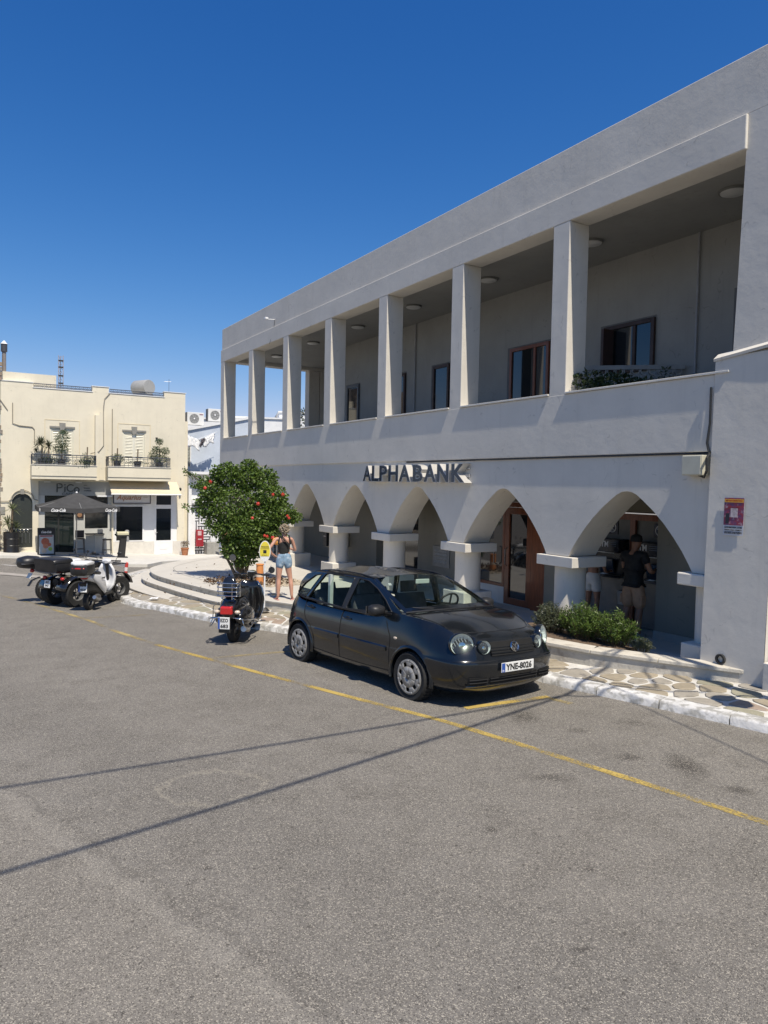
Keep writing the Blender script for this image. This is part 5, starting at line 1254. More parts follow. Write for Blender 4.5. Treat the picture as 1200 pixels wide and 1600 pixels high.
for y0, y1 in ((-.62, -.40), (-.36, .36), (.40, .62)):
    g = MB(); ys_ = [y0 + (y1 - y0) * j / 8 for j in range(9)]
    g.loft([[(bfx(y) - .05, y, .315), (bfx(y) - .012, y, .315), (bfx(y) - .0, y, .405), (bfx(y) - .05, y, .405)] for y in ys_]); go = g.build('air_intake', M('gap_black'), car)
    for z in (.345, .378): MB().tube([(bfx(y) + .002, y, z) for y in ys_], .006, 6).build('intake_bar', CART, go)
g = MB(); g.tube([(bfx(y) - .03, y, .302) for y in [-.64 + 1.28 * j / 16 for j in range(17)]], .012, 6); g.build('bumper_lip', CARP, car, smooth=50)
g = MB(); g.tube([(x + .012, y, z) for x, y, z in [(bfx(y) - .022, y, .578) for y in [-.60 + 1.2 * j / 20 for j in range(21)]]], .007, 6); g.build('bumper_crease', CART, car, smooth=50)
p = plate(car, (2.095, 0, .50), .50, .112, '', rz=PI / 2); ptext(p, 'YNE-8026', .078, .40, -.185, -.039)
t = text_mb('GR', .02, .001, .03, basis=FRONT, at=(-.24, -.006, -.045)); t.build('plate_print', TEXTW, p)
# cabin
c_ = MB(); c_.bx(-1.5, 1.0, -.70, .70, .35, .55); c_.build('cabin_floor', INT, car)
for y in (.36, -.36):
    s_ = MB(); s_.sweep([(.30, .62, .24, .10, 4), (-.15, .60, .25, .12, 4)], 16, y=y); s_.sweep([(-.16, .62, .25, .09, 4), (-.30, 1.08, .23, .07, 4)], 16, y=y); s_.build('front_seat', INT, car, smooth=50)
    h = MB(); h.sweep([(-.31, 1.10, .13, .05, 4), (-.34, 1.26, .12, .045, 4)], 14, y=y); h.build('headrest', INT, car, smooth=50)
MB().sweep([(-.95, .62, .62, .12, 5), (-1.20, 1.06, .60, .08, 5)], 20).build('rear_bench', INT, car, smooth=50)
for y in (.38, -.38): MB().sweep([(-1.21, 1.06, .12, .05, 4), (-1.23, 1.18, .11, .04, 4)], 12, y=y).build('headrest', INT, car, smooth=50)
MB().loft([[(x, y, z) for y in (-.70, .70)] + [(x, y, .6) for y in (.70, -.70)] for x, z in ((1.0, 1.01), (.75, 1.02), (.62, .99), (.6, .8))]).build('dashboard', INTL, car, smooth=30)
sw = MB(); sw.lathe([(.165 + .014 * math.cos(a), .014 * math.sin(a)) for a in [2 * PI * k / 8 for k in range(9)]], n=28); sw.tube([(-.16, 0, 0), (0, 0, -.04), (.16, 0, 0)], .014, 6); sw.tube([(0, 0, -.04), (0, -.16, 0)], .014, 6)
sw.xf(Matrix.Translation((.50, .36, 1.02)) @ Matrix.Rotation(R(-62), 4, 'Y') @ Matrix.Rotation(PI / 2, 4, 'Z')).build('steering_wheel', CART, car, smooth=60)
MB().box((.42, 0, 1.335), (.02, .22, .065)).build('rear_view_mirror', M('mirror_back', (.5, .55, .5), .2), car, bevel=.01)
MB().bx(-.75, -.70, -.67, -.62, .6, 1.35).build('seat_belt', M('belt_pale', (.45, .5, .47), .7), car)
# tailgate
tg = MB(); rbk = [belt[i] for i in range(N - 1, N - 22, -1)]; rbk = spl([(x, y, z) for x, y, z in rbk if y < .70], 12)
tg_g = coons(spl(RR, 12), rbk, spl([RR[0], (-1.62, 0, 1.22), rbk[0]], 8), spl([RR[-1], (-1.6, .60, 1.14), rbk[-1]], 8), 0)
g1 = MB(); g2 = MB()
for sy in (-1, 1):
    g1.grid([[(x, y * sy, z) for x, y, z in r[:10]] for r in tg_g[1:]]); g2.grid([[(x, y * sy, z) for x, y, z in r[9:]] for r in tg_g]); g2.grid([[(x, y * sy, z) for x, y, z in r[:10]] for r in tg_g[:2]])
g1.build('rear_window', CARG, car, smooth=50); g2.build('tailgate', CARP, car, smooth=50)
for sy in (-1, 1): MB().ell((-1.70, sy * .56, .80), (.07, .09, .12), 14, 8).build('tail_light', RED, car, smooth=60)
# --- the scooter seen from behind ----------------------------------------------------
SCB = M('scooter_black', (.012, .012, .013), .16, var=.15, scale=6, coat=.7)
sv = thing('scooter', 'black classic scooter with chrome rear rack and crash bars parked alone by the kerb', 'scooter', (-2.68, 13.05, gz(-2.68, 13.05) + .0), R(90 - 6), sc=1.06)
wheel(sv, (0, 0, .24), .24, .12, .13, spokes=5); wheel(sv, (1.25, .02, .24), .24, .11, .13, spokes=5)
m = MB(); m.sweep([(-.42, .50, .05, .05), (-.36, .55, .14, .13), (-.18, .60, .20, .19), (.05, .60, .215, .20), (.28, .58, .20, .18), (.45, .52, .14, .16), (.52, .42, .10, .12)], 20); m.build('rear_body', SCB, sv, smooth=60)
for s in (-1, 1):
    m = MB(); m.sweep([(-.34, .46, .02, .03), (-.22, .46, .10, .13), (.02, .46, .13, .17), (.26, .45, .11, .15), (.44, .42, .03, .05)], 18, y=s * .17); m.build('side_cowl', SCB, sv, smooth=60)
    b_ = MB(); b_.tube(spl([(-.38, s * .10, .48), (-.42, s * .22, .47), (-.30, s * .335, .44), (0, s * .35, .40), (.32, s * .33, .30), (.42, s * .22, .24)], 16), .012, 8); b_.tube(spl([(-.36, s * .25, .46), (-.38, s * .30, .34), (-.2, s * .34, .30), (.1, s * .345, .40)], 12), .010, 8); b_.tube([(-.1, s * .345, .42), (-.12, s * .33, .62), (-.22, s * .2, .70)], .009, 7)
    b_.build('crash_bar', CHROME, sv, smooth=60)
    m = MB(); m.ell((-.39, s * .175, .575), (.05, .05, .035), 12, 8); m.build('rear_indicator', M('clear_lens'), sv, smooth=60)
    m = MB(); m.tube(spl([(1.0, s * .18, 1.02), (1.02, s * .30, 1.08), (1.03, s * .36, 1.25 if s > 0 else 1.20)], 8), .007, 6); mo = m.build('mirror_stalk', CHROME, sv, smooth=60)
    T = Matrix.Translation((1.03, s * .37, 1.33 if s > 0 else 1.02 + .10)) @ Matrix.Rotation(PI / 2, 4, 'Y'); MB().lathe([(0, .025), (.05, .02), (.062, 0), (.058, -.012), (0, -.012)], n=20).xf(T).build('mirror', M('mirror_shell', (.25, .26, .28), .15, .9), mo, smooth=50)
m = MB(); m.sweep([(-.20, .80, .10, .03, 3), (-.12, .83, .16, .055, 3), (.15, .83, .165, .06, 3), (.38, .81, .13, .05, 3), (.48, .80, .08, .03, 3)], 18); m.build('seat', M('seat_black', .02, .5, bump=.002, bscale=80), sv, smooth=60)
m = MB(); m.sweep([(-.30, .86, .05, .04, 3), (-.28, .92, .125, .05, 3), (-.27, 1.02, .13, .06, 3), (-.25, 1.12, .09, .05, 3), (-.24, 1.15, .03, .02, 3)], 18); m.build('backrest', SCB, sv, smooth=60)
r = MB()
for z in (.84, .91, .98, 1.05): r.tube(spl([(-.30, -.19, z), (-.38, -.17, z), (-.39, 0, z), (-.38, .17, z), (-.30, .19, z)], 14), .009, 7)
for y in (-.19, .19): r.tube([(-.30, y, .82), (-.30, y, 1.07)], .009, 7)
for y in (-.08, .08): r.tube([(-.39, y, .78), (-.39, y, 1.05)], .008, 7)
r.tube([(-.38, -.1, .80), (-.2, -.1, .74)], .01, 7); r.tube([(-.38, .1, .80), (-.2, .1, .74)], .01, 7); r.build('rear_rack', CHROME, sv, smooth=60)
m = MB(); m.loft([[(x, y * k, z + q * k2) for y, q in ((-.105, -.065), (.105, -.065), (.095, .065), (-.095, .065))] for x, z, k, k2 in ((-.475, .60, .9, .9), (-.45, .605, 1, 1), (-.30, .61, 1, 1))]); m.build('tail_light', RED, sv, bevel=.015)
p = plate(sv, (-.47, .03, .40), .20, .20, '', rz=-PI / 2, tilt=-.0); ptext(p, 'EZO', .062, .13, -.055, .015); ptext(p, '683', .062, .13, -.055, -.08)
MB().box((-.43, .03, .33), (.03, .20, .20)).build('mudguard', BLACK, sv, bevel=.02)
MB().prism([(.40, -.18), (.95, -.22), (1.0, -.12), (1.0, .12), (.95, .22), (.40, .18)], .23, .28).build('floorboard', SCB, sv, bevel=.01)
m = MB(); rows = []
for k, (x, z, w) in enumerate(((.90, .24, .20), (.97, .40, .25), (.97, .60, .27), (.96, .80, .24), (.98, .93, .14))): rows.append([(x - .07 * (abs(j - 4) / 4) ** 2, w * (j - 4) / 4, z) for j in range(9)])
m.grid(rows); ls = m.build('leg_shield', SCB, sv, smooth=60); q = ls.modifiers.new('t', 'SOLIDIFY'); q.thickness = .03
m = MB()
for s in (-1, 1): m.tube([r_[0] if s < 0 else r_[-1] for r_ in rows], .010, 6)
m.build('shield_trim', CHROME, ls, smooth=60)
m = MB(); m.sweep([(.93, .30, .12, .06, 3), (.90, .55, .13, .07, 3), (.92, .80, .10, .06, 3)], 14); m.build('glove_box', SCB, sv, smooth=60)
m = MB(); m.sweep([(1.02, .42, .05, .05), (1.10, .50, .085, .06), (1.28, .52, .09, .06), (1.44, .44, .07, .05), (1.52, .30, .03, .03)], 16); m.build('front_mudguard', SCB, sv, smooth=60)
MB().tube([(1.24, 0, .24), (1.10, 0, .60), (1.0, 0, 1.0)], .035, 10).build('steering_column', SCB, sv, smooth=60)
m = MB(); m.sweep([(.92, 1.03, .06, .04), (.98, 1.04, .09, .06), (1.08, 1.04, .085, .065), (1.14, 1.02, .06, .05)], 16); m.build('headset', SCB, sv, smooth=60); MB().ell((.955, 0, 1.09), (.05, .075, .018), 14, 8).build('speedometer', M('clock_glass', (.25, .27, .28), .08), sv, smooth=60)
m = MB(); m.tube([(1.0, -.30, 1.03), (1.02, -.1, 1.04), (1.02, .1, 1.04), (1.0, .30, 1.03)], .014, 8); hb_ = m.build('handlebar', SCB, sv, smooth=60)
for s in (-1, 1): MB().tube([(1.0, s * .20, 1.032), (.99, s * .335, 1.03)], .019, 8).build('grip', RUBBER, hb_); MB().tube([(1.05, s * .15, 1.04), (1.06, s * .31, 1.035)], .006, 6).build('brake_lever', CHROME, hb_)
m = MB(); m.tube([(.30, -.16, .22), (.10, -.20, .20), (-.18, -.22, .26)], [.03, .055, .05], 12); m.build('exhaust', STEEL, sv, smooth=60); MB().ell((.05, -.14, .28), (.16, .09, .11), 14, 8).build('engine', M('engine_grey', (.20, .19, .18), .4, .6, var=.4), sv, smooth=60)
MB().tube([(.45, .1, .22), (.40, .22, .02)], .012, 6).build('kickstand', STEEL, sv)

# --- white modern scooter ------------------------------------------------------------
WSC = M('scooter_white', (.72, .72, .72), .22, var=.05, coat=.6)
w = thing('scooter', 'white modern scooter with a black and white top case, nearest of the left group', 'scooter', (-6.85, 16.82, gz(-6.85, 16.82)), R(90 - 1), 'two-wheelers and quads parked on the left')
wheel(w, (0, 0, .235), .235, .12, .16, spokes=6, rimmat=IRON); wheel(w, (1.27, -.03, .235), .235, .10, .16, spokes=6, rimmat=IRON)
m = MB(); m.sweep([(-.30, .80, .04, .03), (-.2, .78, .11, .07), (.1, .72, .16, .11), (.40, .62, .16, .14), (.55, .48, .10, .14), (.62, .36, .08, .08)], 18); m.build('rear_body', WSC, w, smooth=60)
for s in (-1, 1): MB().sweep([(-.12, .80, .02, .05), (.15, .70, .05, .12), (.45, .52, .05, .14), (.6, .36, .02, .08)], 12, y=s * .14).build('side_panel', WSC, w, smooth=60)
m = MB(); m.sweep([(-.22, .86, .10, .03, 3), (.05, .86, .15, .05, 3), (.35, .82, .13, .05, 3), (.5, .80, .07, .03, 3)], 16); m.build('seat', BLACK, w, smooth=60)
m = MB(); m.sweep([(-.28, .55, .03, .09), (-.1, .56, .09, .16), (.3, .50, .11, .15), (.6, .30, .10, .08), (.95, .27, .12, .04)], 16); m.build('underbody', BLACK, w, smooth=60)
rows = []
for x, z, wd in ((.92, .30, .12), (1.0, .45, .20), (1.02, .65, .23), (.99, .85, .20), (.98, .98, .12)): rows.append([(x + .12 * (1 - (abs(j - 4) / 4) ** 2), wd * (j - 4) / 4, z) for j in range(9)])
o = MB().grid(rows).build('leg_shield', WSC, w, smooth=60); q = o.modifiers.new('t', 'SOLIDIFY'); q.thickness = .05
MB().sweep([(1.05, .30, .05, .03), (1.15, .45, .08, .04), (1.35, .48, .08, .035), (1.50, .36, .05, .03)], 14).build('front_mudguard', WSC, w, smooth=60)
MB().prism([(.55, -.15), (.95, -.17), (.95, .17), (.55, .15)], .26, .32).build('floorboard', BLACK, w)
MB().tube([(1.25, 0, .24), (1.08, 0, .62), (.98, 0, 1.0)], .035, 10).build('fork', BLACK, w); MB().sweep([(.93, 1.02, .07, .04), (1.0, 1.04, .13, .06), (1.10, 1.0, .11, .06), (1.17, .95, .06, .04)], 16).build('handlebar_cover', WSC, w, smooth=60)
h = MB().tube([(.98, -.34, 1.04), (1.0, -.1, 1.05), (1.0, .1, 1.05), (.98, .34, 1.04)], .014, 8).build('handlebar', BLACK, w)
for s in (-1, 1): MB().tube([(.98, s * .22, 1.045), (.975, s * .36, 1.045)], .019, 8).build('grip', RUBBER, h); o = MB().tube([(1.0, s * .22, 1.05), (1.0, s * .30, 1.2)], .006, 6).build('mirror_stalk', BLACK, w); MB().ell((.99, s * .32, 1.23), (.015, .06, .04), 12, 8).build('mirror', BLACK, o, smooth=60)
tc = MB().sweep([(-.62, 1.0, .10, .08, 3), (-.57, 1.0, .20, .14, 3.5), (-.35, 1.0, .225, .15, 4), (-.14, 1.0, .19, .14, 3.5), (-.11, 1.0, .10, .10, 3)], 22).build('top_case', BLACK, w, smooth=50)
MB().sweep([(-.60, 1.12, .10, .03, 3), (-.55, 1.13, .19, .055, 3.5), (-.35, 1.135, .215, .06, 4), (-.15, 1.12, .18, .05, 3.5)], 22).build('lid', WSC, tc, smooth=50); MB().ell((-.595, 0, 1.03), (.03, .15, .035), 16, 8).build('reflector', RED, tc, smooth=60)
MB().bx(-.40, -.1, -.10, .10, .80, .86).build('carrier', STEEL, w)
MB().ell((-.28, 0, .78), (.05, .09, .04), 14, 8).build('tail_light', RED, w, smooth=60)
p = plate(w, (-.36, 0, .56), .20, .20, '', rz=-PI / 2, tilt=-.15); ptext(p, 'MHN', .06, .13, -.055, .02); ptext(p, '959', .06, .13, -.055, -.075)
MB().box((-.30, 0, .55), (.08, .16, .26), ry=-.3).build('mudguard', BLACK, w); MB().ell((.05, -.16, .27), (.17, .07, .10), 14, 8).build('engine', M('engine_grey'), w, smooth=60)
MB().tube([(.25, -.17, .22), (0, -.2, .25), (-.22, -.21, .33)], [.025, .05, .045], 12).build('exhaust', STEEL, w, smooth=60)
t = text_mb('Scoopy', .07, .003, .2, shear=.3, basis=FRONT, at=(.22, -.20, .68)); t.build('script_lettering', TEXTK, w)

# --- two quad bikes -------------------------------------------------------------------
def quad(loc, rz, lab, box=True, plt=('847', 'AHT')):
    t = thing('quad_bike', lab, 'quad bike', loc, rz, 'two-wheelers and quads parked on the left')
    for x, y, r_, w_ in ((0, .36, .30, .24), (0, -.36, .30, .24), (1.20, .36, .29, .19), (1.20, -.36, .29, .19)): wheel(t, (x, y, r_), r_, w_, .15, rimmat=M('quad_rim', (.16, .16, .16), .5, .4), spokes=8)
    m = MB(); m.sweep([(-.25, .55, .10, .08), (.2, .55, .13, .14), (.7, .52, .12, .16), (1.2, .60, .12, .12), (1.42, .62, .07, .07)], 16); m.build('body', BLACK, t, smooth=60)
    for x in (0, 1.20):
        for s in (-1, 1):
            rows = [[(x + .37 * math.cos(R(a)), s * y, .30 + .39 * math.sin(R(a)) + (.02 if y < .3 else 0)) for a in range(15, 170, 15)] for y in (.14, .30, .47)]
            o = MB().grid(rows).build('mudguard', SCB, t, smooth=60); q = o.modifiers.new('t', 'SOLIDIFY'); q.thickness = .02
    MB().sweep([(-.18, .84, .12, .03, 3), (0, .84, .15, .06, 3), (.45, .80, .13, .06, 3), (.68, .84, .07, .04, 3)], 16).build('seat', M('seat_black'), t, smooth=60)
    MB().sweep([(.62, .82, .09, .08), (.80, .88, .12, .09), (1.0, .86, .10, .07), (1.12, .78, .06, .05)], 14).build('tank', SCB, t, smooth=60)
    h = MB().tube([(.70, -.38, 1.06), (.80, -.14, 1.04), (.82, .14, 1.04), (.70, .38, 1.06)], .013, 8).build('handlebar', IRON, t)
    for s in (-1, 1): MB().tube([(.735, s * .28, 1.055), (.69, s * .40, 1.062)], .02, 8).build('grip', RUBBER, h)
    r_ = MB(); 
    for y in (-.3, -.15, 0, .15, .3): r_.tube([(1.02, y, .86), (1.5, y, .86)], .01, 6)
    for x in (1.02, 1.5): r_.tube([(x, -.3, .86), (x, .3, .86)], .012, 6)
    r_.build('front_rack', IRON, t, smooth=60); r_ = MB()
    for y in (-.3, -.15, 0, .15, .3): r_.tube([(-.40, y, .80), (-.05, y, .80)], .01, 6)
    for x in (-.40, -.05): r_.tube([(x, -.3, .80), (x, .3, .80)], .012, 6)
    r_.tube([(-.3, -.2, .8), (-.1, -.12, .58)], .012, 6); r_.tube([(-.3, .2, .8), (-.1, .12, .58)], .012, 6); r_.build('rear_rack', IRON, t, smooth=60)
    if box:
        bx = MB().sweep([(-.52, .96, .36, .15, 6), (-.50, .965, .38, .165, 6), (-.10, .965, .38, .165, 6), (-.08, .96, .35, .15, 6)], 24).build('rear_box', M('box_black', (.018, .018, .02), .4, var=.2), t, smooth=40)
        MB().bx(-.54, -.09, -.385, .385, 1.03, 1.045).build('lid_seam', BLACK, bx); MB().bx(-.535, -.515, -.10, .10, 1.06, 1.09).build('reflector', RED, bx)
    for s in (-1, 1): MB().ell((-.30, s * .30, .66), (.04, .06, .04), 12, 8).build('tail_light', RED, t, smooth=60)
    p = plate(t, (-.40, .08, .53), .20, .17, '', rz=-PI / 2, tilt=-.1, blue=False); ptext(p, plt[1], .05, .12, -.06, .015); ptext(p, plt[0], .05, .12, -.06, -.06)
    MB().tube([(.3, -.2, .42), (0, -.2, .45), (-.28, -.19, .50)], [.03, .06, .055], 12).build('exhaust', STEEL, t, smooth=60); MB().tube([(0, -.36, .30), (0, .36, .30)], .035, 10).build('rear_axle', IRON, t); MB().tube([(1.2, -.36, .29), (1.2, .36, .29)], .025, 10).build('front_axle', IRON, t)
    return t
def L(x, y, d=0): return (x, y, gz(x, y) + d)
q1 = quad(L(-7.72, 17.50), R(90 - 29), 'black quad bike with a large rear box, between white scooter and motorbike'); q1.scale = (1.06,) * 3
# --- motorbike at the far left
mb = thing('motorbike', 'white and black motorbike with a rounded black top case, leftmost of its group', 'motorbike', L(-8.55, 18.35), R(90 - 34), 'two-wheelers and quads parked on the left')
wheel(mb, (0, 0, .30), .30, .10, .225, spokes=16, thin=True); wheel(mb, (1.28, 0, .30), .30, .09, .225, spokes=16, thin=True)
MB().sweep([(-.42, .84, .02, .02), (-.30, .80, .06, .04), (-.05, .74, .10, .06), (.2, .70, .11, .07)], 14).build('tail_fairing', WSC, mb, smooth=60); MB().ell((-.40, 0, .80), (.05, .07, .05), 12, 8).build('tail_light', RED, mb, smooth=60)
MB().sweep([(-.2, .84, .10, .03, 3), (.1, .82, .13, .05, 3), (.5, .80, .10, .05, 3)], 14).build('seat', M('seat_black'), mb, smooth=60); MB().sweep([(.45, .82, .07, .06), (.62, .90, .14, .11), (.85, .92, .14, .11), (1.0, .86, .06, .06)], 16).build('tank', WSC, mb, smooth=60)
MB().sweep([(.2, .45, .08, .10), (.45, .42, .13, .17), (.75, .45, .11, .16), (.9, .5, .05, .06)], 16).build('engine', M('engine_grey'), mb, smooth=60); MB().tube([(.6, -.1, .35), (.2, -.14, .28), (-.2, -.15, .34)], [.02, .035, .045], 12).build('exhaust', STEEL, mb, smooth=60)
f_ = MB(); f_.tube([(0, -.08, .30), (.35, -.09, .42), (.5, -.05, .8)], .02, 8); f_.tube([(0, .08, .30), (.35, .09, .42), (.5, .05, .8)], .02, 8); f_.build('frame', IRON, mb); f_ = MB(); f_.tube([(1.28, -.07, .30), (1.02, -.08, .95)], .022, 8); f_.tube([(1.28, .07, .30), (1.02, .08, .95)], .022, 8); f_.build('fork', STEEL, mb)
MB().sweep([(1.0, .60, .05, .02), (1.25, .66, .06, .02), (1.5, .58, .05, .02)], 12).build('front_mudguard', WSC, mb, smooth=60); MB().ell((1.12, 0, .88), (.09, .10, .10), 14, 10).build('headlight', BLACK, mb, smooth=60)
h = MB().tube([(.88, -.36, 1.05), (1.0, -.1, 1.02), (1.0, .1, 1.02), (.88, .36, 1.05)], .013, 8).build('handlebar', IRON, mb)
for s in (-1, 1): o = MB().tube([(.95, s * .2, 1.04), (.96, s * .28, 1.2)], .006, 6).build('mirror_stalk', BLACK, mb); MB().ell((.95, s * .30, 1.22), (.015, .06, .04), 12, 8).build('mirror', BLACK, o, smooth=60)
tc = MB().sweep([(-.74, 1.02, .10, .06), (-.70, 1.02, .20, .13), (-.5, 1.02, .25, .165), (-.28, 1.02, .21, .14), (-.22, 1.02, .12, .07)], 22).build('top_case', M('box_black'), mb, smooth=60); MB().sweep([(-.735, 1.0, .21, .015), (-.5, 1.0, .255, .012), (-.25, 1.0, .22, .015)], 22).build('lid_seam', STEEL, tc, smooth=60)
MB().tube([(-.5, 0, .88), (-.2, 0, .82), (0, 0, .78)], .02, 6).build('carrier', IRON, mb); p = plate(mb, (-.47, 0, .68), .18, .14, '', rz=-PI / 2, tilt=-.5, blue=False)
MB().sweep([(-.20, .62, .05, .015), (-.4, .55, .06, .015), (-.5, .42, .06, .01)], 10).build('mudguard', BLACK, mb, smooth=60); MB().tube([(.4, .1, .32), (.38, .26, .02)], .012, 6).build('kickstand', STEEL, mb)
# ---------------------------------------------------------------- people
def skin(name, V, E, mat, parent, sub=2, smooth=True, **tags):
    """V: list of (x,y,z,r) or (x,y,z,rx,ry); grown into one continuous surface"""
    me = bpy.data.meshes.new(name); me.from_pydata([v[:3] for v in V], E, [])
    o = bpy.data.objects.new(name, me); COL.objects.link(o)
    o.modifiers.new('skin', 'SKIN').use_smooth_shade = True
    if not me.skin_vertices:
        bm = bmesh.new(); bm.from_mesh(me); bm.verts.layers.skin.verify(); bm.to_mesh(me); bm.free()
    for i, v in enumerate(V):
        me.skin_vertices[0].data[i].radius = (v[3], v[4] if len(v) > 4 else v[3]); me.skin_vertices[0].data[i].use_root = (i == 0)
    sb = o.modifiers.new('sub', 'SUBSURF'); sb.levels = sb.render_levels = sub
    out = bpy.data.meshes.new_from_object(o.evaluated_get(bpy.context.evaluated_depsgraph_get()))
    bpy.data.objects.remove(o); bpy.data.meshes.remove(me)
    out.materials.clear(); out.materials.append(mat)
    out.polygons.foreach_set('use_smooth', [True] * len(out.polygons))
    n = bpy.data.objects.new(name, out); COL.objects.link(n); n.parent = parent
    for k, v in tags.items(): n[k] = v
    return n
def hand(V, E, w, wi, d, side, curl=.4):
    """five fingers from wrist index wi, pointing along d"""
    d = Vector(d).normalized(); s = d.cross(Vector((0, 0, 1)) if abs(d.z) < .9 else Vector((0, 1, 0))).normalized() * side; n = s.cross(d).normalized()
    w = Vector(w); pm_ = w + d * .05; V.append((*pm_, .026, .018)); pi = len(V) - 1; E.append((wi, pi))
    for k, (off, ln) in enumerate(((-.027, .062), (-.009, .072), (.009, .068), (.026, .052))):
        a = pm_ + d * .035 + s * off; b = a + d * ln * .5 - n * ln * curl * .3; c = b + d * ln * .35 - n * ln * curl * .6
        i = len(V); V += [(*a, .0095), (*b, .0085), (*c, .007)]; E += [(pi, i), (i, i + 1), (i + 1, i + 2)]
    a = w + d * .03 - s * .03; b = a + d * .025 - s * .025; c = b + d * .03 - s * .006; i = len(V); V += [(*a, .012), (*b, .010), (*c, .008)]; E += [(wi, i), (i, i + 1), (i + 1, i + 2)]
def person(lab, loc, rz, J, parts, h=1.72, skinm=None, group=None, female=False):
    t = thing('person', lab, 'person', loc, rz, group); k = h / 1.72
    V = []; E = []; ix = {}
    def add(n, p, prev=None): ix[n] = len(V); V.append(tuple(p)); (E.append((ix[prev], ix[n])) if prev else None)
    order = [('pelvis', None), ('waist', 'pelvis'), ('chest', 'waist'), ('neck', 'chest'), ('head', 'neck'), ('crown', 'head')]
    for s in 'LR': order += [('shoulder' + s, 'chest'), ('elbow' + s, 'shoulder' + s), ('fore' + s, 'elbow' + s), ('wrist' + s, 'fore' + s), ('hip' + s, 'pelvis'), ('thigh' + s, 'hip' + s), ('knee' + s, 'thigh' + s), ('calf' + s, 'knee' + s), ('ankle' + s, 'calf' + s), ('ball' + s, 'ankle' + s), ('toe' + s, 'ball' + s)]
    for n, pv in order: add(n, J[n], pv)
    for s, sd in (('L', 1), ('R', -1)):
        w, f = Vector(J['wrist' + s][:3]), Vector(J['fore' + s][:3]); hand(V, E, w, ix['wrist' + s], (w - f) if 'hand' + s not in J else J['hand' + s], sd)
    # nose and ears
    hd = Vector(J['head'][:3]); ins = [((0, .095, -.015), .013), ((.082, .005, -.01), .014), ((-.082, .005, -.01), .014)]
    for p_, r_ in ins: V.append((*(hd + Vector(p_)), r_)); E.append((ix['head'], len(V) - 1))
    b = skin('body', V, E, skinm or SKIN, t)
    for nm, names, grow, mat, cuts in parts:
        V2 = []; m2 = {}
        for n in names: 
            v = J[n] if isinstance(n, str) else n; key = n if isinstance(n, str) else id(n)
            m2[n if isinstance(n, str) else None] = len(V2); r2 = (v[4] if len(v) > 4 else v[3]); V2.append((v[0], v[1], v[2], v[3] + grow, r2 + grow))
        skin(nm, V2, cuts, mat, t)
    t.scale = (k, k, k); return t
def stand():
    J = dict(pelvis=(0, 0, .96, .130, .10), waist=(0, .0, 1.10, .118, .085), chest=(0, 0, 1.30, .15, .10), neck=(0, 0, 1.47, .052), head=(0, .02, 1.60, .078, .088), crown=(0, .015, 1.67, .06))
    for s, q in (('L', -1), ('R', 1)):
        J.update({'shoulder' + s: (q * .175, 0, 1.40, .052), 'elbow' + s: (q * .24, -.03, 1.13, .038), 'fore' + s: (q * .25, .0, 1.02, .034), 'wrist' + s: (q * .25, .04, .88, .025),
            'hip' + s: (q * .085, 0, .90, .092), 'thigh' + s: (q * .10, .01, .70, .078), 'knee' + s: (q * .11, .015, .48, .052), 'calf' + s: (q * .115, -.02, .34, .054), 'ankle' + s: (q * .12, -.03, .085, .034), 'ball' + s: (q * .13, .05, .035, .036, .026), 'toe' + s: (q * .14, .13, .022, .032, .018)})
    return J
def cloth_leg(J, s, zb):
    a, b = J['thigh' + s], J['knee' + s]; t = (a[2] - zb) / (a[2] - b[2]) if zb < a[2] else 0
    return tuple(a[i] + (b[i] - a[i]) * t for i in range(4))
# the woman in the black top: near leg left, hand on hip
J = stand()
J.update(elbowL=(-.345, -.10, 1.17, .036), foreL=(-.30, -.03, 1.07, .032), wristL=(-.20, .04, .985, .024), handL=(.7, .5, -.3), elbowR=(.255, .06, 1.13, .036), foreR=(.25, .17, 1.12, .032), wristR=(.2, .28, 1.12, .024), handR=(-.3, 1, .1))
J.update(shoulderL=(-.165, 0, 1.40, .046), shoulderR=(.165, 0, 1.40, .046), chest=(0, 0, 1.29, .135, .095), pelvis=(0, 0, .96, .135, .11), thighL=(-.105, .0, .68, .078), kneeL=(-.115, .0, .47, .052), ankleL=(-.125, -.03, .085, .034), calfL=(-.12, -.03, .34, .056), hipR=(.09, .0, .90, .095), kneeR=(.15, .02, .48, .052), calfR=(.165, -.02, .34, .054), ankleR=(.185, -.02, .085, .034), ballR=(.20, .06, .035, .036, .026), toeR=(.22, .14, .022, .03, .018), ballL=(-.15, .04, .035, .036, .026), toeL=(-.18, .12, .022, .032, .018))
DEN = M('denim', (.22, .33, .45), .8, var=.35, scale=18, bump=.003, bscale=120, patch=((.42, .50, .58), 12, .55, .7))
BT = M('black_cotton', .014, .8, var=.3, scale=14, bump=.003, bscale=30)
legsE = [(0, 1), (0, 2), (2, 3), (0, 4), (4, 5)]
def shorts(J, zb, grow, mat, name='shorts', top=1.04):
    a, b = cloth_leg(J, 'L', zb), cloth_leg(J, 'R', zb); g = grow
    def e(v, k=0): return (v[0], v[1], v[2], v[3] + g + k)
    return name, [(0, 0, .95, .130 , .105), (0, 0, top, .118, .092), e(J['hipL']), e(a, .012), e(J['hipR']), e(b, .012)], 0.012, mat, legsE
wn = person('woman in black strappy top and blue denim shorts with her hand on her hip', (-2.22, 16.16, .12), R(12), J, [shorts(J, .68, .010, DEN, 'denim_shorts', 1.10), 
    ('black_top', [(0, 0, .985, .118, .098), (0, 0, 1.10, .116, .088), (0, .0, 1.26, .138, .096), (0, .015, 1.35, .12, .085)], .014, BT, [(0, 1), (1, 2), (2, 3)])], h=1.70)
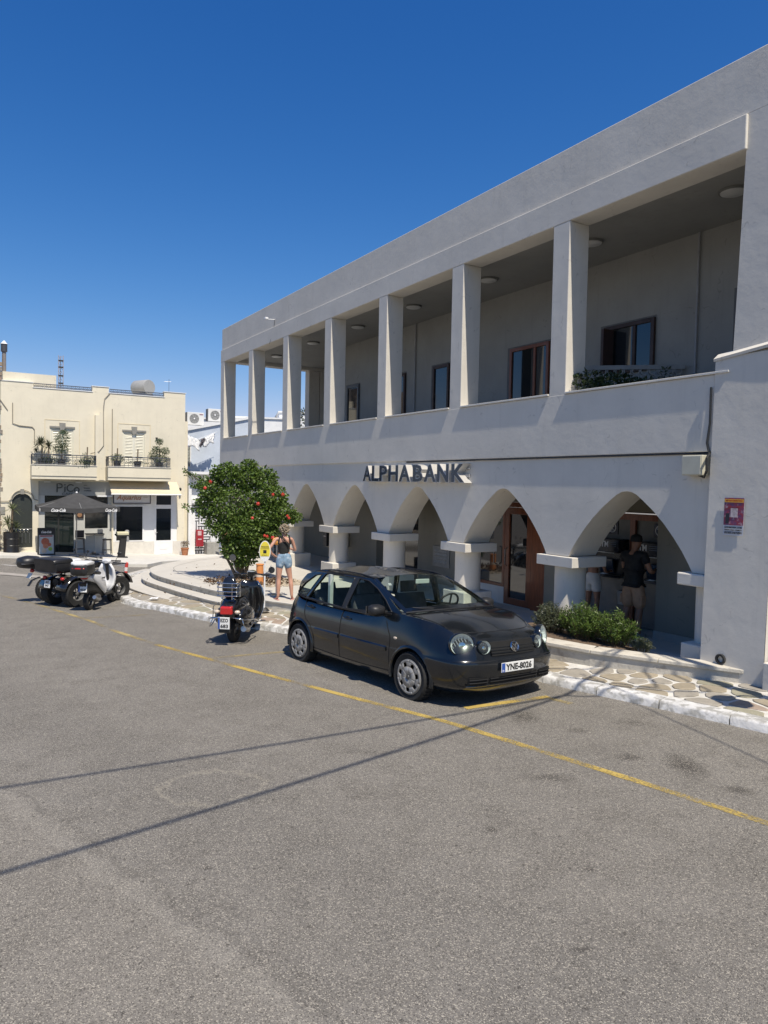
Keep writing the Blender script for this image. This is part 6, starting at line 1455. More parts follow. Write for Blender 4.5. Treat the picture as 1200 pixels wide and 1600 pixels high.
st_ = MB(); st_.tube(spl([(-.14, -.085, 1.27), (-.125, -.092, 1.36), (-.105, -.035, 1.455), (-.10, .04, 1.45)], 10), .017, 6); st_.tube(spl([(.14, -.085, 1.27), (.125, -.092, 1.36), (.105, -.035, 1.455), (.10, .04, 1.45)], 10), .017, 6); st_.build('shoulder_straps', BT, wn, smooth=60)
st_ = MB(); st_.tube(spl([(-.09, -.045, 1.455), (-.02, -.115, 1.38), (.09, -.115, 1.24)], 10), .012, 6); st_.tube(spl([(-.055, -.045, 1.46), (.01, -.118, 1.38), (.115, -.105, 1.26)], 10), .008, 6); st_.build('cross_strap', BT, wn, smooth=60)
HAIR = M('ash_blond_hair', (.20, .15, .10), .7, var=.6, scale=40, c2=(.36, .30, .22), bump=.01, bscale=60)
g = MB(); 
for _ in range(70):
    d = Vector((random.gauss(0, 1), random.gauss(-.5, .8), random.gauss(.2, .9))).normalized(); c = Vector((0, .0, 1.61)) + Vector((d.x * .095, d.y * .105, d.z * .10))
    if c.y > .06 and c.z < 1.64: continue
    q = [c + Vector((rp(-.03, .03), rp(-.03, .03), rp(-.03, .03))) for _ in range(5)]; g.tube(q, [.012, .016, .015, .012, .006], 5)
g.ell((0, .0, 1.615), (.092, .10, .102), 14, 10); g.build('hair', HAIR, wn, smooth=80)
for s, q in (('L', -1), ('R', 1)):
    a = J['ankle' + s]; b = J['toe' + s]; MB().loft([[(b[0] + (a[0] - b[0]) * t + dx * wd, b[1] + (a[1] - .04 - b[1]) * t + .02 * (1 - t), z) for dx, z in ((-1, 0.002), (1, .002), (1, .016), (-1, .016))] for t, wd in ((-.15, .02), (.1, .042), (.5, .036), (.9, .034), (1.15, .02))]).build('sandal', M('pink_sandal', (.55, .28, .24), .6), wn)
# man at the right cash machine
J = stand(); J.update(elbowR=(.30, .05, 1.13, .042), foreR=(.27, .16, 1.12, .037), wristR=(.2, .30, 1.15, .027), handR=(-.2, 1, .1), elbowL=(-.26, .05, 1.13, .042), foreL=(-.2, .16, 1.12, .037), wristL=(-.12, .28, 1.15, .027), handL=(.2, 1, .1), chest=(0, 0, 1.30, .175, .115), shoulderL=(-.20, 0, 1.40, .06), shoulderR=(.20, 0, 1.40, .06), head=(0, .05, 1.60, .080, .092), crown=(0, .045, 1.68, .065),
    kneeL=(-.13, .02, .48, .06), ankleL=(-.15, -.03, .085, .038), calfL=(-.14, -.02, .34, .062), kneeR=(.13, .02, .48, .06), calfR=(.14, -.02, .34, .062), ankleR=(.16, -.03, .085, .038))
KH = M('khaki_cotton', (.46, .27, .16), .85, var=.2, scale=10, bump=.004, bscale=25); SK2 = M('tanned_skin', (.30, .15, .09), .55, var=.15)
tee = ('t_shirt', [(0, 0, 1.0, .150, .12), (0, 0, 1.12, .155, .115), (0, 0, 1.30, .172, .122), (0, -.005, 1.405, .125, .10), J['shoulderL'], (-.245, .02, 1.25, .062), J['shoulderR'], (.25, .02, 1.25, .062), (0, 0, .90, .155, .125), (0, 0, 1.48, .062, .06)], .014, BT, [(0, 1), (1, 2), (2, 3), (3, 4), (4, 5), (3, 6), (6, 7), (0, 8), (3, 9)])
mn = person('man in black T-shirt, khaki cargo shorts and dark cap at the right-hand cash machine', tuple(bk(2.02, -1.36, .12)), BA + PI, J, [tee, shorts(J, .46, .03, KH, 'cargo_shorts')], h=1.80, skinm=SK2)
c_ = MB(); c_.lathe([(.098, 1.62), (.10, 1.66), (.085, 1.72), (.04, 1.745), (0, 1.75)], (0, .04, 0), n=20); c_.build('cap', BT, mn, smooth=60)
for q in (-1, 1): MB().loft([[(q * .14 + dx * wd, y, z) for dx, z in ((-1, 0), (1, 0), (.8, .08 * hh), (-.8, .08 * hh))] for y, wd, hh in ((-.09, .035, 1.3), (0, .045, 1.2), (.1, .05, .8), (.17, .03, .5))]).build('shoe', M('grey_trainer', (.35, .35, .34), .7), mn, bevel=.01)
for q in (-1, 1): MB().box((q * .215, -.01, .63), (.035, .12, .15)).build('cargo_pocket', KH, mn, bevel=.012)
# girl at the left cash machine
J = stand(); J.update(elbowR=(.27, .03, 1.14, .033), foreR=(.25, .12, 1.10, .03), wristR=(.2, .26, 1.10, .022), elbowL=(-.25, -.02, 1.15, .033), foreL=(-.25, .06, 1.06, .03), wristL=(-.2, .18, 1.0, .022), chest=(0, 0, 1.29, .13, .09), pelvis=(0, 0, .96, .13, .105), waist=(0, 0, 1.10, .105, .08))
WS = M('white_cotton', (.62, .60, .56), .85, var=.08, bump=.003, bscale=30)
gl = person('girl in white shorts and a short black and white top at the left-hand cash machine', tuple(bk(3.10, -1.50, .12)), BA + PI + .1, J, [shorts(J, .67, .014, WS, 'white_shorts', 1.12), ('crop_top', [(0, 0, 1.21, .125, .09), (0, 0, 1.30, .135, .095), (0, 0, 1.38, .10, .08)], .014, BT, [(0, 1), (1, 2)])], h=1.62, skinm=SK2)
MB().lathe([(.148, 1.195), (.15, 1.235)], n=24).xf(Matrix.Scale(.74, 4, (0, 1, 0))).build('top_hem', WS, gl, smooth=60)
hr = MB(); hr.ell((0, -.005, 1.62), (.092, .105, .11), 14, 10); hr.loft([[(a * math.cos(q), -.07 + b_ * math.sin(q), z) for q in [2 * PI * k / 10 for k in range(10)]] for a, b_, z in ((.08, .04, 1.6), (.075, .035, 1.45), (.05, .025, 1.3))]); hr.build('hair', M('dark_hair', (.03, .02, .015), .6, bump=.004, bscale=40), gl, smooth=60)
for q in (-1, 1): MB().loft([[(q * .125 + dx * wd, y, z) for dx, z in ((-1, 0), (1, 0), (.8, .06), (-.8, .06))] for y, wd in ((-.08, .03), (0, .04), (.1, .045), (.16, .03))]).build('shoe', WS, gl, bevel=.01)
# person behind the tree
J = stand(); J.update(kneeL=(-.11, .10, .50, .052), calfL=(-.11, .04, .34, .054), ankleL=(-.12, -.04, .10, .034), kneeR=(.11, -.02, .47, .052), ankleR=(.12, -.16, .10, .034), calfR=(.12, -.12, .33, .054), ballR=(.12, -.08, .035, .036, .026), toeR=(.12, -.01, .022, .03, .018))
pb = person('person in rust-coloured shorts and a pale shirt walking behind the tree', (-5.25, 24.6, .12), R(60), J, [shorts(J, .55, .02, M('rust_cotton', (.38, .14, .08), .85, var=.15), 'shorts'), ('shirt', [(0, 0, 1.0, .14, .11), (0, 0, 1.12, .145, .11), (0, 0, 1.30, .165, .118), J['shoulderL'], (-.22, -.01, 1.22, .05), J['shoulderR'], (.22, -.01, 1.22, .05)], .014, WS, [(0, 1), (1, 2), (2, 3), (3, 4), (2, 5), (5, 6)])], h=1.70)
MB().ell((0, -.005, 1.62), (.088, .10, .10), 14, 10).build('hair', M('dark_hair'), pb, smooth=60)
for x, y in ((-.12, .02), (.12, -.10)): MB().loft([[(x + dx * wd, y + yy, z) for dx, z in ((-1, 0), (1, 0), (.8, .09), (-.8, .09))] for yy, wd in ((-.09, .035), (0, .045), (.1, .05), (.16, .03))]).build('shoe', BLACK, pb, bevel=.01)
# ---------------------------------------------------------------- hibiscus tree on the platform
tr = thing('hibiscus_tree', 'bushy dark green hibiscus tree with red flowers and several leaning stems on the platform', 'tree', (-3.85, 19.4, .12))
LF = leafmat('hibiscus_leaf', (.05, .09, .014), (.11, .18, .028), (.22, .29, .06))
g = MB(); random.seed(21)
CL = [(-.1, 0, 2.0, .75, .7, .6, 2300), (.15, .1, 2.75, .42, .4, .36, 1000), (-.35, 0, 2.85, .30, .33, .28, 520), (.62, .1, 2.72, .36, .36, .32, 700), (.2, .1, 3.08, .22, .2, .15, 230), (-.62, 0, 2.85, .2, .2, .2, 240),
      (-.78, 0, 2.42, .40, .4, .34, 850), (-.95, 0, 2.0, .28, .3, .3, 430), (-.72, .1, 1.62, .26, .3, .26, 360), (.85, -.1, 2.25, .42, .4, .34, 900), (1.05, -.2, 1.85, .48, .4, .3, 900), (1.42, -.2, 1.72, .22, .2, .16, 240), (.75, -.2, 1.62, .46, .4, .30, 850), (.95, -.25, 1.32, .34, .3, .2, 430),
      (.35, -.3, 1.45, .52, .45, .34, 1000), (-.05, -.2, 1.45, .45, .4, .4, 900), (-.38, -.1, 1.30, .34, .35, .34, 520), (.45, -.3, 1.12, .42, .36, .26, 640), (.08, -.2, 1.0, .36, .32, .3, 560), (.15, -.15, .70, .34, .3, .34, 620), (.75, -.35, 1.12, .26, .22, .2, 260), (-.2, -.15, .85, .28, .28, .3, 360), (-.05, -.1, .5, .16, .2, .2, 130), (.42, -.2, .82, .22, .2, .18, 200)]
for x, y, z, a, b_, c, n in CL: leaves(g, (x, y, z), (a, b_, c), int(n * 1.25), .088, shell=.4, asp=.62, droop=.25)
for P in ([(-.9, 0, 2.5), (-1.15, 0, 2.72), (-1.38, 0, 2.78), (-1.5, 0, 2.92)], [(-.9, 0, 2.0), (-1.1, 0, 1.92), (-1.35, 0, 1.85), (-1.5, 0, 1.98)], [(-.9, 0, 2.45), (-1.3, 0, 2.52)], [(1.3, -.1, 1.7), (1.62, -.1, 1.72)]):
    for p in spl(P, 12): leaves(g, p, (.09, .09, .08), 12, .075, shell=.2, asp=.6)
for _ in range(60):
    d = Vector((random.gauss(0, 1), random.gauss(0, .8), random.gauss(.1, .9))).normalized(); c = Vector((.05 + d.x * 1.15, d.y, 2.0 + d.z * .98)); 
    if c.z > 1.2: leaves(g, c, (.10, .10, .10), 14, .08, shell=.2, asp=.6)
g.build('crown', LF, tr, recalc=False, kind='stuff')
BARK = M('hibiscus_bark', (.20, .15, .10), .9, var=.4, scale=14, bump=.012, bscale=30)
def stem(P, r0, r1, parent, nm='trunk'):
    q = spl(P, 12); return MB().tube(q, [r0 + (r1 - r0) * i / 11 for i in range(12)], 9).build(nm, BARK, parent, smooth=60)
tk_ = stem([(0, 0, -.03), (-.05, 0, .3), (-.3, 0, .8), (-.5, 0, 1.3), (-.55, 0, 2.0)], .075, .045, tr)
stem([(.06, .05, -.03), (.02, .05, .5), (.15, .05, 1.2), (.25, 0, 2.2)], .08, .04, tr); stem([(.12, -.03, -.03), (.2, 0, .4), (.4, -.05, 1.0), (.7, -.1, 1.9)], .06, .03, tr); stem([(-.05, -.05, -.03), (-.22, -.05, .35), (-.42, 0, .7), (-.52, 0, 1.05)], .045, .025, tr); stem([(.0, 0, .4), (.02, 0, 1.2), (-.1, 0, 2.4)], .05, .02, tr)
for P in ([(-.5, 0, 1.9), (-.9, 0, 2.45), (-1.5, 0, 2.92)], [(-.5, 0, 1.5), (-.9, 0, 1.9), (-1.5, 0, 1.97)], [(.3, 0, 2.0), (.2, 0, 2.9)], [(.5, 0, 1.6), (1.2, -.1, 1.7), (1.62, -.1, 1.72)]): stem(P, .022, .006, tr, 'branch')
RF_ = M('hibiscus_red', (.55, .03, .02), .5, var=.3, scale=30); YS = M('stamen_yellow', (.7, .4, .05), .6)
fl_m = MB()
for k in range(5):
    a = 2 * PI * k / 5; pts = []
    for i, (r_, w_, h_) in enumerate(((.006, .006, 0), (.03, .026, -.012), (.055, .030, -.02), (.07, .016, -.026))):
        c_, s_ = math.cos(a), math.sin(a); pts.append([(r_ * c_ - q * w_ * s_, r_ * s_ + q * w_ * c_, h_ + .004 * abs(q)) for q in (-1, 0, 1)])
    fl_m.grid(pts)
flm = fl_m.mesh('hibiscus_flower', RF_, 60, False); stm = MB().tube([(0, 0, 0), (0, 0, .06)], .005, 5).mesh('stamen', YS)
FL = [(-4.48, 18.6, 2.73), (-3.2, 18.35, 2.2), (-3.37, 18.5, 1.83), (-2.84, 18.4, 2.44), (-2.49, 18.6, 1.89), (-2.99, 18.5, 1.36), (-2.84, 18.5, 1.33), (-2.43, 18.5, 1.84), (-2.6, 18.5, 2.44), (-4.59, 18.5, 2.58), (-2.54, 18.5, 1.47), (-3.05, 18.5, 1.38)]
for i, p in enumerate(FL):
    o = put(flm, 'hibiscus_flower', tr, (p[0] + 3.85, p[1] - 19.4 + .0, p[2] - .12)); o.rotation_euler = (R(rp(70, 105)), rp(-.4, .4), rp(-.5, .5)); o.scale = (rp(.5, .7),) * 3
    put(stm, 'stamen', o, (0, 0, 0))
# pebble bed under the tree
pb_ = MB(); random.seed(5)
for _ in range(900):
    a = rp(0, 2 * PI); r_ = math.sqrt(random.random()); x = -3.0 + .95 * r_ * math.cos(a); y = 18.9 + .85 * r_ * math.sin(a); s_ = rp(.02, .05)
    pb_.ell((x, y, .125 + s_ * .2), (s_, s_ * rp(.6, 1), s_ * .45), 6, 4)
pb_.build('pebbles', M('pebble', (.52, .44, .33), .8, var=.5, scale=14), None, kind='stuff', label='bed of pale pebbles and dry leaves at the foot of the hibiscus tree', category='gravel')
dl = MB()
for _ in range(700):
    a = rp(0, 2 * PI); r_ = math.sqrt(random.random()) ** .8; leaves(dl, (-3.5 + 1.15 * r_ * math.cos(a), 18.85 + .75 * r_ * math.sin(a), .16), (.02, .02, .02), 1, .085, asp=.6)
for _ in range(70): leaves(dl, (rp(-6.2, -2.5), rp(16.6, 23), .128), (.005, .005, .004), 1, .06, asp=.5)
dl.build('fallen_leaves', M('dry_leaf', (.14, .08, .04), .8, var=.5, scale=20), None, recalc=False, kind='stuff', label='dry brown fallen leaves lying under the hibiscus tree', category='leaves')
# oval notice on a pole, orange post, orange bag
os_ = thing('oval_sign', 'yellow and white oval notice on a thin white pole behind the black scooter', 'sign', (-2.54, 15.5, -.0), R(4))
MB().tube([(0, 0, -.02), (0, 0, 1.3)], .017, 10).build('pole', WPAINT, os_, smooth=60); MB().cyl((0, 0, -.02), (0, 0, .05), .12, .05).build('foot', IRON, os_)
def oval(y0, y1, zc, a, b_, z0=None, z1=None):
    P = [(a * math.cos(2 * PI * k / 36), b_ * math.sin(2 * PI * k / 36)) for k in range(36)]
    if z0 is not None: P = [(x, max(z0, min(z1, z))) for x, z in P]
    return MB().loft([[(x, y, zc + z) for x, z in P] for y in (y0, y1)])
oval(-.030, -.018, 1.27, .122, .225).build('plate', WPAINT, os_); oval(-.034, -.031, 1.27, .108, .208, -.11, .22).build('yellow_field', M('sign_yellow', (.72, .60, .06), .4, var=.08), os_)
text_mb('ΠΡΟΣΟΧΗ', .035, .002, .17, off=.02, basis=FRONT, at=(-.085, -.0345, 1.345)).build('lettering', TEXTK, os_); text_mb('ΜΗ ΣΤΑΘΜΕΥΕΤΕ', .018, .002, .17, basis=FRONT, at=(-.085, -.0345, 1.315)).build('lettering', TEXTK, os_)
text_mb('ΕΙΣΟΔΟΣ 1', .022, .002, .13, basis=FRONT, at=(-.065, -.0345, 1.175)).build('lettering', TEXTK, os_)
m = MB(); m.bx(-.035, .035, -.037, -.0345, 1.225, 1.295); m.bx(-.02, .02, -.0385, -.0375, 1.25, 1.275); m.build('emblem', TEXTK, os_)
op = thing('orange_post', 'short terracotta-orange post with a pale band beneath the oval notice', 'post', (-3.16, 18.5, .12)); MB().lathe([(.10, 0), (.095, .2), (.09, .5), (.105, .51), (.10, .53), (0, .535)], n=20).build('post', M('orange_clay', (.62, .24, .07), .6, var=.15), op, smooth=50); MB().lathe([(.098, .2), (.098, .27)], n=20).build('band', M('pale_band', (.6, .5, .4), .6), op)
ob = thing('orange_bag', 'bright orange bag beside the woman in the black top', 'bag', (-2.47, 16.75, 1.30), .2); MB().sweep([(-.10, .06, .03, .03), (-.06, .08, .05, .08), (0, .09, .055, .095), (.06, .08, .05, .08), (.10, .06, .03, .03)], 12).build('body', M('orange_cloth', (.75, .20, .03), .7, c2=(.75, .42, .1), scale=25), ob, smooth=50); MB().tube(spl([(-.07, 0, .14), (0, 0, .24), (.07, 0, .14)], 8), .008, 6).build('strap', BLACK, ob)
MB().tube([(0, 0, .0), (0, 0, -1.18)], .02, 8).build('stand', STEEL, ob); MB().cyl((0, 0, -1.18), (0, 0, -1.15), .13, .13).build('stand_foot', STEEL, ob)
wb = thing('letter_box', 'small black box fixed to the arcade wall beside the woman\'s head', 'box', tuple(bk(13.0, -.80, 1.05)), BA); MB().bx(-.12, .12, 0, .12, -.2, .2).build('box', BLACK, wb, bevel=.01); MB().bx(-.08, .08, .12, .125, .08, .11).build('slot', STEEL, wb)
MB().bx(-.1, .1, -.7, 0.0, -.25, .22).build('bracket', GREYW, wb)
# scrap of paper on the pavement
pp = MB(); random.seed(9); pp.grid([[(-5.64 + i * .06 + rp(-.01, .01), 17.45 + j * .06 + rp(-.01, .01), gz(-5.64, 17.5) + .15 + rp(0, .05)) for i in range(4)] for j in range(4)])
pp.build('paper_scrap', WPAINT, None, label='crumpled scrap of white paper on the pavement below the curved steps', category='litter')
# joint line running round the platform top
MB().grid([[(p[0] + q, p[1] + q * .4, .1235) for q in (.62, .645)] for p in catmull(PLATE[1:-1], 6)]).build('platform_joint', M('joint_grey', (.36, .34, .30), .8), plat)
# flexible bollard
fb = thing('flexible_bollard', 'red and white striped plastic bollard at the corner left of the steps', 'bollard', (-8.04, 22.45, gz(-8.04, 22.45) + .0)); fb.rotation_euler = (0, .1, 0)
for k in range(5): MB().lathe([(.05, k * .12), (.05, (k + 1) * .12)], n=16).build('band', M('bollard_red', (.55, .05, .04), .5) if k % 2 == 0 else M('bollard_white', (.7, .65, .62), .5), fb)
MB().cyl((0, 0, -.02), (0, 0, .03), .12, .08).build('base', BLACK, fb); MB().lathe([(.05, .60), (.03, .63), (0, .635)], n=16).build('cap', M('bollard_red'), fb)

# ---------------------------------------------------------------- shrubs in front of the arcade
LG = leafmat('shrub_leaf', (.07, .12, .02), (.12, .19, .035), (.20, .27, .06)); LGR = leafmat('rosemary_leaf', (.07, .085, .045), (.11, .125, .07), (.15, .16, .10))
def shrub(u, y, rx, ry, h, n, mat, lab, size=.055, asp=.22):
    c = bk(u, y, .27); t = thing('shrub', lab, 'shrub', tuple(c), BA); g = MB(); s_ = MB()
    for _ in range(n):
        a = rp(0, 2 * PI); q = random.random() ** .5; bx0 = Vector((rx * .5 * q * math.cos(a), ry * .5 * q * math.sin(a), 0)); tip = Vector((rx * q * math.cos(a) * rp(.8, 1.1), ry * q * math.sin(a) * rp(.8, 1.1), h * rp(.55, 1.08) * (1 - .45 * q * q)))
        s_.tube([bx0, (bx0 + tip) / 2 + Vector((0, 0, .03)), tip], .004, 3, False)
        for k in range(16):
            t_ = .25 + .78 * k / 16; p = bx0.lerp(tip, t_) + Vector((0, 0, .05 * math.sin(t_ * 3))); leaves(g, p, (.022, .022, .02), 2, size, shell=.1, asp=asp, droop=-.4)
    g.build('foliage', mat, t, recalc=False, kind='stuff'); s_.build('stem', M('green_stem', (.12, .10, .05), .8), t, kind='stuff'); return t
random.seed(33)
shrub(2.36, .30, .42, .28, .50, 120, LGR, 'grey-green rosemary-like shrub at the left end of the planting bed')
shrub(1.70, .22, .48, .36, .60, 210, LG, 'large bright green shrub in the middle of the planting bed')
shrub(1.12, .12, .42, .34, .54, 190, LG, 'bright green shrub at the right end of the planting bed')
shrub(.62, .10, .20, .18, .18, 40, LGR, 'small low sprig with pale flowers beyond the right-hand shrub', .04)

# ---------------------------------------------------------------- cafe furniture and plants
def Lh(s, y, d=.12): w = hb(s, y); return (w.x, w.y, gz(w.x, w.y) + d)
um = thing('cafe_umbrella', 'large black cafe parasol with white script lettering in front of the left shop', 'umbrella', Lh(3.02, -2.5), HA)
zg = um.location.z; zt, ze = 2.06 - zg, 1.45 - zg; UB = M('umbrella_black', (.045, .045, .046), .75, var=.2, scale=3, bump=.002)
m = MB(); W_ = 1.62
rows = []
for k in range(7):
    t_ = k / 6; w_ = .28 + (W_ - .28) * t_; z_ = zt - .08 - (zt - .08 - ze) * (t_ ** 1.0) - .05 * math.sin(PI * t_)
    ring = []
    for q in range(24):
        a = 2 * PI * q / 24 + PI / 4; sx_, sy_ = math.cos(a), math.sin(a); mx = max(abs(sx_), abs(sy_)); cr = 1 / mx; ring.append((sx_ * cr * w_, sy_ * cr * w_, z_ + .035 * t_ * math.cos(4 * a) * -1))
    rows.append(ring)
m.loft(rows, False); cn = m.build('canopy', UB, um, smooth=30); m = MB(); m.loft([rows[-1], [(x * 1.005, y * 1.005, z - .20) for x, y, z in rows[-1]]], False); m.build('valance', UB, cn, smooth=30)
MB().loft([[(x * s_, y * s_, z) for x, y in ((-1, -1), (1, -1), (1, 1), (-1, 1))] for s_, z in ((.36, zt - .12), (.06, zt + .02))]).build('vent_cap', UB, cn)
MB().tube([(0, 0, 0), (0, 0, zt)], .025, 10).build('pole', M('pole_wood', (.35, .33, .30), .5), um); MB().ell((0, 0, zt + .04), (.05, .05, .05), 10, 8).build('finial', WPAINT, um, smooth=60); MB().bx(-.3, .3, -.3, .3, 0, .08).build('base', M('concrete_base', .3), um)
for a in range(8): MB().tube([(0, 0, zt - .1), (W_ * (1 if a % 2 else 1.0) * .98 * max(-1, min(1, 1.42 * math.cos(a * PI / 4))), W_ * .98 * max(-1, min(1, 1.42 * math.sin(a * PI / 4))), ze - .02)], .009, 5).build('rib', M('rib_grey', .3), um)
for x in (-1.22, 1.0): text_mb('Coca-Cola', .15, .004, .58 if x < 0 else .5, off=.03, shear=.45, basis=FRONT, at=(x, -W_ * 1.006 - .002, ze - .17)).build('lettering', TEXTW, cn)
text_mb('Coca-Cola', .15, .004, .5, off=.03, shear=.45, basis=((0, -1, 0), (0, 0, 1), (-1, 0, 0)), at=(-W_ * 1.006 - .002, -.9, ze - .17)).build('lettering', TEXTW, cn)
ab = thing('menu_board', 'black A-board with a colourful pizza menu standing outside the cafe', 'sign board', Lh(1.78, -2.2), HA)
fr = MB(); fr.box((0, 0, .62), (.74, .05, 1.26), rx=-.10); fo = fr.build('front_board', M('board_black', .02, .5), ab, bevel=.01); MB().box((0, .28, .60), (.70, .04, 1.22), rx=.16).build('rear_board', M('board_black'), ab)
T_ = Matrix.Rotation(-.10, 4, 'X')
def ab_box(x0, x1, z0, z1, d, mat, nm): MB().bx(x0, x1, -.030 - d, -.026, z0 - .62, z1 - .62).xf(Matrix.Translation((0, 0, .62)) @ T_).build(nm, mat, fo)
ab_box(-.30, .30, .06, .92, .0, M('menu_paper', (.42, .45, .46), .5, var=.1, scale=9), 'menu_sheet'); ab_box(-.26, .26, .84, .90, .004, M('menu_heading', (.30, .08, .08), .5), 'heading')
for (x, z, r_, c_) in ((-.05, .62, .17, (.50, .14, .07)), (-.03, .42, .12, (.55, .22, .12)), (.16, .28, .09, (.35, .5, .08)), (-.10, .19, .11, (.62, .5, .38)), (.12, .48, .08, (.5, .12, .06))):
    MB().lathe([(r_, -.004), (r_ * .9, -.008), (0, -.009)], (x, -.026, z - .62), 'Y', 16).xf(Matrix.Translation((0, 0, .62)) @ T_).build('dish_picture', M('dish_%d' % int(z * 100), c_, .5, var=.4, scale=40), fo)
tt = text_mb('Coca-Cola', .11, .004, .42, off=.03, shear=.45, basis=FRONT, at=(-.21, -.028, 1.0 - .62)); tt.xf(Matrix.Translation((0, 0, .62)) @ T_).build('lettering', TEXTW, fo)
def rosette(g, c, n, L_, w_=.03, up=.3):
    for _ in range(n):
        a = rp(0, 2 * PI); e = rp(-.25, 1.3); d = Vector((math.cos(a) * math.cos(e), math.sin(a) * math.cos(e), math.sin(e))); sd_ = d.cross(Vector((0, 0, 1))).normalized() * w_ * .5; l = L_ * rp(.7, 1.1); p0 = Vector(c)
        p1 = p0 + d * l * .5 + sd_; p2 = p0 + d * l * .5 - sd_; p3 = p0 + d * l + Vector((0, 0, -l * .22)); g.add([p0 + sd_ * .6, p0 - sd_ * .6, p2, p1, p3], [(0, 1, 2, 3), (3, 2, 4)])
YL = leafmat('yucca_leaf', (.10, .13, .06), (.17, .20, .09), (.26, .27, .15))
yb_ = thing('barrel_planter', 'black oil-drum planter holding a tall spiky yucca beside the little arched door', 'planter', Lh(.42, -.75, .12), HA); m = MB(); m.lathe([(0, 0), (.33, 0), (.34, .02), (.33, .04), (.33, .31), (.345, .33), (.33, .35), (.33, .62), (.345, .64), (.33, .66), (.33, .93), (.345, .95), (.31, .95), (.30, .88), (0, .88)], n=32); m.build('drum', M('drum_black', (.015, .015, .017), .35, var=.2), yb_, smooth=35)
g = MB(); rosette(g, (.05, 0, 2.0), 70, .62); rosette(g, (-.15, 0, 1.35), 90, .66); rosette(g, (.2, .05, 1.15), 60, .5); g.build('foliage', YL, yb_, recalc=False, kind='stuff'); m = MB(); m.tube([(0, 0, .85), (.03, 0, 1.4), (.05, 0, 2.0)], .05, 8); m.tube([(0, 0, .85), (-.15, 0, 1.35)], .045, 8); m.build('trunk', BARK, yb_)
y2 = thing('terracotta_planter', 'spiky plant in a red terracotta pot at the left edge beside the oil-drum planter', 'planter', Lh(-.45, -.9), HA); m = MB(); m.lathe([(0, 0), (.18, 0), (.28, .42), (.30, .42), (.30, .48), (.26, .48), (.25, .42), (0, .42)], n=24); m.build('pot', M('red_pot', (.35, .08, .05), .6, var=.2), y2, smooth=35); g = MB(); rosette(g, (0, 0, .9), 80, .7); rosette(g, (.1, 0, 1.6), 60, .6); g.build('foliage', YL, y2, recalc=False, kind='stuff'); MB().tube([(0, 0, .4), (.1, 0, 1.6)], .05, 8).build('trunk', BARK, y2)
le = thing('menu_lectern', 'black menu lectern with a pale lit-looking tray on top in front of the shops', 'lectern', Lh(4.95, -3.0), HA); MB().loft([[(x * w_ + o_, y * .14, z) for x, y in ((-1, -1), (1, -1), (1, 1), (-1, 1))] for w_, z, o_ in ((.15, 0, -.05), (.13, 1.02, .06))]).build('stand', M('board_black'), le, bevel=.01); MB().box((.0, 0, 1.06), (.62, .42, .05), rx=.12).build('desk', M('board_black'), le, bevel=.01); MB().box((.0, -.01, 1.14), (.54, .34, .11), rx=.12).build('menu_box', M('menu_cream', (.66, .62, .42), .5, var=.15, scale=8), le, bevel=.01); MB().bx(-.22, .22, -.2, .2, 0, .03).build('foot', M('board_black'), le)
le['label'] = 'black menu lectern with a pale cream box on top in front of the shops'
def stool(s_, y_, lab, seat=.72, back=True):
    t = thing('bar_stool', lab, 'bar stool', Lh(s_, y_), HA, 'bar stools outside the cafe'); st = M('stool_wood', (.10, .07, .05), .6, var=.3)
    MB().bx(-.19, .19, -.18, .18, seat, seat + .05).build('seat', st, t, bevel=.01)
    for x in (-1, 1):
        for y in (-1, 1): MB().tube([(x * .2, y * .19, 0), (x * .16, y * .15, seat)], .016, 6).build('leg', st, t)
    for y in (-1, 1): MB().tube([(-.185, y * .175, .25), (.185, y * .175, .25)], .012, 6).build('foot_rail', st, t)
    if back: MB().bx(-.2, .2, .15, .18, seat + .06, seat + .42).build('backrest', M('stool_back', (.06, .05, .05), .7), t, bevel=.01)
    return t
stool(3.35, -1.1, 'left high stool with a dark backrest outside the cafe window'); stool(4.55, -1.3, 'right backless high stool by the lectern outside the cafe', back=False)
tb_ = thing('high_table', 'tall narrow table between the bar stools outside the cafe', 'table', Lh(4.0, -1.15), HA); MB().bx(-.42, .42, -.25, .25, .98, 1.02).build('tabletop', M('table_dark', (.07, .06, .05), .5), tb_, bevel=.005); MB().tube([(0, 0, 0), (0, 0, .98)], .03, 10).build('leg', M('table_leg', (.5, .5, .48), .5), tb_); MB().bx(-.2, .2, -.2, .2, 0, .03).build('foot', IRON, tb_)
nap = thing('napkin_holder', 'chrome napkin holder with papers on the tall cafe table', 'holder', tuple(Vector(Lh(4.25, -1.15)) + Vector((0, 0, 1.02))), HA); MB().bx(-.12, .12, -.08, .08, 0, .2).build('case', STEEL, nap, bevel=.008); MB().bx(-.10, .10, -.07, .07, .201, .22).build('papers', WPAINT, nap)
pt = thing('flower_pot', 'terracotta pot with a dry brown plant at the right corner of the shops', 'planter', Lh(8.55, -.45, .12), HA); m = MB(); m.lathe([(0, 0), (.14, 0), (.19, .34), (.21, .34), (.21, .40), (.18, .40), (.17, .34), (0, .34)], n=20); m.build('pot', TERRA, pt, smooth=35); g = MB()
for _ in range(16):
    a = rp(0, 2 * PI); q = [(0, 0, .35), (.12 * math.cos(a), .12 * math.sin(a), .6), (.22 * math.cos(a), .22 * math.sin(a), rp(.7, .95))]; leaves(g, q[1], (.10, .10, .14), 14, .07, asp=.5)
g.build('foliage', leafmat('dry_plant', (.12, .09, .06), (.2, .14, .1), (.14, .14, .07)), pt, recalc=False)
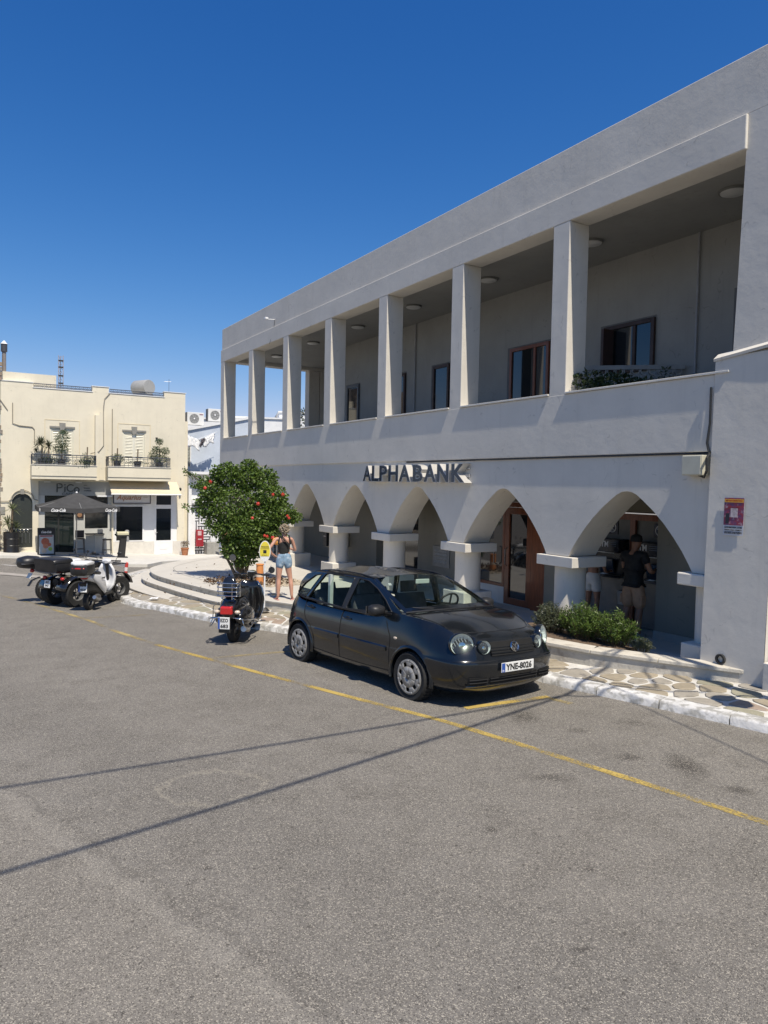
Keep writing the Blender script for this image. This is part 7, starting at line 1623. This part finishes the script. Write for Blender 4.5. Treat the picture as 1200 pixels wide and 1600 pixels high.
# balcony plants
LD = leafmat('balcony_leaf', (.045, .075, .03), (.08, .12, .05), (.14, .17, .10)); FP = leafmat('palm_leaf', (.07, .08, .05), (.12, .13, .08), (.18, .18, .12))
def bplant(s_, lab, clumps, mat, size=.07, fronds=None, y_=-.55, asp=.55):
    t = thing('balcony_plant', lab, 'plant', tuple(hb(s_, y_, 3.39)), HA); MB().lathe([(0, 0), (.15, 0), (.19, .28), (0, .28)], n=16).build('pot', M('dark_pot', (.06, .055, .05), .7), t, smooth=35); g = MB()
    for c, r_, n in clumps: leaves(g, c, r_, n, size, shell=.3, asp=asp)
    for c, n, l in (fronds or []): rosette(g, c, n, l, .05)
    g.build('foliage', mat, t, recalc=False, kind='stuff'); MB().tube([(0, 0, .25), (.02, 0, .9)], .03, 6).build('stem', BARK, t); return t
bplant(1.72, 'spreading fan palm at the left end of the left balcony', [], FP, fronds=[((-.05, 0, .95), 110, .58), ((.3, 0, .85), 60, .5), ((-.25, 0, .6), 30, .3)])
bplant(2.58, 'tall clipped evergreen in front of the shuttered window on the left balcony', [((.02, 0, 1.2), (.34, .3, .42), 900), ((-.05, 0, .75), (.36, .3, .32), 600), ((.1, 0, 1.55), (.22, .2, .15), 200)], LD, .06)
bplant(3.72, 'low trailing bushes behind the railing at the right of the left balcony', [((0, 0, .25), (.42, .2, .20), 500), ((-.2, -.35, .1), (.5, .08, .2), 200), ((-.1, 0, .5), (.12, .1, .15), 60)], LD, .06)
bplant(5.12, 'round green bush at the left end of the right balcony', [((0, 0, .38), (.32, .28, .28), 700)], LD, .06)
bplant(7.18, 'tiered leafy shrub at the right end of the right balcony', [((0, 0, 1.32), (.2, .18, .16), 240), ((-.15, 0, .9), (.26, .22, .22), 350), ((.28, 0, .85), (.24, .2, .2), 300), ((-.35, 0, .6), (.2, .2, .2), 220), ((.05, 0, .45), (.5, .25, .2), 500)], LD, .07)
bplant(6.1, 'row of dark low planters along the middle of the right balcony', [((0, 0, .2), (.6, .12, .10), 220)], LD, .05)
bplant(2.0, 'dense dark planting behind the railing at the left of the left balcony', [((0, -.15, .22), (.45, .12, .16), 300), ((-.5, -.25, -.2), (.12, .12, .18), 60)], LD, .06)
wl_ = thing('wall_lantern', 'small black wall lantern at the right corner of the cream house', 'lamp', tuple(hb(8.35, -.0, 2.35)), HA); MB().tube([(0, 0, 0), (0, -.22, .02)], .012, 6).build('arm', IRON, wl_); MB().ell((0, -.22, -.06), (.06, .06, .09), 10, 8).build('globe', IRON, wl_, smooth=60)
sp_ = thing('camera_box', 'small sensor box on the wall above the right balcony', 'box', tuple(hb(7.15, -.04, 4.92)), HA); MB().bx(-.05, .05, -.04, .04, -.03, .03).build('casing', IRON, sp_); MB().bx(-.02, .02, -.045, -.041, -.02, .02).build('lens', DGLASS, sp_)

# ---------------------------------------------------------------- street pole and overhead cables (outside the frame; their shadows fall into it)
po_ = thing('utility_pole', 'grey street pole on the near pavement, outside the picture, carrying lantern and cables', 'pole', (5.62, 7.15, .05))
MB().tube([(0, 0, 0), (0, 0, 7.9)], [.11, .07], 12).build('shaft', STEEL, po_); MB().tube(spl([(0, 0, 3.5), (-.25, -.05, 3.75), (-.5, -.1, 3.7)], 10), .02, 8).build('bracket', STEEL, po_)
MB().lathe([(.03, 3.72), (.16, 3.60), (.20, 3.40), (.14, 3.2), (.04, 3.12)], (-.52, -.1, 0), n=16).build('lantern', IRON, po_)
def wirepath(P, r=.014, n=24, sag=.12):
    P = [Vector(p) for p in P]; out = []
    for a, b_ in zip(P, P[1:]):
        for k in range(n): t_ = k / n; q = a.lerp(b_, t_); q.z -= sag * 4 * t_ * (1 - t_); out.append(q)
    out.append(P[-1]); return MB().tube(out, r, 5)
def up(x, y, z): return (x + .2394 * z, y - .5253 * z, z)     # the point at height z whose shadow falls at (x, y)
J_ = up(2.42, 9.45, 6.8); top = (5.62, 7.15, 7.8)
cb = thing('overhead_cables', 'overhead cables running from the street pole across the road, above the picture', 'cables')
wirepath([top, J_], .03, 10, .05).build('cable_bundle', BLACK, cb)
wirepath([J_, up(-3.39, 6.38, 7.0), up(-12, 1.9, 7.4)], .020, 16, .10).build('cable', BLACK, cb); wirepath([J_, up(-2.62, 4.92, 7.0), up(-10.5, -2.9, 7.4)], .024, 16, .10).build('cable', BLACK, cb)
wirepath([up(2.8, 10.2, 7.2), up(3.3, 8.87, 7.0), up(3.95, 6.6, 7.0), up(5.2, 2.2, 7.3)], .012, 10, .03).build('cable', BLACK, cb)
wirepath([top, up(3.0, 10.5, 7.8), up(1.9, 10.6, 8.2)], .022, 10, .05).build('cable', BLACK, cb); wirepath([top, up(4.2, 9.3, 6.9), up(3.1, 9.6, 6.6), J_], .02, 10, .2).build('cable', BLACK, cb)
wirepath([top, up(3.6, 9.5, 6.8), up(2.5, 10.1, 7.8)], .02, 10, .15).build('cable', BLACK, cb)
